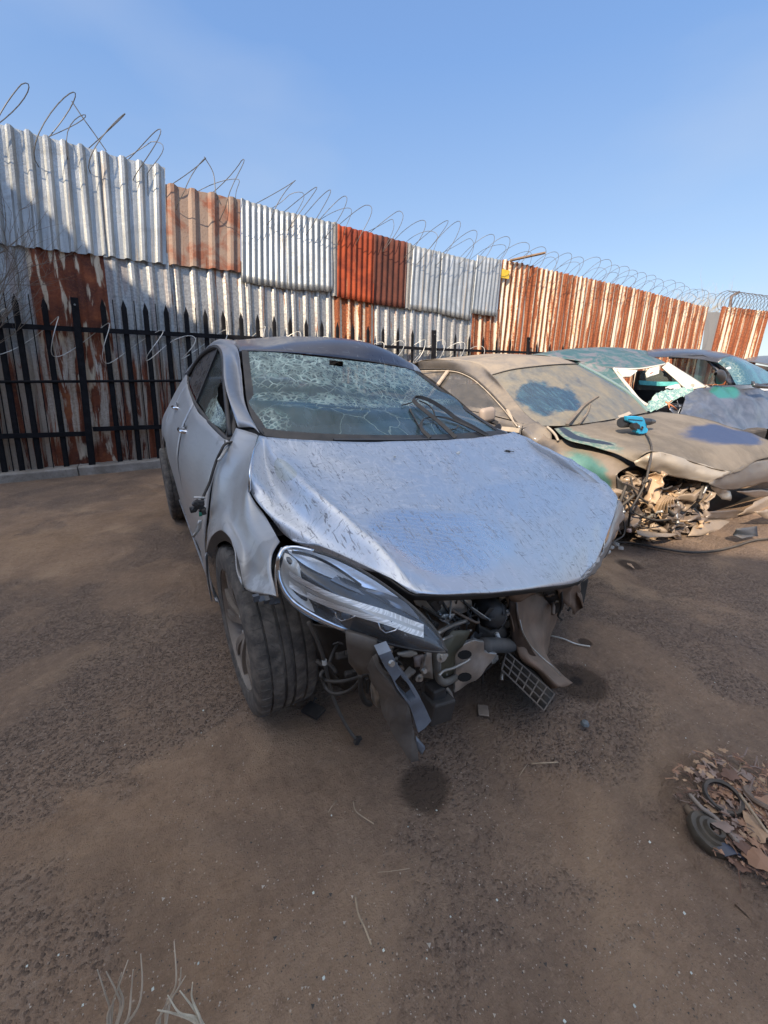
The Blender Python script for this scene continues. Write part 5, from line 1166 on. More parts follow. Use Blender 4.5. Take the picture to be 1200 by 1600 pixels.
    # left corner: torn wing end and cables by the neighbour
    pl('corner_scrap', [(948, 800, -.16), (968, 790, -.12), (972, 805, -.12), (965, 825, -.16), (952, 850, -.2), (944, 860, -.22), (945, 832, -.2)], 0, .003, CHR, .02, 7)
    tb('corner_cable', [(960, 800, -.10), (974, 815, -.10), (975, 835, -.12), (962, 845, -.14), (955, 850, -.16), (945, 870, -.2), (930, 873, -.22)], .004, RUB)
    # mirror guts dangling on their wire beside the front door
    tb('mirror_wire', [(366, 690, .48), (352, 694, .46), (345, 705, .45), (338, 720, .45), (333, 735, .44), (327, 755, .43), (318, 775, .42), (313, 792, .40)], .0055, RUB)
    tb('mirror_wire', [(356, 697, .47), (347, 712, .43), (341, 720, .42)], .006, METAL)
    m = MB(); c = pY(312, 778, .40)
    m.lathe(pY(312, 777, .395), (.2, .3, 1), [(.012, 0), (.020, .002), (.022, -.004), (.012, -.004)], 14); m.build('mirror_ring', simple('ring_white', (.62, .60, .56), .4), root, True)
    rnd = random.Random(3); m = MB(); c = pY(309, 790, .40)
    for k in range(12):
        o_ = Vector((rnd.uniform(-.022, .022), rnd.uniform(-.02, .02), rnd.uniform(-.03, .02))); m.box(c+o_, (rnd.uniform(.012, .032), .02, rnd.uniform(.012, .024)), Matrix.Rotation(rnd.uniform(-1, 1), 3, 'Y'))
    m.build('mirror_motor', PLA, root, bevel=.004)
    pl('mirror_shard', [(310, 812, .38), (316, 812, .38), (314, 826, .38), (303, 840, .37), (299, 839, .37), (308, 826, .38)], 0, .004, METAL, .004, 3)
    pl('mirror_shard', [(311, 800, .39), (318, 801, .39), (316, 806, .39), (311, 807, .39)], 0, .004, simple('green_board', (.03, .22, .14), .4), .002, 3)
front(SIL)
# ---- glass fragments and grit lying on the bonnet
def bits():
    m = MB(); q = P(716, 710, 'Y', .06); m.box(q+Vector((0, 0, .006)), (.020, .012, .012), Matrix.Rotation(.5, 3, 'Z')); ones(m.build('plastic_chip', simple('chip_white', (.7, .68, .62), .4), bevel=.003), 'small white chip with a dark tail near the middle of the silver bonnet', 'chip')
    q = P(617, 715, 'Y', .065); m = MB(); m.box(q+Vector((0, 0, .004)), (.012, .010, .008), Matrix.Rotation(.9, 3, 'Z')); ones(m.build('plastic_chip', simple('chip_grey', (.55, .55, .52), .4), bevel=.002), 'smallest pale chip on the bonnet, left of the white one', 'chip')
    q = P(792, 708, 'Y', .215); m = MB(); m.tube(spline([q+Vector((-.045, 0, .006)), q+Vector((-.01, .004, .012)), q+Vector((.02, 0, .008)), q+Vector((.05, -.004, .005))], 4), [.002]*5+[.006]*4+[.002]*4, 6); ones(m.build('twig', DARK), 'short dark twig lying on the bonnet near its left rear corner', 'twig')
bits()
# ================================================================ THE OTHER WRECKS
def V3(l): return [pY(*q) for q in l]
TAN = (.255, .208, .158)
def noiseD(a, f): return lambda u, v, p: a*noise.noise(p*f)+a*.35*noise.noise(p*f*4)
def dusty():
    root = empty('dusty_sedan', (2.55, 2.0, 0), 'sedan under thick tan dust with smashed front and a heat gun on its bonnet', 'car')
    DP = paint('dusty_grey_paint', (.09, .09, .10), 1.0, .5, .35, .1, dustc=TAN)
    # bonnet with a wiped blue patch and a rubbed teal zone along its right edge
    hm = NT('dusty_bonnet'); uv = hm.n('ShaderNodeUVMap').outputs[0]; co = hm.co()
    n1 = hm.noise(co, 3, 8, .62, .5); n2 = hm.noise(co, 30, 6, .7); dust = hm.mix(hm.sm(n1, .3, .7), (.135, .112, .088), (.225, .185, .142)); dust = hm.mix(hm.mul(hm.sm(n2, .5, .75), .4), dust, (.28, .23, .178))
    bl = hm.blob(uv, .80, .60, .20, .20, rot=.35, soft=.22, wob=.30, sc=5); te = hm.blob(uv, .06, .34, .11, .36, soft=.22, wob=.32, sc=7)
    bt = hm.blob(uv, .085, .28, .045, .30, soft=.12, wob=.05, sc=5, rot=-.08)
    c = hm.mix(hm.mul(te, .75), dust, hm.mix(hm.sm(n2, .45, .6), (.07, .17, .155), (.24, .28, .24))); c = hm.mix(hm.mul(bt, .9), c, (.035, .045, .075)); c = hm.mix(hm.mul(bl, .92), c, (.06, .085, .17))
    cl = hm.math('MAXIMUM', hm.mul(bl, .8), hm.mul(bt, .8)); hm.bsdf(col=c, rough=hm.mixf(cl, .93, .42), met=hm.mul(cl, .5), nrm=hm.bump(hm.math('ADD', n2, hm.mul(n1, 2)), .25, .006))
    rows = [V3([(866, 669, .85), (905, 664, .78), (955, 657, .75), (1000, 649, .80), (1030, 643, .90)]),
            V3([(885, 686, .60), (930, 678, .55), (985, 670, .55), (1045, 659, .60), (1085, 650, .70)]),
            V3([(925, 696, .42), (975, 689, .36), (1035, 683, .34), (1100, 674, .40), (1145, 667, .50)]),
            V3([(962, 709, .26), (1005, 700, .18), (1080, 700, .14), (1160, 692, .20), (1200, 686, .30)]),
            V3([(990, 722, .14), (1028, 706, .05), (1142, 738, -.05), (1186, 718, .02), (1240, 706, .15)])]
    patch('bonnet', rows, hm.mat, root, 7, th=-.004, disp=lambda u, v, p: .008*noise.noise(p*5)+.012*noise.noise(p*9)*v*v)
    lipm = paint('crushed_bare_lip', (.42, .36, .29), .75, .3, .5, .5, dustc=(.43, .35, .26))
    patch('bonnet_lip', [V3([(990, 721, .14), (1028, 706, .05), (1085, 722, .00), (1142, 738, -.05)]), V3([(992, 724, .13), (1026, 718, .04), (1078, 735, -.02), (1128, 746, -.07)]), V3([(993, 727, .13), (1026, 739, .07), (1070, 748, .01), (1109, 755, -.05)])], lipm, root, 8, th=-.004, disp=lambda u, v, p: .012*noise.noise(p*14)+.010*math.sin(u*19)*math.sin(v*3.1))
    patch('bonnet_lip', [V3([(1142, 739, -.05), (1170, 724, .0), (1200, 718, .05), (1260, 712, .15)]), V3([(1109, 755, -.06), (1150, 752, -.05), (1205, 738, .0), (1260, 732, .1)]), V3([(1128, 765, -.05), (1152, 764, -.03), (1205, 752, .02), (1260, 746, .1)])], DP, root, 6, th=-.004, disp=noiseD(.01, 11))
    # right wing: grey with a teal rubbed flank
    wm = paint('dusty_wing', (.050, .055, .060), .75, .4, .4, .2, dustc=(.36, .28, .21), rub=[(.55, .55, .3, .3, .9, 0)])
    tl = NT('wing_teal'); co = tl.co(); uvt = tl.n('ShaderNodeUVMap').outputs[0]; n2 = tl.noise(co, 24, 6, .7); k = tl.blob(uvt, .60, .55, .26, .40, soft=.2, wob=.18, sc=5); dk = tl.blob(uvt, .18, .50, .20, .40, soft=.25, wob=.15, sc=5)
    c = tl.mix(k, tl.mix(n2, (.17, .135, .105), (.27, .215, .165)), tl.mix(n2, (.04, .13, .12), (.10, .22, .19))); c = tl.mix(tl.mul(dk, .85), c, (.045, .045, .05)); sp = tl.sep(uvt); c = tl.mix(tl.sm(sp[1], .70, .9), c, (.035, .035, .038)); tl.bsdf(col=c, rough=.6, met=.15, nrm=tl.bump(n2, .2, .004))
    patch('front_wing', [V3([(846, 676, .90), (861, 686, .78), (890, 687, .65), (925, 698, .47), (963, 715, .28), (985, 728, .20)]),
                         V3([(835, 694, .90), (850, 708, .75), (880, 714, .60), (915, 727, .44), (945, 740, .28), (964, 742, .20)]),
                         V3([(825, 725, .90), (845, 740, .72), (880, 750, .56), (915, 760, .41), (948, 766, .27), (975, 766, .17)]),
                         V3([(820, 760, .90), (842, 778, .72), (878, 788, .56), (915, 790, .41), (945, 788, .27), (966, 776, .16)])], tl.mat, root, 6, th=-.004, disp=noiseD(.008, 7))
    patch('wing_lip', [V3([(963, 742, .20), (972, 752, .15), (991, 760, .06)]), V3([(966, 776, .16), (978, 770, .12), (992, 762, .06)])], simple('dark_bumper', (.04, .038, .036), .5, dust=.4), root, 5, th=.004)
    # scuttle, pillar, side frame and doors
    patch('scuttle', [V3([(840, 659, .98), (848, 665, .92), (861, 669, .87)]), V3([(815, 667, 1.0), (838, 684, .90), (862, 690, .78)]), V3([(816, 684, 1.0), (835, 696, .90), (858, 698, .78)])], DP, root, 5, th=.003, disp=noiseD(.006, 9))
    m = MB(); m.tube(spline(V3([(855, 667, .88), (862, 673, .82), (868, 680, .76), (872, 688, .70)]), 5), .010, 8); m.build('torn_edge', lipm, root, True)
    A = V3([(655, 577, 2.75), (703, 577, 2.30), (733, 586, 2.0), (757, 604, 1.72), (783, 631, 1.38), (800, 651, 1.15), (816, 670, .98)])
    Bm = V3([(654, 571, 2.75), (700, 568, 2.30), (738, 573, 2.0), (768, 596, 1.70), (795, 624, 1.36), (812, 645, 1.15), (830, 665, .97)])
    Cc = V3([(653, 565, 2.75), (700, 562, 2.30), (745, 568, 1.98), (769, 586, 1.70), (796, 616, 1.40), (820, 645, 1.13), (844, 664, .95)])
    patch('roof_side_frame', [A, Bm, Cc], DP, root, 5, th=.003, disp=noiseD(.002, 20))
    mlt = MB(); mlt.tube([q+Vector((-.004, 0, 0)) for q in spline(A, 5)], .008, 6); mlt.build('window_surround', PLA, root, True)
    m = MB(); m.tube([q for q in spline(V3([(648, 580, 2.75), (702, 579.5, 2.30), (731, 588, 2.0), (755, 606, 1.72), (781, 633, 1.38), (797, 652, 1.15), (808, 666, 1.0)]), 5)], .006, 6); m.build('chrome_line', simple('dusty_trim', (.50, .42, .33), .6, .3, dust=.4), root, True)
    # side glass with dust and handwritten smears; lower edge follows the belt
    top = V3([(655, 580, 2.75), (703, 580, 2.30), (731, 589, 2.0), (755, 607, 1.72), (781, 634, 1.38), (797, 653, 1.15), (805, 664, 1.02)])
    bot = [Vector((1.60+.01*i, y, z)) for i, (y, z) in enumerate(((2.75, 1.02), (2.3, .98), (2.0, .95), (1.72, .925), (1.38, .895), (1.15, .87), (1.02, .855)))]
    sg = glass_mat('dusty_side_glass', (.05, .052, .055), .85, alpha=.75, dustc=(.27, .22, .17), wipe=[(.35, .45, .28, .5, .65)])
    patch('side_glass', [[t+Vector((.012, 0, 0)) for t in top], [(a+b)/2+Vector((.02, 0, 0)) for a, b in zip(top, bot)], bot], sg, root, 5)
    m = MB(); a, b = pY(700, 579, 2.32), Vector((1.59, 2.30, .98)); m.ribbon([a, b], Vector((0, .05, 0)), .015); m.build('centre_pillar', simple('dusty_trim2', (.45, .36, .28), .8, dust=.4), root)
    m = MB(); m.ribbon([pY(793, 640, 1.22), pY(806, 666, 1.06)], Vector((0, .03, 0)), .012); m.build('quarter_bar', simple('dusty_trim3', (.45, .36, .28), .8, dust=.4), root)
    sk = lambda z: 1.60-.035*math.sin(min(1, (1.0-z)*1.6)*3.14)-.0
    ys = [.98, 1.4, 2.0, 2.3, 2.75, 3.2]
    zt = [.858, .90, .955, .985, 1.03, 1.06]
    patch('front_door', [[Vector((sk(.9-i*.2)+(0 if i else .0), y, z+(.15-z)*i/4)) for y, z in list(zip(ys, zt))[:4]] for i in range(5)], DP, root, 4, th=.003)
    patch('rear_door', [[Vector((sk(.9-i*.2), y, z+(.15-z)*i/4)) for y, z in list(zip(ys, zt))[3:]] for i in range(5)], DP, root, 4, th=.003)
    m = MB(); m.ribbon(V3([(784, 670, 1.16), (797, 671, 1.08), (812, 673, .98)]), Vector((.012, 0, .035)), .012); m.build('belt_trim', lipm, root)
    # rear part
    patch('rear_quarter', [[Vector((1.63, 3.2, 1.08)), Vector((1.66, 3.7, 1.02)), Vector((1.75, 4.2, .92)), Vector((1.95, 4.45, .85))], [Vector((1.57, 3.2, .6)), Vector((1.60, 3.7, .6)), Vector((1.68, 4.2, .6)), Vector((1.90, 4.5, .6))], [Vector((1.60, 3.2, .16)), Vector((1.62, 3.7, .3)), Vector((1.70, 4.2, .25)), Vector((1.92, 4.48, .25))]], DP, root, 4, th=.003)
    # roof
    rf = [V3([(769, 586, 1.70), (800, 578, 1.62), (838, 573, 1.57), (872, 570, 1.58), (904, 569, 1.64)]),
          V3([(745, 568, 1.98), (770, 561, 1.95), (810, 557.5, 1.90), (850, 559, 1.88), (885, 562, 1.88)]),
          V3([(700, 562, 2.30), (735, 557.5, 2.35), (783, 553, 2.35), (825, 554.5, 2.3), (868, 558, 2.2)]),
          V3([(653, 565, 2.75), (690, 562, 2.8), (730, 558, 2.85), (775, 556.5, 2.85), (820, 560, 2.8)]),
          [Vector((1.85, 3.45, 1.20)), Vector((2.2, 3.5, 1.24)), Vector((2.6, 3.5, 1.25)), Vector((3.0, 3.5, 1.24)), Vector((3.3, 3.45, 1.20))]]
    patch('roof', rf, paint('dusty_roof', (.12, .12, .12), 1.25, .2, .5, .05, dustc=(.285, .232, .178)), root, 6, th=.004, disp=noiseD(.003, 5))
    m = MB(); m.tube(spline([q+Vector((0, -.004, .004)) for q in rf[0]], 6), .006, 6); m.build('roof_seam', PLA, root, True)
    # windscreen under dust, one blue wiped patch
    WSd = [[q+Vector((0, -.004, -.004)) for q in rf[0]],
           V3([(796, 616, 1.40), (838, 610, 1.30), (880, 602, 1.26), (918, 597, 1.27), (946, 592, 1.34)]),
           V3([(820, 645, 1.13), (860, 641, 1.05), (905, 634, 1.01), (950, 626, 1.02), (985, 617, 1.10)]),
           V3([(844, 665, .95), (880, 665, .86), (925, 660, .82), (972, 652, .83), (1012, 644, .90)])]
    wg = NT('dusty_windscreen'); uv = wg.n('ShaderNodeUVMap').outputs[0]; co = wg.co(); n1 = wg.noise(co, 5, 8, .65, .7); n2 = wg.noise(co, 34, 6, .7); st = wg.noise(wg.co('Object', (10, 3, 3), rot=(0, 0, .6)), 3, 6, .65, .6)
    w1 = wg.math('MAXIMUM', wg.blob(uv, .27, .48, .24, .26, rot=.15, soft=.16, wob=.42, sc=5), wg.mul(wg.blob(uv, .98, .30, .025, .35, soft=.3, wob=.3, sc=8), .7)); f = wg.math('MINIMUM', wg.math('ADD', wg.ramp(n1, [(.25, .42), (.62, .98)]), wg.mul(wg.math('SUBTRACT', st, .5), .6)), 1.0); f = wg.mul(f, wg.math('SUBTRACT', 1.0, wg.mul(w1, .90)))
    c = wg.mix(f, wg.mix(wg.sm(st, .3, .7), (.020, .045, .085), (.035, .095, .15)), wg.mix(n2, (.165, .145, .108), (.26, .222, .168))); c = wg.mix(wg.mul(wg.sm(st, .55, .7), w1, .3), c, (.14, .25, .25))
    b = wg.bsdf(col=c, rough=wg.mixf(f, .15, .92), coat=wg.mul(w1, .2), nrm=wg.bump(n2, .1, .003)); wg.set(b.inputs['Alpha'], wg.mixf(f, .90, 1.0))
    patch('windscreen', WSd, wg.mat, root, 7)
    m = MB(); m.ribbon(spline([q+Vector((.01, 0, .008)) for q in (WSd[0][-1], WSd[1][-1], WSd[2][-1], WSd[3][-1])], 6), Vector((.05, .0, .0)), .01); m.build('left_pillar', paint('pillar_teal', (.12, .28, .28), .6, .3, .4, .2, dustc=(.4, .34, .26)), root)
    m = MB(); m.ribbon(spline(V3([(886, 664, .80), (902, 646, .92), (914, 633, 1.0), (934, 620, 1.08)]), 5), Vector((.0, .03, .0)), .018); m.tube(spline(V3([(905, 662, .79), (918, 645, .92), (922, 632, 1.0)]), 5), .010, 6); m.build('wiper', simple('wiper_dusty', (.10, .085, .07), .7, dust=.7), root)
    m = MB(); m.ribbon(spline(V3([(960, 655, .84), (975, 650, .84), (984, 646, .85)]), 3), Vector((0, .03, .02)), .02); m.build('wiper_hinge', lipm, root)
    # mirror
    q = pY(761, 648, 1.12); m = MB(); bx = []
    m.box(q, (.15, .07, .115), Matrix.Rotation(R(-6), 3, 'Y')); mo = m.build('mirror', paint('mirror_dusty', (.3, .24, .2), .9, .1, .5, .1, dustc=(.36, .28, .225)), root, True)
    bb = mo.modifiers.new('b', 'BEVEL'); bb.width = .034; bb.segments = 4
    m = MB(); m.ribbon([q+Vector((.04, .02, -.04)), q+Vector((.10, .0, -.07))], Vector((0, .06, 0)), .03); m.build('mirror_arm', PLA, root)
    # cabin and hidden left side
    m = MB(); m.box((2.55, 2.55, .55), (1.5, 2.6, .1)); m.box((2.2, 2.3, .85), (.45, .14, .6)); m.box((2.9, 2.3, .85), (.45, .14, .6)); m.box((2.5, 1.25, .72), (1.5, .3, .16)); m.build('cabin', DARK, root, bevel=.02)
    patch('left_side', [[Vector((3.30, .9, .86)), Vector((3.38, 2.0, .95)), Vector((3.36, 3.2, 1.02)), Vector((3.2, 4.3, .9))], [Vector((3.40, .9, .5)), Vector((3.44, 2.0, .5)), Vector((3.44, 3.2, .5)), Vector((3.25, 4.35, .5))], [Vector((3.36, .9, .15)), Vector((3.38, 2.0, .15)), Vector((3.38, 3.2, .15)), Vector((3.2, 4.3, .2))]], DP, root, 4, th=.003)
    patch('tailgate', [[Vector((x, 3.45, 1.20)) for x in (1.9, 2.6, 3.25)], [Vector((x, 4.2, .95)) for x in (1.8, 2.6, 3.3)], [Vector((x, 4.5, .6)) for x in (1.92, 2.6, 3.2)], [Vector((x, 4.48, .2)) for x in (1.95, 2.6, 3.2)]], DP, root, 5, th=.003)
    # smashed nose: a dark cavity with crumpled dusty metal in front of it
    m = MB(); m.box((2.52, .62, .35), (1.50, .50, .36)); m.box((2.45, .45, .25), (1.2, .35, .18)); m.build('engine', DARK, root, bevel=.03)
    rnd = random.Random(21)
    CM = [paint('crumpled_metal_a', (.25, .19, .14), .8, .3, .5, .4, dustc=(.40, .30, .21)), paint('crumpled_metal_b', (.10, .08, .07), .6, .4, .4, .4, dustc=(.26, .19, .14)), paint('crumpled_metal_c', (.40, .27, .16), .7, .1, .6, .1, dustc=(.50, .35, .22))]
    def crum(px, py, Y, s, k, elong=1.0, rot=None):
        q = pY(px, py, Y); n = 7; g = []; rot = rnd.uniform(-.6, .6) if rot is None else rot
        for i in range(n):
            rw = []
            for j in range(n):
                u = (i/(n-1)-.5); v = (j/(n-1)-.5); w = noise.noise_vector(Vector((u*3.2+k*3, v*3.2, k*7)))*.55
                x_ = v*elong; z_ = u
                rw.append(q+Vector(((x_*math.cos(rot)-z_*math.sin(rot)+w.x)*s, w.y*s*1.4, (z_*math.cos(rot)+x_*math.sin(rot)+w.z)*s*.8)))
            g.append(rw)
        patch('crumpled_panel', g, CM[k % 3], root, 3, th=.003)
    spots = [(985, 752, .14, .16), (1000, 770, .10, .20), (975, 785, .14, .20), (1012, 790, .10, .17), (1030, 758, .12, .16), (1045, 772, .10, .18), (1062, 768, .08, .14), (1035, 795, .06, .18), (1060, 800, .04, .17), (1082, 790, .05, .19), (1092, 808, .04, .16), (1000, 815, .08, .20), (1030, 822, .05, .18), (1060, 825, .02, .16), (985, 808, .12, .15), (1010, 828, .06, .13), (1075, 815, .02, .15), (1048, 785, .04, .12), (1022, 775, .06, .12), (1005, 757, .10, .11), (1090, 780, .10, .13), (968, 800, .14, .13)]
    for k, (x, y, Y, s) in enumerate(spots): crum(x, y, Y+.06, s*1.05, k)
    for k in range(16):
        x = rnd.uniform(965, 1105); y = rnd.uniform(748, 832)
        if y < 748+(x-965)*.16: y += 18
        crum(x, y, .12-(x-965)*.0006+rnd.uniform(-.05, .04), rnd.uniform(.09, .17), k+30, rnd.uniform(.5, 2.2), rnd.uniform(-1.5, 1.5))
    for k in range(16):
        x = rnd.uniform(970, 1110); y = rnd.uniform(755, 825); q = pY(x, y, .06-(x-965)*.0006); d = Vector((rnd.uniform(-1, 1), rnd.uniform(-.4, .4), rnd.uniform(-.8, .8)))*rnd.uniform(.05, .12); m = MB(); m.tube(spline([q-d, q+Vector((0, 0, rnd.uniform(-.03, .03))), q+d], 5), rnd.uniform(.004, .012), 7); m.build('bent_pipe', [DARK, CM[1], METAL][k % 3], root, True)
    # fan of folded yellow strips, the low long undertray and the right-hand torn sheets
    for k in range(6):
        m = MB(); m.ribbon(spline(V3([(1022+k*6, 800, .02), (1030+k*4, 785-k, .01), (1040+k*4, 774+k, .03)]), 4), Vector((.02, .03, 0)), .004); m.build('folded_strip', CM[2], root)
    fpl = lambda nm, pts, mt, cr=.02, sd=1: fpoly(nm, V3(pts), .004, mt, root, 0, cr, sd, 3)
    fpl('undertray', [(1074, 838, .02), (1082, 822, .04), (1105, 812, .05), (1140, 814, .02), (1172, 815, .0), (1165, 822, -.02), (1120, 830, -.03), (1090, 838, -.02)], CM[0], .012, 4)
    fpl('beam', [(1100, 812, .10), (1102, 800, .10), (1150, 796, .06), (1170, 800, .04), (1168, 810, .04), (1135, 812, .06)], CM[1], .008, 5)
    fpl('torn_panel', [(1150, 805, .0), (1180, 785, .0), (1225, 765, .05), (1230, 790, .03), (1195, 800, .0)], CM[0], .03, 6)
    fpl('torn_panel', [(1150, 768, .0), (1190, 765, .02), (1230, 772, .05), (1180, 778, .02)], CM[1], .01, 7)
    fpl('torn_panel', [(1180, 800, -.2), (1215, 792, -.2), (1235, 815, -.3), (1200, 812, -.22)], CM[0], .02, 8)
    fpl('lamp_remains', [(1108, 758, .0), (1128, 762, -.02), (1142, 768, -.02), (1140, 782, -.02), (1128, 780, .0), (1118, 770, .0)], METAL, .02, 9)
    fpl('radiator', [(1000, 742, .22), (1100, 760, .16), (1200, 765, .16), (1240, 830, .2), (1000, 835, .3)], DARK, .02, 10)
    fpl('skid_plate', [(1150, 826, -.24), (1182, 822, -.26), (1184, 838, -.29), (1160, 841, -.27), (1145, 836, -.22)], simple('dark_plastic_sheet', (.04, .05, .065), .5, dust=.3), .01, 11)
    fpl('skid_plate', [(993, 828, .06), (1030, 832, .02), (1060, 834, .0), (1048, 839, -.01), (1015, 840, .0), (996, 836, .04)], CM[0], .012, 12)
    for pts in ([(985, 745, .1), (992, 770, .06), (1010, 785, .04), (1022, 800, .02)], [(1020, 748, .08), (1035, 764, .02), (1050, 760, .02)], [(975, 775, .1), (990, 800, .06), (1020, 812, .02), (1045, 812, 0)]):
        m = MB(); m.tube(spline(V3(pts), 6), .007, 6); m.build('loose_hose', DARK, root, True)
    for x, y in ((835, 2.85), (3.25, 2.85)):
        pass
    wheel(root, (1.70, 3.55, .28), (-1, 0, 0), .30, .2)
    return root
DUS = dusty()

def teal_car():
    root = empty('teal_roofed_car', (4.7, 2.2, 0), 'pale car with teal grimy roof, open windscreen frame and crumpled grey bonnet', 'car')
    TE = NT('teal_grime'); co = TE.co(); n = TE.noise(co, 6, 7, .65, .8); n2 = TE.noise(co, 40, 5, .7)
    c = TE.mix(TE.sm(n, .3, .6), (.035, .085, .09), (.055, .125, .125)); c = TE.mix(TE.mul(TE.sm(n, .46, .60), .85), c, (.165, .145, .155)); c = TE.mix(TE.mul(TE.sm(n2, .6, .75), .5), c, (.22, .26, .25)); TE.bsdf(col=c, rough=.55, coat=.1, nrm=TE.bump(n2, .2, .003))
    CRM = paint('cream_paint', (.68, .64, .55), .45, .0, .35, .2, dustc=(.60, .52, .40))
    patch('roof', [V3([(958, 575, 1.80), (975, 575.5, 1.72), (1000, 575, 1.66), (1022, 571.5, 1.62), (1041, 567.5, 1.62)]),
                   V3([(925, 568, 2.05), (955, 563, 2.0), (985, 560, 1.95), (1010, 559, 1.92), (1032, 562, 1.9)]),
                   V3([(880, 560, 2.3), (915, 553, 2.3), (950, 550, 2.25), (985, 551, 2.2), (1015, 556, 2.15)]),
                   V3([(820, 556, 2.8), (862, 549, 2.8), (905, 545.5, 2.75), (950, 545, 2.7), (995, 549.5, 2.6)]),
                   [Vector((4.0, 3.6, 1.25)), Vector((4.4, 3.65, 1.30)), Vector((4.8, 3.65, 1.30)), Vector((5.2, 3.6, 1.28)), Vector((5.5, 3.5, 1.22))]], TE.mat, root, 6, th=.004, disp=noiseD(.004, 6))
    A = V3([(835, 566, 2.8), (884, 580, 2.35), (912, 600, 1.95), (946, 626, 1.62), (972, 645, 1.38)])
    B_ = V3([(820, 556, 2.8), (900, 564, 2.2), (957, 576, 1.80), (974, 594, 1.62), (1004, 630, 1.30)])
    patch('roof_side_frame', [A, [(a+b)/2+Vector((-.01, 0, .004)) for a, b in zip(A, B_)], B_], TE.mat, root, 5, th=.003)
    m = MB(); m.ribbon([q+Vector((-.006, 0, -.02)) for q in spline(A, 5)], Vector((0, .02, .05)), .012); m.build('window_surround', PLA, root, True)
    patch('side_glass', [[q+Vector((-.0, 0, -.02)) for q in A], [Vector((3.80, y, .93)) for y in (2.8, 2.35, 1.95, 1.62, 1.38)]], glass_mat('teal_side_glass', (.03, .05, .05), .4, alpha=.8), root, 4, lin=True)
    patch('right_side', [[Vector((3.80, y, .88)) for y in (1.5, 1.9, 2.4, 3.2, 4.2)], [Vector((3.72, y, .55)) for y in (1.1, 1.7, 2.3, 3.2, 4.2)], [Vector((3.78, y, .18)) for y in (.8, 1.4, 2.2, 3.2, 4.2)]], CRM, root, 4, th=.003)
    # windscreen opening: bright right pillar edge, header, thick cream left pillar
    m = MB(); m.ribbon(spline(V3([(959, 575, 1.79), (970, 590, 1.66), (985, 608, 1.50), (996, 622, 1.38), (1006, 630, 1.28), (1014, 633, 1.22)]), 5), [Vector((.035+.03*i/25, 0, 0)) for i in range(26)], .02); m.build('windscreen_pillar', CRM, root, bevel=.004)
    m = MB(); m.tube(spline(V3([(959, 576, 1.79), (975, 576.5, 1.71), (1000, 576, 1.65), (1022, 572.5, 1.61), (1040, 568.5, 1.61)]), 5), .010, 8); m.build('roof_header', CRM, root, True)
    patch('windscreen_pillar', [V3([(1042, 567, 1.62), (1062, 580, 1.5), (1083, 593, 1.36), (1103, 606, 1.22)]), V3([(1036, 571, 1.63), (1054, 585, 1.5), (1072, 598, 1.37), (1086, 609, 1.25)]), V3([(1032, 574, 1.64), (1048, 588, 1.52), (1062, 600, 1.4), (1074, 611, 1.28)])], CRM, root, 5, th=.02)
    q = pY(1082, 602, 1.28); m = MB(); m.lathe(q, (CAM-q), [(0, .004), (.018, .004), (.022, 0)], 14); m.build('grommet', simple('grommet', (.35, .33, .27), .6), root)
    # inside: far door with teal sill line, dark rear, visors, airbag, shattered glass sheet
    m = MB(); m.ribbon(V3([(998, 598, 2.1), (1030, 600, 2.0), (1066, 600, 1.8)]), Vector((0, .02, .06)), .02); m.build('far_sill', simple('teal_trim', (.10, .40, .38), .5), root)
    fpoly('far_window', V3([(1000, 580, 2.4), (1032, 578, 2.2), (1064, 598, 2.0), (1000, 598, 2.4)]), .004, glass_mat('far_glass', (.08, .11, .12), .3, alpha=.6), root)
    m = MB(); m.box((4.6, 2.6, .55), (1.5, 2.4, .6)); m.box((4.35, 2.3, .95), (.42, .14, .5)); m.box((5.0, 2.3, .95), (.42, .14, .5)); m.build('cabin', simple('cabin_black', (.018, .018, .02), .8, dust=.2), root, bevel=.03)
    m = MB(); m.box((4.72, 2.95, 1.0), (1.7, .06, .62)); m.box((5.50, 2.3, .80), (.06, 1.7, .5)); m.build('cabin_lining', simple('lining_dark', (.03, .032, .036), .8), root)
    m = MB(); m.box((4.55, 1.55, .82), (1.35, .4, .14)); m.build('dashboard', simple('dash_grey', (.06, .06, .075), .8, dust=.2), root, bevel=.04)
    CRV = simple('visor_cream', (.72, .68, .58), .8, var=.08)
    fpoly('sun_visor', V3([(964, 578, 1.72), (996, 578, 1.68), (994, 582, 1.64), (984, 589, 1.62), (974, 589, 1.64)]), .02, CRV, root, .004)
    fpoly('sun_visor', V3([(1014, 576, 1.62), (1030, 572, 1.60), (1029, 584, 1.56), (1011, 590, 1.56), (1009, 583, 1.58)]), .014, CRV, root, .003)
    m = MB(); q = pY(1017, 583.5, 1.535)
    for k in range(3): m.box(q+Vector((-.02+.028*k, -.004, .006*k)), (.018, .003, .012 if k != 1 else .018))
    m.build('visor_label', simple('label_red', (.60, .06, .04), .6), root)
    g = []
    for i in range(5):
        g.append([pY(1040+9*j, 607-8*math.sin(math.pi*i/4)*math.sin(math.pi*(j+.5)/5)+2*i*.3, 1.36+.03*i) for j in range(5)])
    patch('airbag', g, simple('airbag_cloth', (.80, .76, .68), .9, var=.06), root, 4, th=.01, disp=noiseD(.02, 9))
    gs = glass_mat('shattered_sheet', (.16, .36, .32), .1, cracks=[(.5, .5, .9, .9, 34, .32, 1)], alpha=.85)
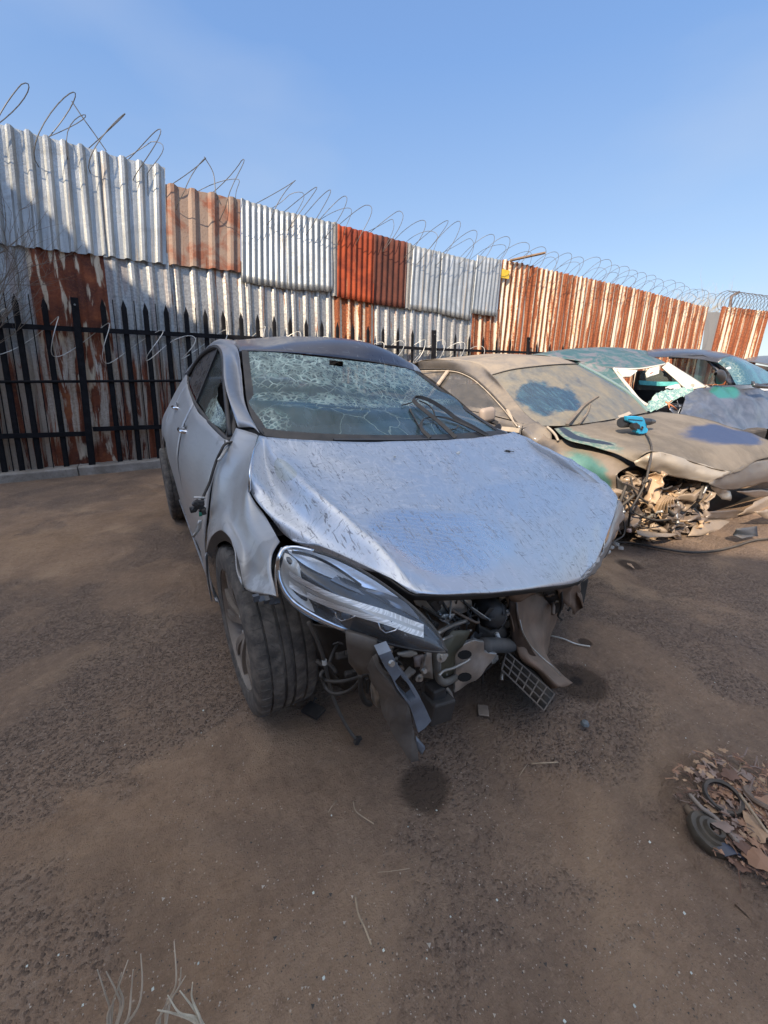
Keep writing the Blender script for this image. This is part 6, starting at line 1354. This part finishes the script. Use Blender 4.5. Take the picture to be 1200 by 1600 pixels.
    patch('windscreen', [V3([(1013, 634, 1.18), (1022, 618, 1.26), (1040, 610, 1.3), (1062, 607, 1.30), (1082, 606, 1.25)]), V3([(1010, 638, 1.12), (1028, 626, 1.18), (1045, 620, 1.2), (1065, 614, 1.2), (1085, 610, 1.2)]), V3([(1018, 642, 1.08), (1032, 638, 1.10), (1046, 630, 1.12), (1062, 621, 1.12), (1080, 614, 1.15)])], gs, root, 8, disp=lambda u, v, p: .03*noise.noise(p*15)+.02*noise.noise(p*37))
    rnd = random.Random(5)
    # crumpled grey bonnet
    CG = NT('crumpled_grey'); co = CG.co(); n = CG.noise(co, 5, 7, .6, .6); n2 = CG.noise(co, 40, 5, .7); uv = CG.n('ShaderNodeUVMap').outputs[0]; te = CG.blob(uv, .42, .12, .14, .20, soft=.15, wob=.1, sc=5)
    c = CG.mix(CG.sm(n, .3, .7), (.13, .145, .175), (.25, .26, .29)); c = CG.mix(te, c, (.09, .34, .28)); CG.bsdf(col=c, rough=.38, met=.6, nrm=CG.bump(n2, .15, .004))
    def cd_(u, v, p): return .045*noise.noise(p*4.2)+.030*noise.noise(p*9)*max(0, 1-u*1.4)+.012*noise.noise(p*22)*max(0, 1-u*1.2)
    patch('bonnet', [V3([(1072, 616, 1.12), (1098, 607, 1.12), (1128, 604, 1.08), (1160, 607, 1.0), (1200, 612, .95), (1270, 622, .9)]),
                     V3([(1068, 630, 1.05), (1095, 620, 1.0), (1130, 618, .95), (1165, 622, .88), (1205, 627, .83), (1270, 636, .8)]),
                     V3([(1064, 643, .98), (1092, 637, .92), (1128, 636, .86), (1165, 640, .80), (1205, 642, .75), (1270, 648, .7)]),
                     V3([(1062, 652, .95), (1100, 652, .86), (1135, 655, .78), (1160, 666, .70), (1172, 671, .66), (1260, 655, .6)]),
                     V3([(1070, 672, .85), (1110, 672, .75), (1140, 672, .68), (1165, 674, .64), (1176, 673, .62), (1262, 658, .58)])], CG.mat, root, 8, th=.004, disp=cd_)
    for k, (x, y, Y, s) in enumerate(((1058, 640, 1.05, .14), (1072, 648, 1.0, .14), (1085, 640, 1.0, .12))):
        q = pY(x, y, Y); g = [[q+Vector(((j/4-.5)*s, 0, (i/4-.5)*s))+noise.noise_vector(Vector((i*.9, j*.9, k*5)))*s*.6 for j in range(5)] for i in range(5)]; patch('crumpled_panel', g, CG.mat, root, 3, th=.003)
    for pts in ([(1040, 628, 1.1), (1050, 634, 1.06), (1058, 640, 1.04)], [(1046, 638, 1.06), (1044, 630, 1.08), (1050, 626, 1.1)]):
        m = MB(); m.tube(V3(pts), .008, 6); m.build('broken_stalk', simple('stalk_orange', (.55, .20, .09), .6), root, True)
    m = MB(); m.box((4.75, .9, .42), (1.6, .7, .42)); m.box((4.9, .55, .35), (1.5, .3, .2)); m.build('engine', DARK, root, bevel=.03)
    patch('left_side', [[Vector((5.62, y, .90)) for y in (1.6, 1.9, 2.4, 3.2, 4.2)], [Vector((5.70, y, .50)) for y in (1.2, 1.6, 2.2, 3.2, 4.2)], [Vector((5.64, y, .18)) for y in (.7, 1.4, 2.2, 3.2, 4.2)]], CRM, root, 4, th=.003)
    patch('tailgate', [[Vector((x, 3.6, 1.24)) for x in (4.05, 4.7, 5.4)], [Vector((x, 4.2, .9)) for x in (3.85, 4.7, 5.6)], [Vector((x, 4.3, .2)) for x in (3.85, 4.7, 5.6)]], CRM, root, 4, th=.003)
    wheel(root, (3.88, 3.5, .3), (-1, 0, 0), .30, .2); wheel(root, (3.90, .95, .3), (-1, 0, 0), .30, .2)
teal_car()

def black_car():
    root = empty('black_hatchback', (7.2, 2.0, 0), 'small black hatchback with teal smeared glass, round black mirror and white scuttle', 'car')
    BK = paint('black_paint', (.030, .033, .042), .22, .2, .22, .15, dustc=(.28, .26, .26))
    WH = paint('white_paint', (.72, .70, .66), .3, 0, .35, .2, dustc=(.5, .44, .36))
    r0 = V3([(1122, 567, 1.30), (1130, 560, 1.27), (1142, 557, 1.25), (1155, 560, 1.24), (1170, 566, 1.25)])
    patch('roof', [r0, V3([(1090, 561, 1.6), (1100, 553, 1.6), (1118, 550, 1.58), (1138, 553, 1.56), (1160, 560, 1.55)]), V3([(1045, 558, 2.0), (1058, 549, 2.0), (1080, 545.5, 2.0), (1108, 548, 1.95), (1138, 556, 1.9)]), V3([(985, 560, 2.7), (1003, 550, 2.7), (1030, 545, 2.7), (1065, 545, 2.6), (1100, 552, 2.5)])], BK, root, 6, th=.004)
    wt = V3([(1050, 560, 2.0), (1080, 559, 1.75), (1101, 559, 1.58), (1112, 569, 1.42), (1120, 578, 1.3)])
    wb = V3([(1050, 600, 2.0), (1080, 600, 1.75), (1095, 601, 1.58), (1108, 601, 1.42), (1122, 600, 1.3)])
    gm = glass_mat('black_car_glass', (.035, .06, .065), .30, alpha=.85, dustc=(.12, .22, .23), teal=.25)
    patch('side_window', [wt, wb], gm, root, 5, lin=True)
    m = MB(); m.tube(V3([(1045, 558.5, 2.0), (1080, 557.5, 1.75), (1101, 558, 1.57), (1112, 568, 1.42), (1122, 580, 1.3), (1124, 600, 1.25)]), .022, 6); m.build('window_frame', BK, root, True)
    patch('roof_side_frame', [V3([(1045, 558, 2.0), (1100, 557.5, 1.57), (1112, 567, 1.42), (1124, 580, 1.3), (1138, 601, 1.12)]), V3([(1046, 556, 2.0), (1098, 555, 1.58), (1122, 566, 1.31), (1138, 580, 1.18), (1155, 601, 1.0)])], BK, root, 5, th=.01, lin=True)
    patch('windscreen', [r0, V3([(1138, 580, 1.18), (1150, 574, 1.13), (1163, 572, 1.1), (1178, 574, 1.1), (1195, 578, 1.12)]), V3([(1150, 601, 1.0), (1165, 601, .96), (1182, 600, .93), (1202, 599, .93), (1226, 598, .96)])], glass_mat('black_car_screen', (.035, .10, .125), .35, alpha=.9, cracks=[(.1, .6, .25, .5, 24, .16, .3)], dustc=(.12, .22, .26), teal=.3), root, 7)
    q = pY(1124, 588, 1.05); g = []
    for i in range(7):
        a = i/6; rw = []
        for k in range(11):
            b_ = 2*math.pi*k/10; r_ = math.sin(.25+a*2.5); rw.append(q+Vector((-.12+a*.26, math.sin(b_)*.06*r_, math.cos(b_)*.085*r_-(a-.4)*.07)))
        g.append(rw)
    patch('mirror', g, simple('mirror_black', (.02, .02, .022), .3, var=.2, dust=.2), root, 3)
    patch('scuttle', [V3([(1092, 602, 1.5), (1125, 602, 1.4), (1160, 602, 1.3), (1200, 602, 1.25), (1240, 602, 1.2)]), V3([(1094, 606, 1.45), (1128, 607, 1.35), (1160, 609, 1.25), (1200, 613, 1.2), (1240, 620, 1.15)])], WH, root, 5, th=.004)
    m = MB(); m.ribbon(spline(V3([(1176, 598, .86), (1180, 602, .82), (1195, 604, .78), (1230, 606, .72)]), 5), Vector((0, .03, .0)), .05); m.build('bonnet_edge', BK, root, True)
    patch('right_side', [[Vector((6.35, y, .98)) for y in (1.25, 1.8, 2.6, 3.6)], [Vector((6.27, y, .55)) for y in (1.25, 1.8, 2.6, 3.6)], [Vector((6.33, y, .18)) for y in (1.25, 1.8, 2.6, 3.6)]], BK, root, 4, th=.004)
    patch('left_side', [[Vector((8.0, y, .98)) for y in (.6, 1.8, 2.6, 3.6)], [Vector((8.08, y, .55)) for y in (.6, 1.8, 2.6, 3.6)], [Vector((8.02, y, .18)) for y in (.6, 1.8, 2.6, 3.6)]], BK, root, 4, th=.004)
    m = MB(); m.box((7.2, 2.3, .6), (1.5, 2.2, .6)); m.box((7.2, 2.75, 1.1), (1.4, .06, .5)); m.build('cabin', DARK, root, bevel=.03); m = MB(); m.box((7.3, .7, .5), (1.5, .8, .5)); m.build('engine', DARK, root, bevel=.05)
    wheel(root, (6.42, 3.1, .3), (-1, 0, 0), .30, .2)
black_car()
def last_car():
    root = empty('dark_car', (10.3, 1.9, 0), 'dark car at the right edge, only the rear of its roof and window showing', 'car')
    BK = paint('dark_paint', (.05, .06, .07), .35, .2, .3, .15, dustc=(.3, .28, .28))
    patch('roof', [V3([(1150, 572, 2.6), (1168, 565, 2.3), (1200, 570, 1.9), (1240, 580, 1.5)]), V3([(1150, 566, 3.0), (1172, 559, 2.7), (1205, 559, 2.3), (1245, 566, 1.9)]), V3([(1150, 564, 3.6), (1180, 557, 3.4), (1215, 556, 3.0), (1250, 562, 2.6)])], BK, root, 5, th=.01)
    patch('side_window', [V3([(1158, 574, 2.55), (1175, 569, 2.3), (1200, 573, 1.9), (1240, 583, 1.5)]), V3([(1158, 600, 2.5), (1175, 600, 2.3), (1200, 602, 1.9), (1240, 605, 1.5)])], glass_mat('last_glass', (.03, .05, .05), .3, alpha=.9), root, 4, lin=True)
    m = MB(); m.tube(V3([(1160, 580, 2.5), (1175, 577, 2.3), (1200, 580, 1.95), (1240, 590, 1.5)]), .02, 6); m.build('window_trim', simple('pale_trim', (.6, .58, .52), .4), root, True)
    a = P(1158, 600, 'Y', 2.5); b = P(1240, 605, 'Y', 1.5)
    patch('right_side', [[a, b], [Vector((a.x-.08, a.y, .5)), Vector((b.x-.08, b.y, .5))], [Vector((a.x, a.y, .1)), Vector((b.x, b.y, .1))]], BK, root, 3, th=.01)
last_car()

# ================================================================ HEAT GUN ON THE DUSTY BONNET
def gun():
    base = pY(996, 672, .46)
    root = empty('heat_gun', base, 'teal and black heat gun lying on the dusty tan bonnet', 'power tool')
    BL = simple('tool_teal', (.02, .36, .60), .35, var=.12); BKp = simple('tool_black', (.022, .024, .028), .45, var=.2)
    d = .46
    a, b = pY(971, 660, d), pY(1014, 659, d); ax = (b-a).normalized(); L = (b-a).length
    m = MB(); r = .036; m.lathe(a, ax, [(0, 0), (.034, 0), (.040, .006), (.041, .03), (.037, L*.42), (.034, L*.7), (.030, L*.86), (.026, L)], 20); body = m.build('motor_body', BKp, root, auto=40)
    m = MB(); m.lathe(b, ax, [(.028, -.01), (.027, .0), (.025, .03), (.018, .065), (.014, .085), (.008, .085), (.008, .06)], 16); m.build('nozzle', simple('nozzle_steel', (.12, .11, .10), .4, .7), root, auto=40)
    m = MB(); t_ = b+ax*.080; m.lathe(t_, ax, [(.0135, 0), (.0145, .006), (.010, .010)], 12); m.build('nozzle_tip', METAL, root, True)
    tow = Vector((0, -.022, 0)) 
    shell = [pY(x, y, d-.045) for x, y in [(977, 650), (992, 650), (1001, 651), (1005, 656), (1006, 663), (1010, 670), (1009, 676), (1002, 678), (996, 678), (993, 674), (994, 668), (990, 664), (984, 660), (978, 657)]]
    fpoly('shell', shell, .03, BL, root, .006)
    h1 = [pY(x, y, d-.05) for x, y in [(986, 661), (992, 660), (997, 664), (997, 670), (993, 669), (990, 672), (986, 668)]]
    fpoly('handle_grip', h1, .034, BKp, root, .004)
    m = MB(); q = pY(1003, 669, d-.068); m.tube([q+Vector((math.cos(k*.52)*.013, 0, math.sin(k*.52)*.011)) for k in range(12)], .005, 6, closed=True); m.build('trigger_ring', BKp, root, True)
    m = MB(); m.ribbon([pY(982, 655, d-.064), pY(1004, 657, d-.064)], Vector((0, 0, .004)), .003); m.build('side_stripe', BKp, root)
    cb = [(1009, 678, .41), (1014, 685, .30), (1018, 698, .16), (1017, 715, .02), (1013, 735, -.08), (1009, 752, -.10), (1002, 768, -.10), (994, 782, -.10), (986, 796, -.10), (984, 806, -.10), (982, 822, -.08)]
    g = [pY(*q) for q in cb]
    m = MB(); m.tube(spline(g, 7), .0065, 8); q = g[5]; m.tube([q+Vector((math.cos(k*.6)*.012, math.sin(k*.6)*.01, .01*math.sin(k))) for k in range(11)], .0065, 6)
    ones(m.build('power_cord', RUB, None, True), 'black power cord running from the heat gun down over the crushed nose', 'cord')
    zz = [(985, 823), (972, 838), (960, 846), (985, 848), (1020, 854), (1060, 861), (1090, 863), (1120, 860), (1150, 853), (1175, 845), (1200, 842), (1250, 840)]
    m = MB(); m.tube(spline([pZ(x, y, .012) for x, y in zz], 7), .009, 8)
    ones(m.build('ground_cable', RUB, None, True), 'black cable curving over the sunlit ground before the dusty sedan', 'cord')
    q = pY(983, 829, -.08); m = MB(); m.lathe(q, (0, .2, 1), [(0, .012), (.012, .010), (.014, -.010), (0, -.014)], 12); ones(m.build('cable_plug', simple('plug_pink', (.45, .30, .24), .6), None, True), 'pinkish round plug where the two black cords meet', 'plug')
gun()

# ================================================================ SMALL THINGS ON THE GROUND
def leaf_mesh(m, c, s, rnd, mi=0, curl=.3, lobes=True):
    "a dry lobed leaf"
    a0 = rnd.random()*6.28; tilt = Vector((rnd.uniform(-.35, .35), rnd.uniform(-.35, .35), 1)).normalized(); x = tilt.orthogonal().normalized(); x.rotate(Matrix.Rotation(a0, 3, tilt)); y = tilt.cross(x)
    n = 15; pts = []
    for k in range(n):
        a = 2*math.pi*k/n; r = (.62+.38*abs(math.cos(a*2.5)) if lobes else .8)*(1.2 if abs(a-math.pi) > 2.4 else .9)*(1 if k % 3 else .62)
        d = x*math.cos(a)*r+y*math.sin(a)*r*.75; pts.append(c+d*s+tilt*(curl*s*(r*r*.6)*math.sin(a*2+a0)))
    vs = [c+tilt*.1*s]+pts; m.add(vs, [(0, 1+k, 1+(k+1) % n) for k in range(n)], mi=mi)
def pile():
    rnd = random.Random(31); LF = [simple('leaf_tan', (.36, .20, .12), .8, var=.25), simple('leaf_brown', (.18, .10, .068), .85, var=.3), simple('leaf_grey', (.28, .20, .16), .85, var=.3), simple('leaf_pale', (.45, .29, .175), .8, var=.2)]
    fixed = [(1110, 1205, .035, 2), (1115, 1222, .050, 2), (1128, 1218, .030, 1), (1150, 1232, .028, 0), (1108, 1248, .040, 3), (1120, 1258, .035, 3), (1147, 1265, .045, 2), (1198, 1262, .05, 0), (1182, 1295, .042, 3), (1188, 1345, .045, 0), (1165, 1325, .032, 1), (1150, 1290, .03, 2), (1185, 1240, .045, 1), (1140, 1210, .03, 1), (1170, 1215, .03, 2), (1160, 1300, .03, 1), (1195, 1320, .04, 1), (1130, 1290, .028, 2), (1135, 1238, .03, 0), (1175, 1275, .03, 2), (1105, 1190, .022, 3), (1096, 1200, .018, 0), (985, 883, .030, 3), (1155, 1350, .03, 1)]
    LB = ['dark grey lobed leaf at the upper tip of the litter heap', 'large grey brown star leaf near the top of the heap', 'brown curled leaf beside the large grey star leaf', 'small tan leaf right of the topmost leaves, near the curly twig', 'pale leaf inside the upper left of the thin rubber ring', 'pale leaf overlapping the lower left rim of the rubber ring', 'large grey leaf just below the rubber ring', 'big tan leaf cut by the photo edge beside the rusty ring', 'pale golden leaf at the right edge, level with the round hub', 'big tan leaf lowest at the right edge of the heap', 'brown leaf right of the blue scrap', 'grey leaf lying above the round hub on its right', 'brown leaf under the rusty ring', 'small brown leaf at the top of the heap under the twig', 'small grey leaf between the curly twig and the rusty ring', 'brown leaf at the right rim of the round hub', 'brown leaf at the right edge below the golden one', 'grey leaf under the grey split stick', 'small tan leaf in the middle of the rubber ring', 'grey leaf crossed by the long brown stick', 'pale leaf set apart above the heap', 'tiny tan leaf set apart, highest left of the heap', 'lone', 'brown leaf lowest of the heap, right of the straw']
    for k, (x, y, s, c) in enumerate(fixed):
        m = MB(); z = .02+rnd.random()*.035 if x > 1050 else .012; leaf_mesh(m, pZ(x, y, z), s*1.12, rnd)
        o = m.build('dry_leaf', LF[c]); s_ = o.modifiers.new('s', 'SOLIDIFY'); s_.thickness = .0012
        if x < 1050: ones(o, 'lone pale dry leaf on the ground by the crushed corner of the silver bonnet', 'leaf')
        else: ones(o, LB[k], 'leaf', 'dry leaves of the litter heap')
    # soil mound and fine litter
    m = MB(); c = pZ(1188, 1288, 0); vs = []; n = 26
    for j in range(n+1):
        for i in range(n+1):
            u = (i/n-.5)*2; v = (j/n-.5)*2; p = c+Vector((u*.30, v*.25, 0)); h = max(0, 1-u*u-v*v); p.z = -.030+.055*h**.6+.014*noise.noise(p*14)*(h > 0)+.008*noise.noise(p*40)*(h > 0); vs.append(p)
    m.add(vs, [(j*(n+1)+i, j*(n+1)+i+1, (j+1)*(n+1)+i+1, (j+1)*(n+1)+i) for j in range(n) for i in range(n) if ((i+.5)/n*2-1)**2+((j+.5)/n*2-1)**2 < .95])
    mm = m.build('litter_soil', bpy.data.materials['packed_dirt'], None, True); mm.data.transform(Matrix.Translation(mm.location)); mm.location = (0, 0, 0); ones(mm, 'low mound of dark soil under the leaf litter at the right edge', 'soil', kind='stuff')
    m = MB()
    for k in range(620):
        a = rnd.random()*6.28; r = rnd.random()**.8*.23; p = c+Vector((math.cos(a)*r, math.sin(a)*r*.9, .02+.03*max(0, 1-r/.4))); L = rnd.uniform(.006, .05)
        if rnd.random() < .5: d = Vector((rnd.uniform(-1, 1), rnd.uniform(-1, 1), rnd.uniform(-.15, .2))).normalized(); m.tube([p, p+d*L*.5+Vector((0, 0, .003)), p+d*L], rnd.uniform(.0008, .0022), 4, mi=rnd.randint(0, 2))
        else: leaf_mesh(m, p, rnd.uniform(.005, .022), rnd, mi=rnd.randint(0, 3), lobes=False)
    ones(m.build('litter', LF), 'fine twigs and leaf crumbs scattered over the heap at the right edge', 'litter', kind='stuff')
    def ring(x, y, R_, prof, lab, mat, tilt=(0, 0, 1), z=.03):
        m = MB(); m.lathe(pZ(x, y, z), tilt, prof, 36, closed=True); ones(m.build('metal_ring', mat, None, auto=40), lab, 'ring')
    GM = simple('greasy_metal', (.10, .085, .065), .5, .5, var=.4, dust=.25)
    ring(1112, 1300, .05, [(.014, .018), (.022, .022), (.026, .010), (.034, .010), (.038, .002), (.050, .002), (.054, -.006), (.052, -.02), (.014, -.02)], 'round pressed metal hub half buried in the litter heap', GM, (.1, -.25, 1), .035)
    ring(1130, 1245, .06, [(.038, .005), (.046, .007), (.050, 0), (.046, -.007), (.038, -.005)], 'thin black rubber ring lying among the leaves', RUB, (-.2, -.1, 1), .045)
    ring(1195, 1250, .09, [(.030, .004), (.048, .006), (.051, 0), (.048, -.006), (.030, -.004)], 'brown rusty ring at the upper right of the litter heap', BROWN, (.3, .1, 1), .05)
    def bar(pts, r, lab, mat, z=.03, name='twig', cat='twig', flat=0):
        m = MB(); p = spline([pZ(x, y, z+ (.01*math.sin(i*2))) for i, (x, y) in enumerate(pts)], 5)
        if flat: m.ribbon(p, Vector((.0, flat, .0)), .004)
        else: m.tube(p, r, 6)
        ones(m.build(name, mat, None, not flat), lab, cat)
    WD = simple('dry_stick', (.40, .30, .20), .85, var=.3)
    bar([(1058, 1205), (1080, 1206), (1096, 1208)], .0022, 'short straight pale twig left of the litter heap', WD, .012); bar([(1155, 1240), (1178, 1272), (1205, 1310)], .004, 'long brown stick crossing the right half of the litter heap', WD, .06)
    bar([(1128, 1204), (1145, 1208), (1155, 1203), (1158, 1194), (1163, 1193)], .0025, 'curly pale twig above the litter heap', WD, .02)
    bar([(1078, 1242), (1096, 1262), (1118, 1278), (1135, 1298), (1152, 1315)], .006, 'grey split stick lying across the litter heap', simple('grey_stick', (.27, .22, .18), .85), .045)
    bar([(1075, 1262), (1086, 1278)], .014, 'stubby brown bark piece at the left of the litter heap', simple('bark', (.22, .16, .11), .9), .02, 'bark_piece', 'bark')
    bar([(1122, 1330), (1142, 1326), (1152, 1334)], .01, 'crushed dark blue scrap under the round hub', simple('blue_scrap', (.05, .06, .09), .4), .03, 'scrap', 'scrap', .03)
    # twigs and bits on the open ground
    bar([(830, 1193), (850, 1192), (872, 1191)], .0024, 'pale straw lying level right of the dark oil spot', WD, .006, 'straw', 'straw')
    bar([(811, 1213), (818, 1202), (824, 1194)], .0012, 'thin straw slanting under the level one', WD, .005, 'straw', 'straw')
    bar([(552, 1252), (556, 1267), (570, 1278), (584, 1287)], .0018, 'bent pale straw below the tyre in open ground', WD, .006, 'straw', 'straw'); bar([(513, 1269), (520, 1258), (526, 1251)], .0014, 'short straw left of the bent one', WD, .006, 'straw', 'straw')
    bar([(555, 1400), (560, 1428), (570, 1450), (580, 1476)], .0022, 'long thin straw low in the middle of the photo', WD, .006, 'straw', 'straw')
    bar([(860, 993), (880, 998), (900, 1006), (922, 1010)], .0035, 'whitish wire lying on the ground right of the torn beam end', simple('wire_white', (.6, .57, .5), .5), .008, 'wire', 'wire')
    bar([(590, 1363), (612, 1361), (640, 1357)], .0009, 'hair thin straw near the centre foreground', WD, .004, 'straw', 'straw')
    q = pZ(493, 1118, .0); m = MB(); m.box(q+Vector((0, .02, .008)), (.055, .075, .012), Matrix.Rotation(.5, 3, 'Z')); m.tube([q+Vector((.012, .05, .016)), q+Vector((.022, .06, .022)), q+Vector((.03, .055, .018))], .003, 6); ones(m.build('plastic_bit', PLA, bevel=.003), 'small dark plastic slab with a clip lying behind the front tyre', 'plastic piece')
    q = pZ(755, 1110, .004); m = MB(); m.box(q, (.05, .04, .006), Matrix.Rotation(.9, 3, 'Z')); ones(m.build('plastic_bit', simple('clear_bit', (.30, .24, .19), .25), bevel=.002), 'flat translucent plastic scrap below the crushed casting', 'plastic piece')
    q = pZ(914, 1130, .008); m = MB(); m.lathe(q, (0, 0, 1), [(0, .010), (.012, .006), (.016, -.004), (0, -.012)], 7); ones(m.build('stone', simple('blue_stone', (.14, .16, .17), .6), None), 'small blue grey stone right of the hanging ribbed tray', 'stone')
    for k, (x, y) in enumerate([(955, 855), (963, 850), (970, 856), (950, 862)]):
        q = pZ(x, y, .015); m = MB(); m.box(q, (.035, .03, .022), Matrix.Rotation(k*1.1, 3, 'Z')); ones(m.build('white_connector', simple('white_conn', (.55, .50, .44), .5), bevel=.004), ['second left whitish connector under the silver bonnet corner', 'topmost whitish connector under the silver bonnet corner', 'rightmost whitish connector under the silver bonnet corner', 'lowest leftmost whitish connector under the silver bonnet corner'][k], 'connector', 'broken white connectors')
    # grit: countless light and dark crumbs
    m = MB()
    for k in range(9000):
        u = rnd.random(); y = 860+730*rnd.random()**.8; x = rnd.uniform(-80, 1280); q = pZ(x, y, 0)
        if noise.noise(q*1.4) < -.02: continue
        s = rnd.uniform(.0008, .0028)*(2.0 if rnd.random() < .03 else 1); c = q+Vector((0, 0, s*.3)); mi = 0 if rnd.random() < .20 else (1 if rnd.random() < .7 else 2)
        v = [c+Vector((rnd.uniform(.6, 1.3)*s*a, rnd.uniform(.6, 1.3)*s*b, rnd.uniform(.5, 1)*s*d)) for a, b, d in ((1, 0, 0), (-.5, .9, 0), (-.5, -.9, 0), (0, 0, 1))]
        m.add(v, [(0, 1, 3), (1, 2, 3), (2, 0, 3)], mi=mi)
    ones(m.build('grit', [simple('grit_pale', (.50, .43, .35), .8), simple('grit_brown', (.30, .21, .15), .9), simple('grit_dark', (.07, .06, .05), .8)]), 'loose pale and brown grit strewn over the dirt', 'grit', kind='stuff')
    m = MB()
    for k in range(30):
        x = rnd.uniform(0, 1200); y = rnd.uniform(950, 1600); q = pZ(x, y, .002); s = rnd.uniform(.002, .0042); n_ = Vector((rnd.uniform(-.5, .5), rnd.uniform(-.5, .5), 1)).normalized(); xx = n_.orthogonal().normalized(); yy = n_.cross(xx)
        m.poly([q+xx*s, q+yy*s*.8, q-xx*s*.9, q-yy*s], n_, .0016)
    ones(m.build('glass_crumbs', simple('crumb', (.58, .62, .56), .35, var=.2)), 'tiny pale glass crumbs glinting all over the dirt', 'glass crumbs', kind='stuff')
pile()
def grass():
    rnd = random.Random(14); ST = simple('straw_blade', (.75, .66, .50), .75, var=.25); ST2 = simple('dry_blade', (.50, .41, .31), .8, var=.25)
    def tuft(bx, by, blades, lab, mat):
        root = empty('grass_tuft', pZ(bx, by, 0), lab, 'grass tuft')
        m = MB()
        for tips in blades:
            b = pZ(bx+rnd.uniform(-8, 8), by, 0); pts = [b]
            for i, (x, y) in enumerate(tips):
                r = ray(x, y); t = (.05+.055*i+rnd.uniform(0, .02)-CAM.z)/r.z; pts.append(CAM+r*t)
            p = spline(pts, 6); n = len(p); m.tube(p, [.0030*(1-.72*i/n) for i in range(n)], 5)
        m.build('blades', mat, root)
    tuft(178, 1625, [[(172, 1580), (165, 1555), (152, 1515)], [(188, 1575), (182, 1550), (166, 1518)], [(192, 1570), (185, 1540), (190, 1520)], [(176, 1570), (184, 1545), (200, 1500)], [(212, 1580), (222, 1540), (220, 1490)], [(200, 1590), (205, 1550), (208, 1515)], [(168, 1590), (175, 1570), (180, 1560)]], 'dry grass tuft of thin blades at the bottom left', ST2)
    tuft(252, 1640, [[(260, 1575), (275, 1535), (272, 1470)], [(265, 1570), (280, 1540), (283, 1512)], [(250, 1590), (268, 1560), (290, 1525)], [(245, 1600), (255, 1580), (262, 1560)]], 'sparse dry tuft with one tall curved blade at the bottom', ST2)
    tuft(318, 1612, [[(305, 1590), (280, 1582), (262, 1555)], [(308, 1585), (298, 1570), (281, 1548)], [(300, 1594), (270, 1583), (246, 1578)], [(312, 1590), (300, 1560), (301, 1535)]], 'pale forked dry stem at the bottom, right of the tufts', ST)
grass()
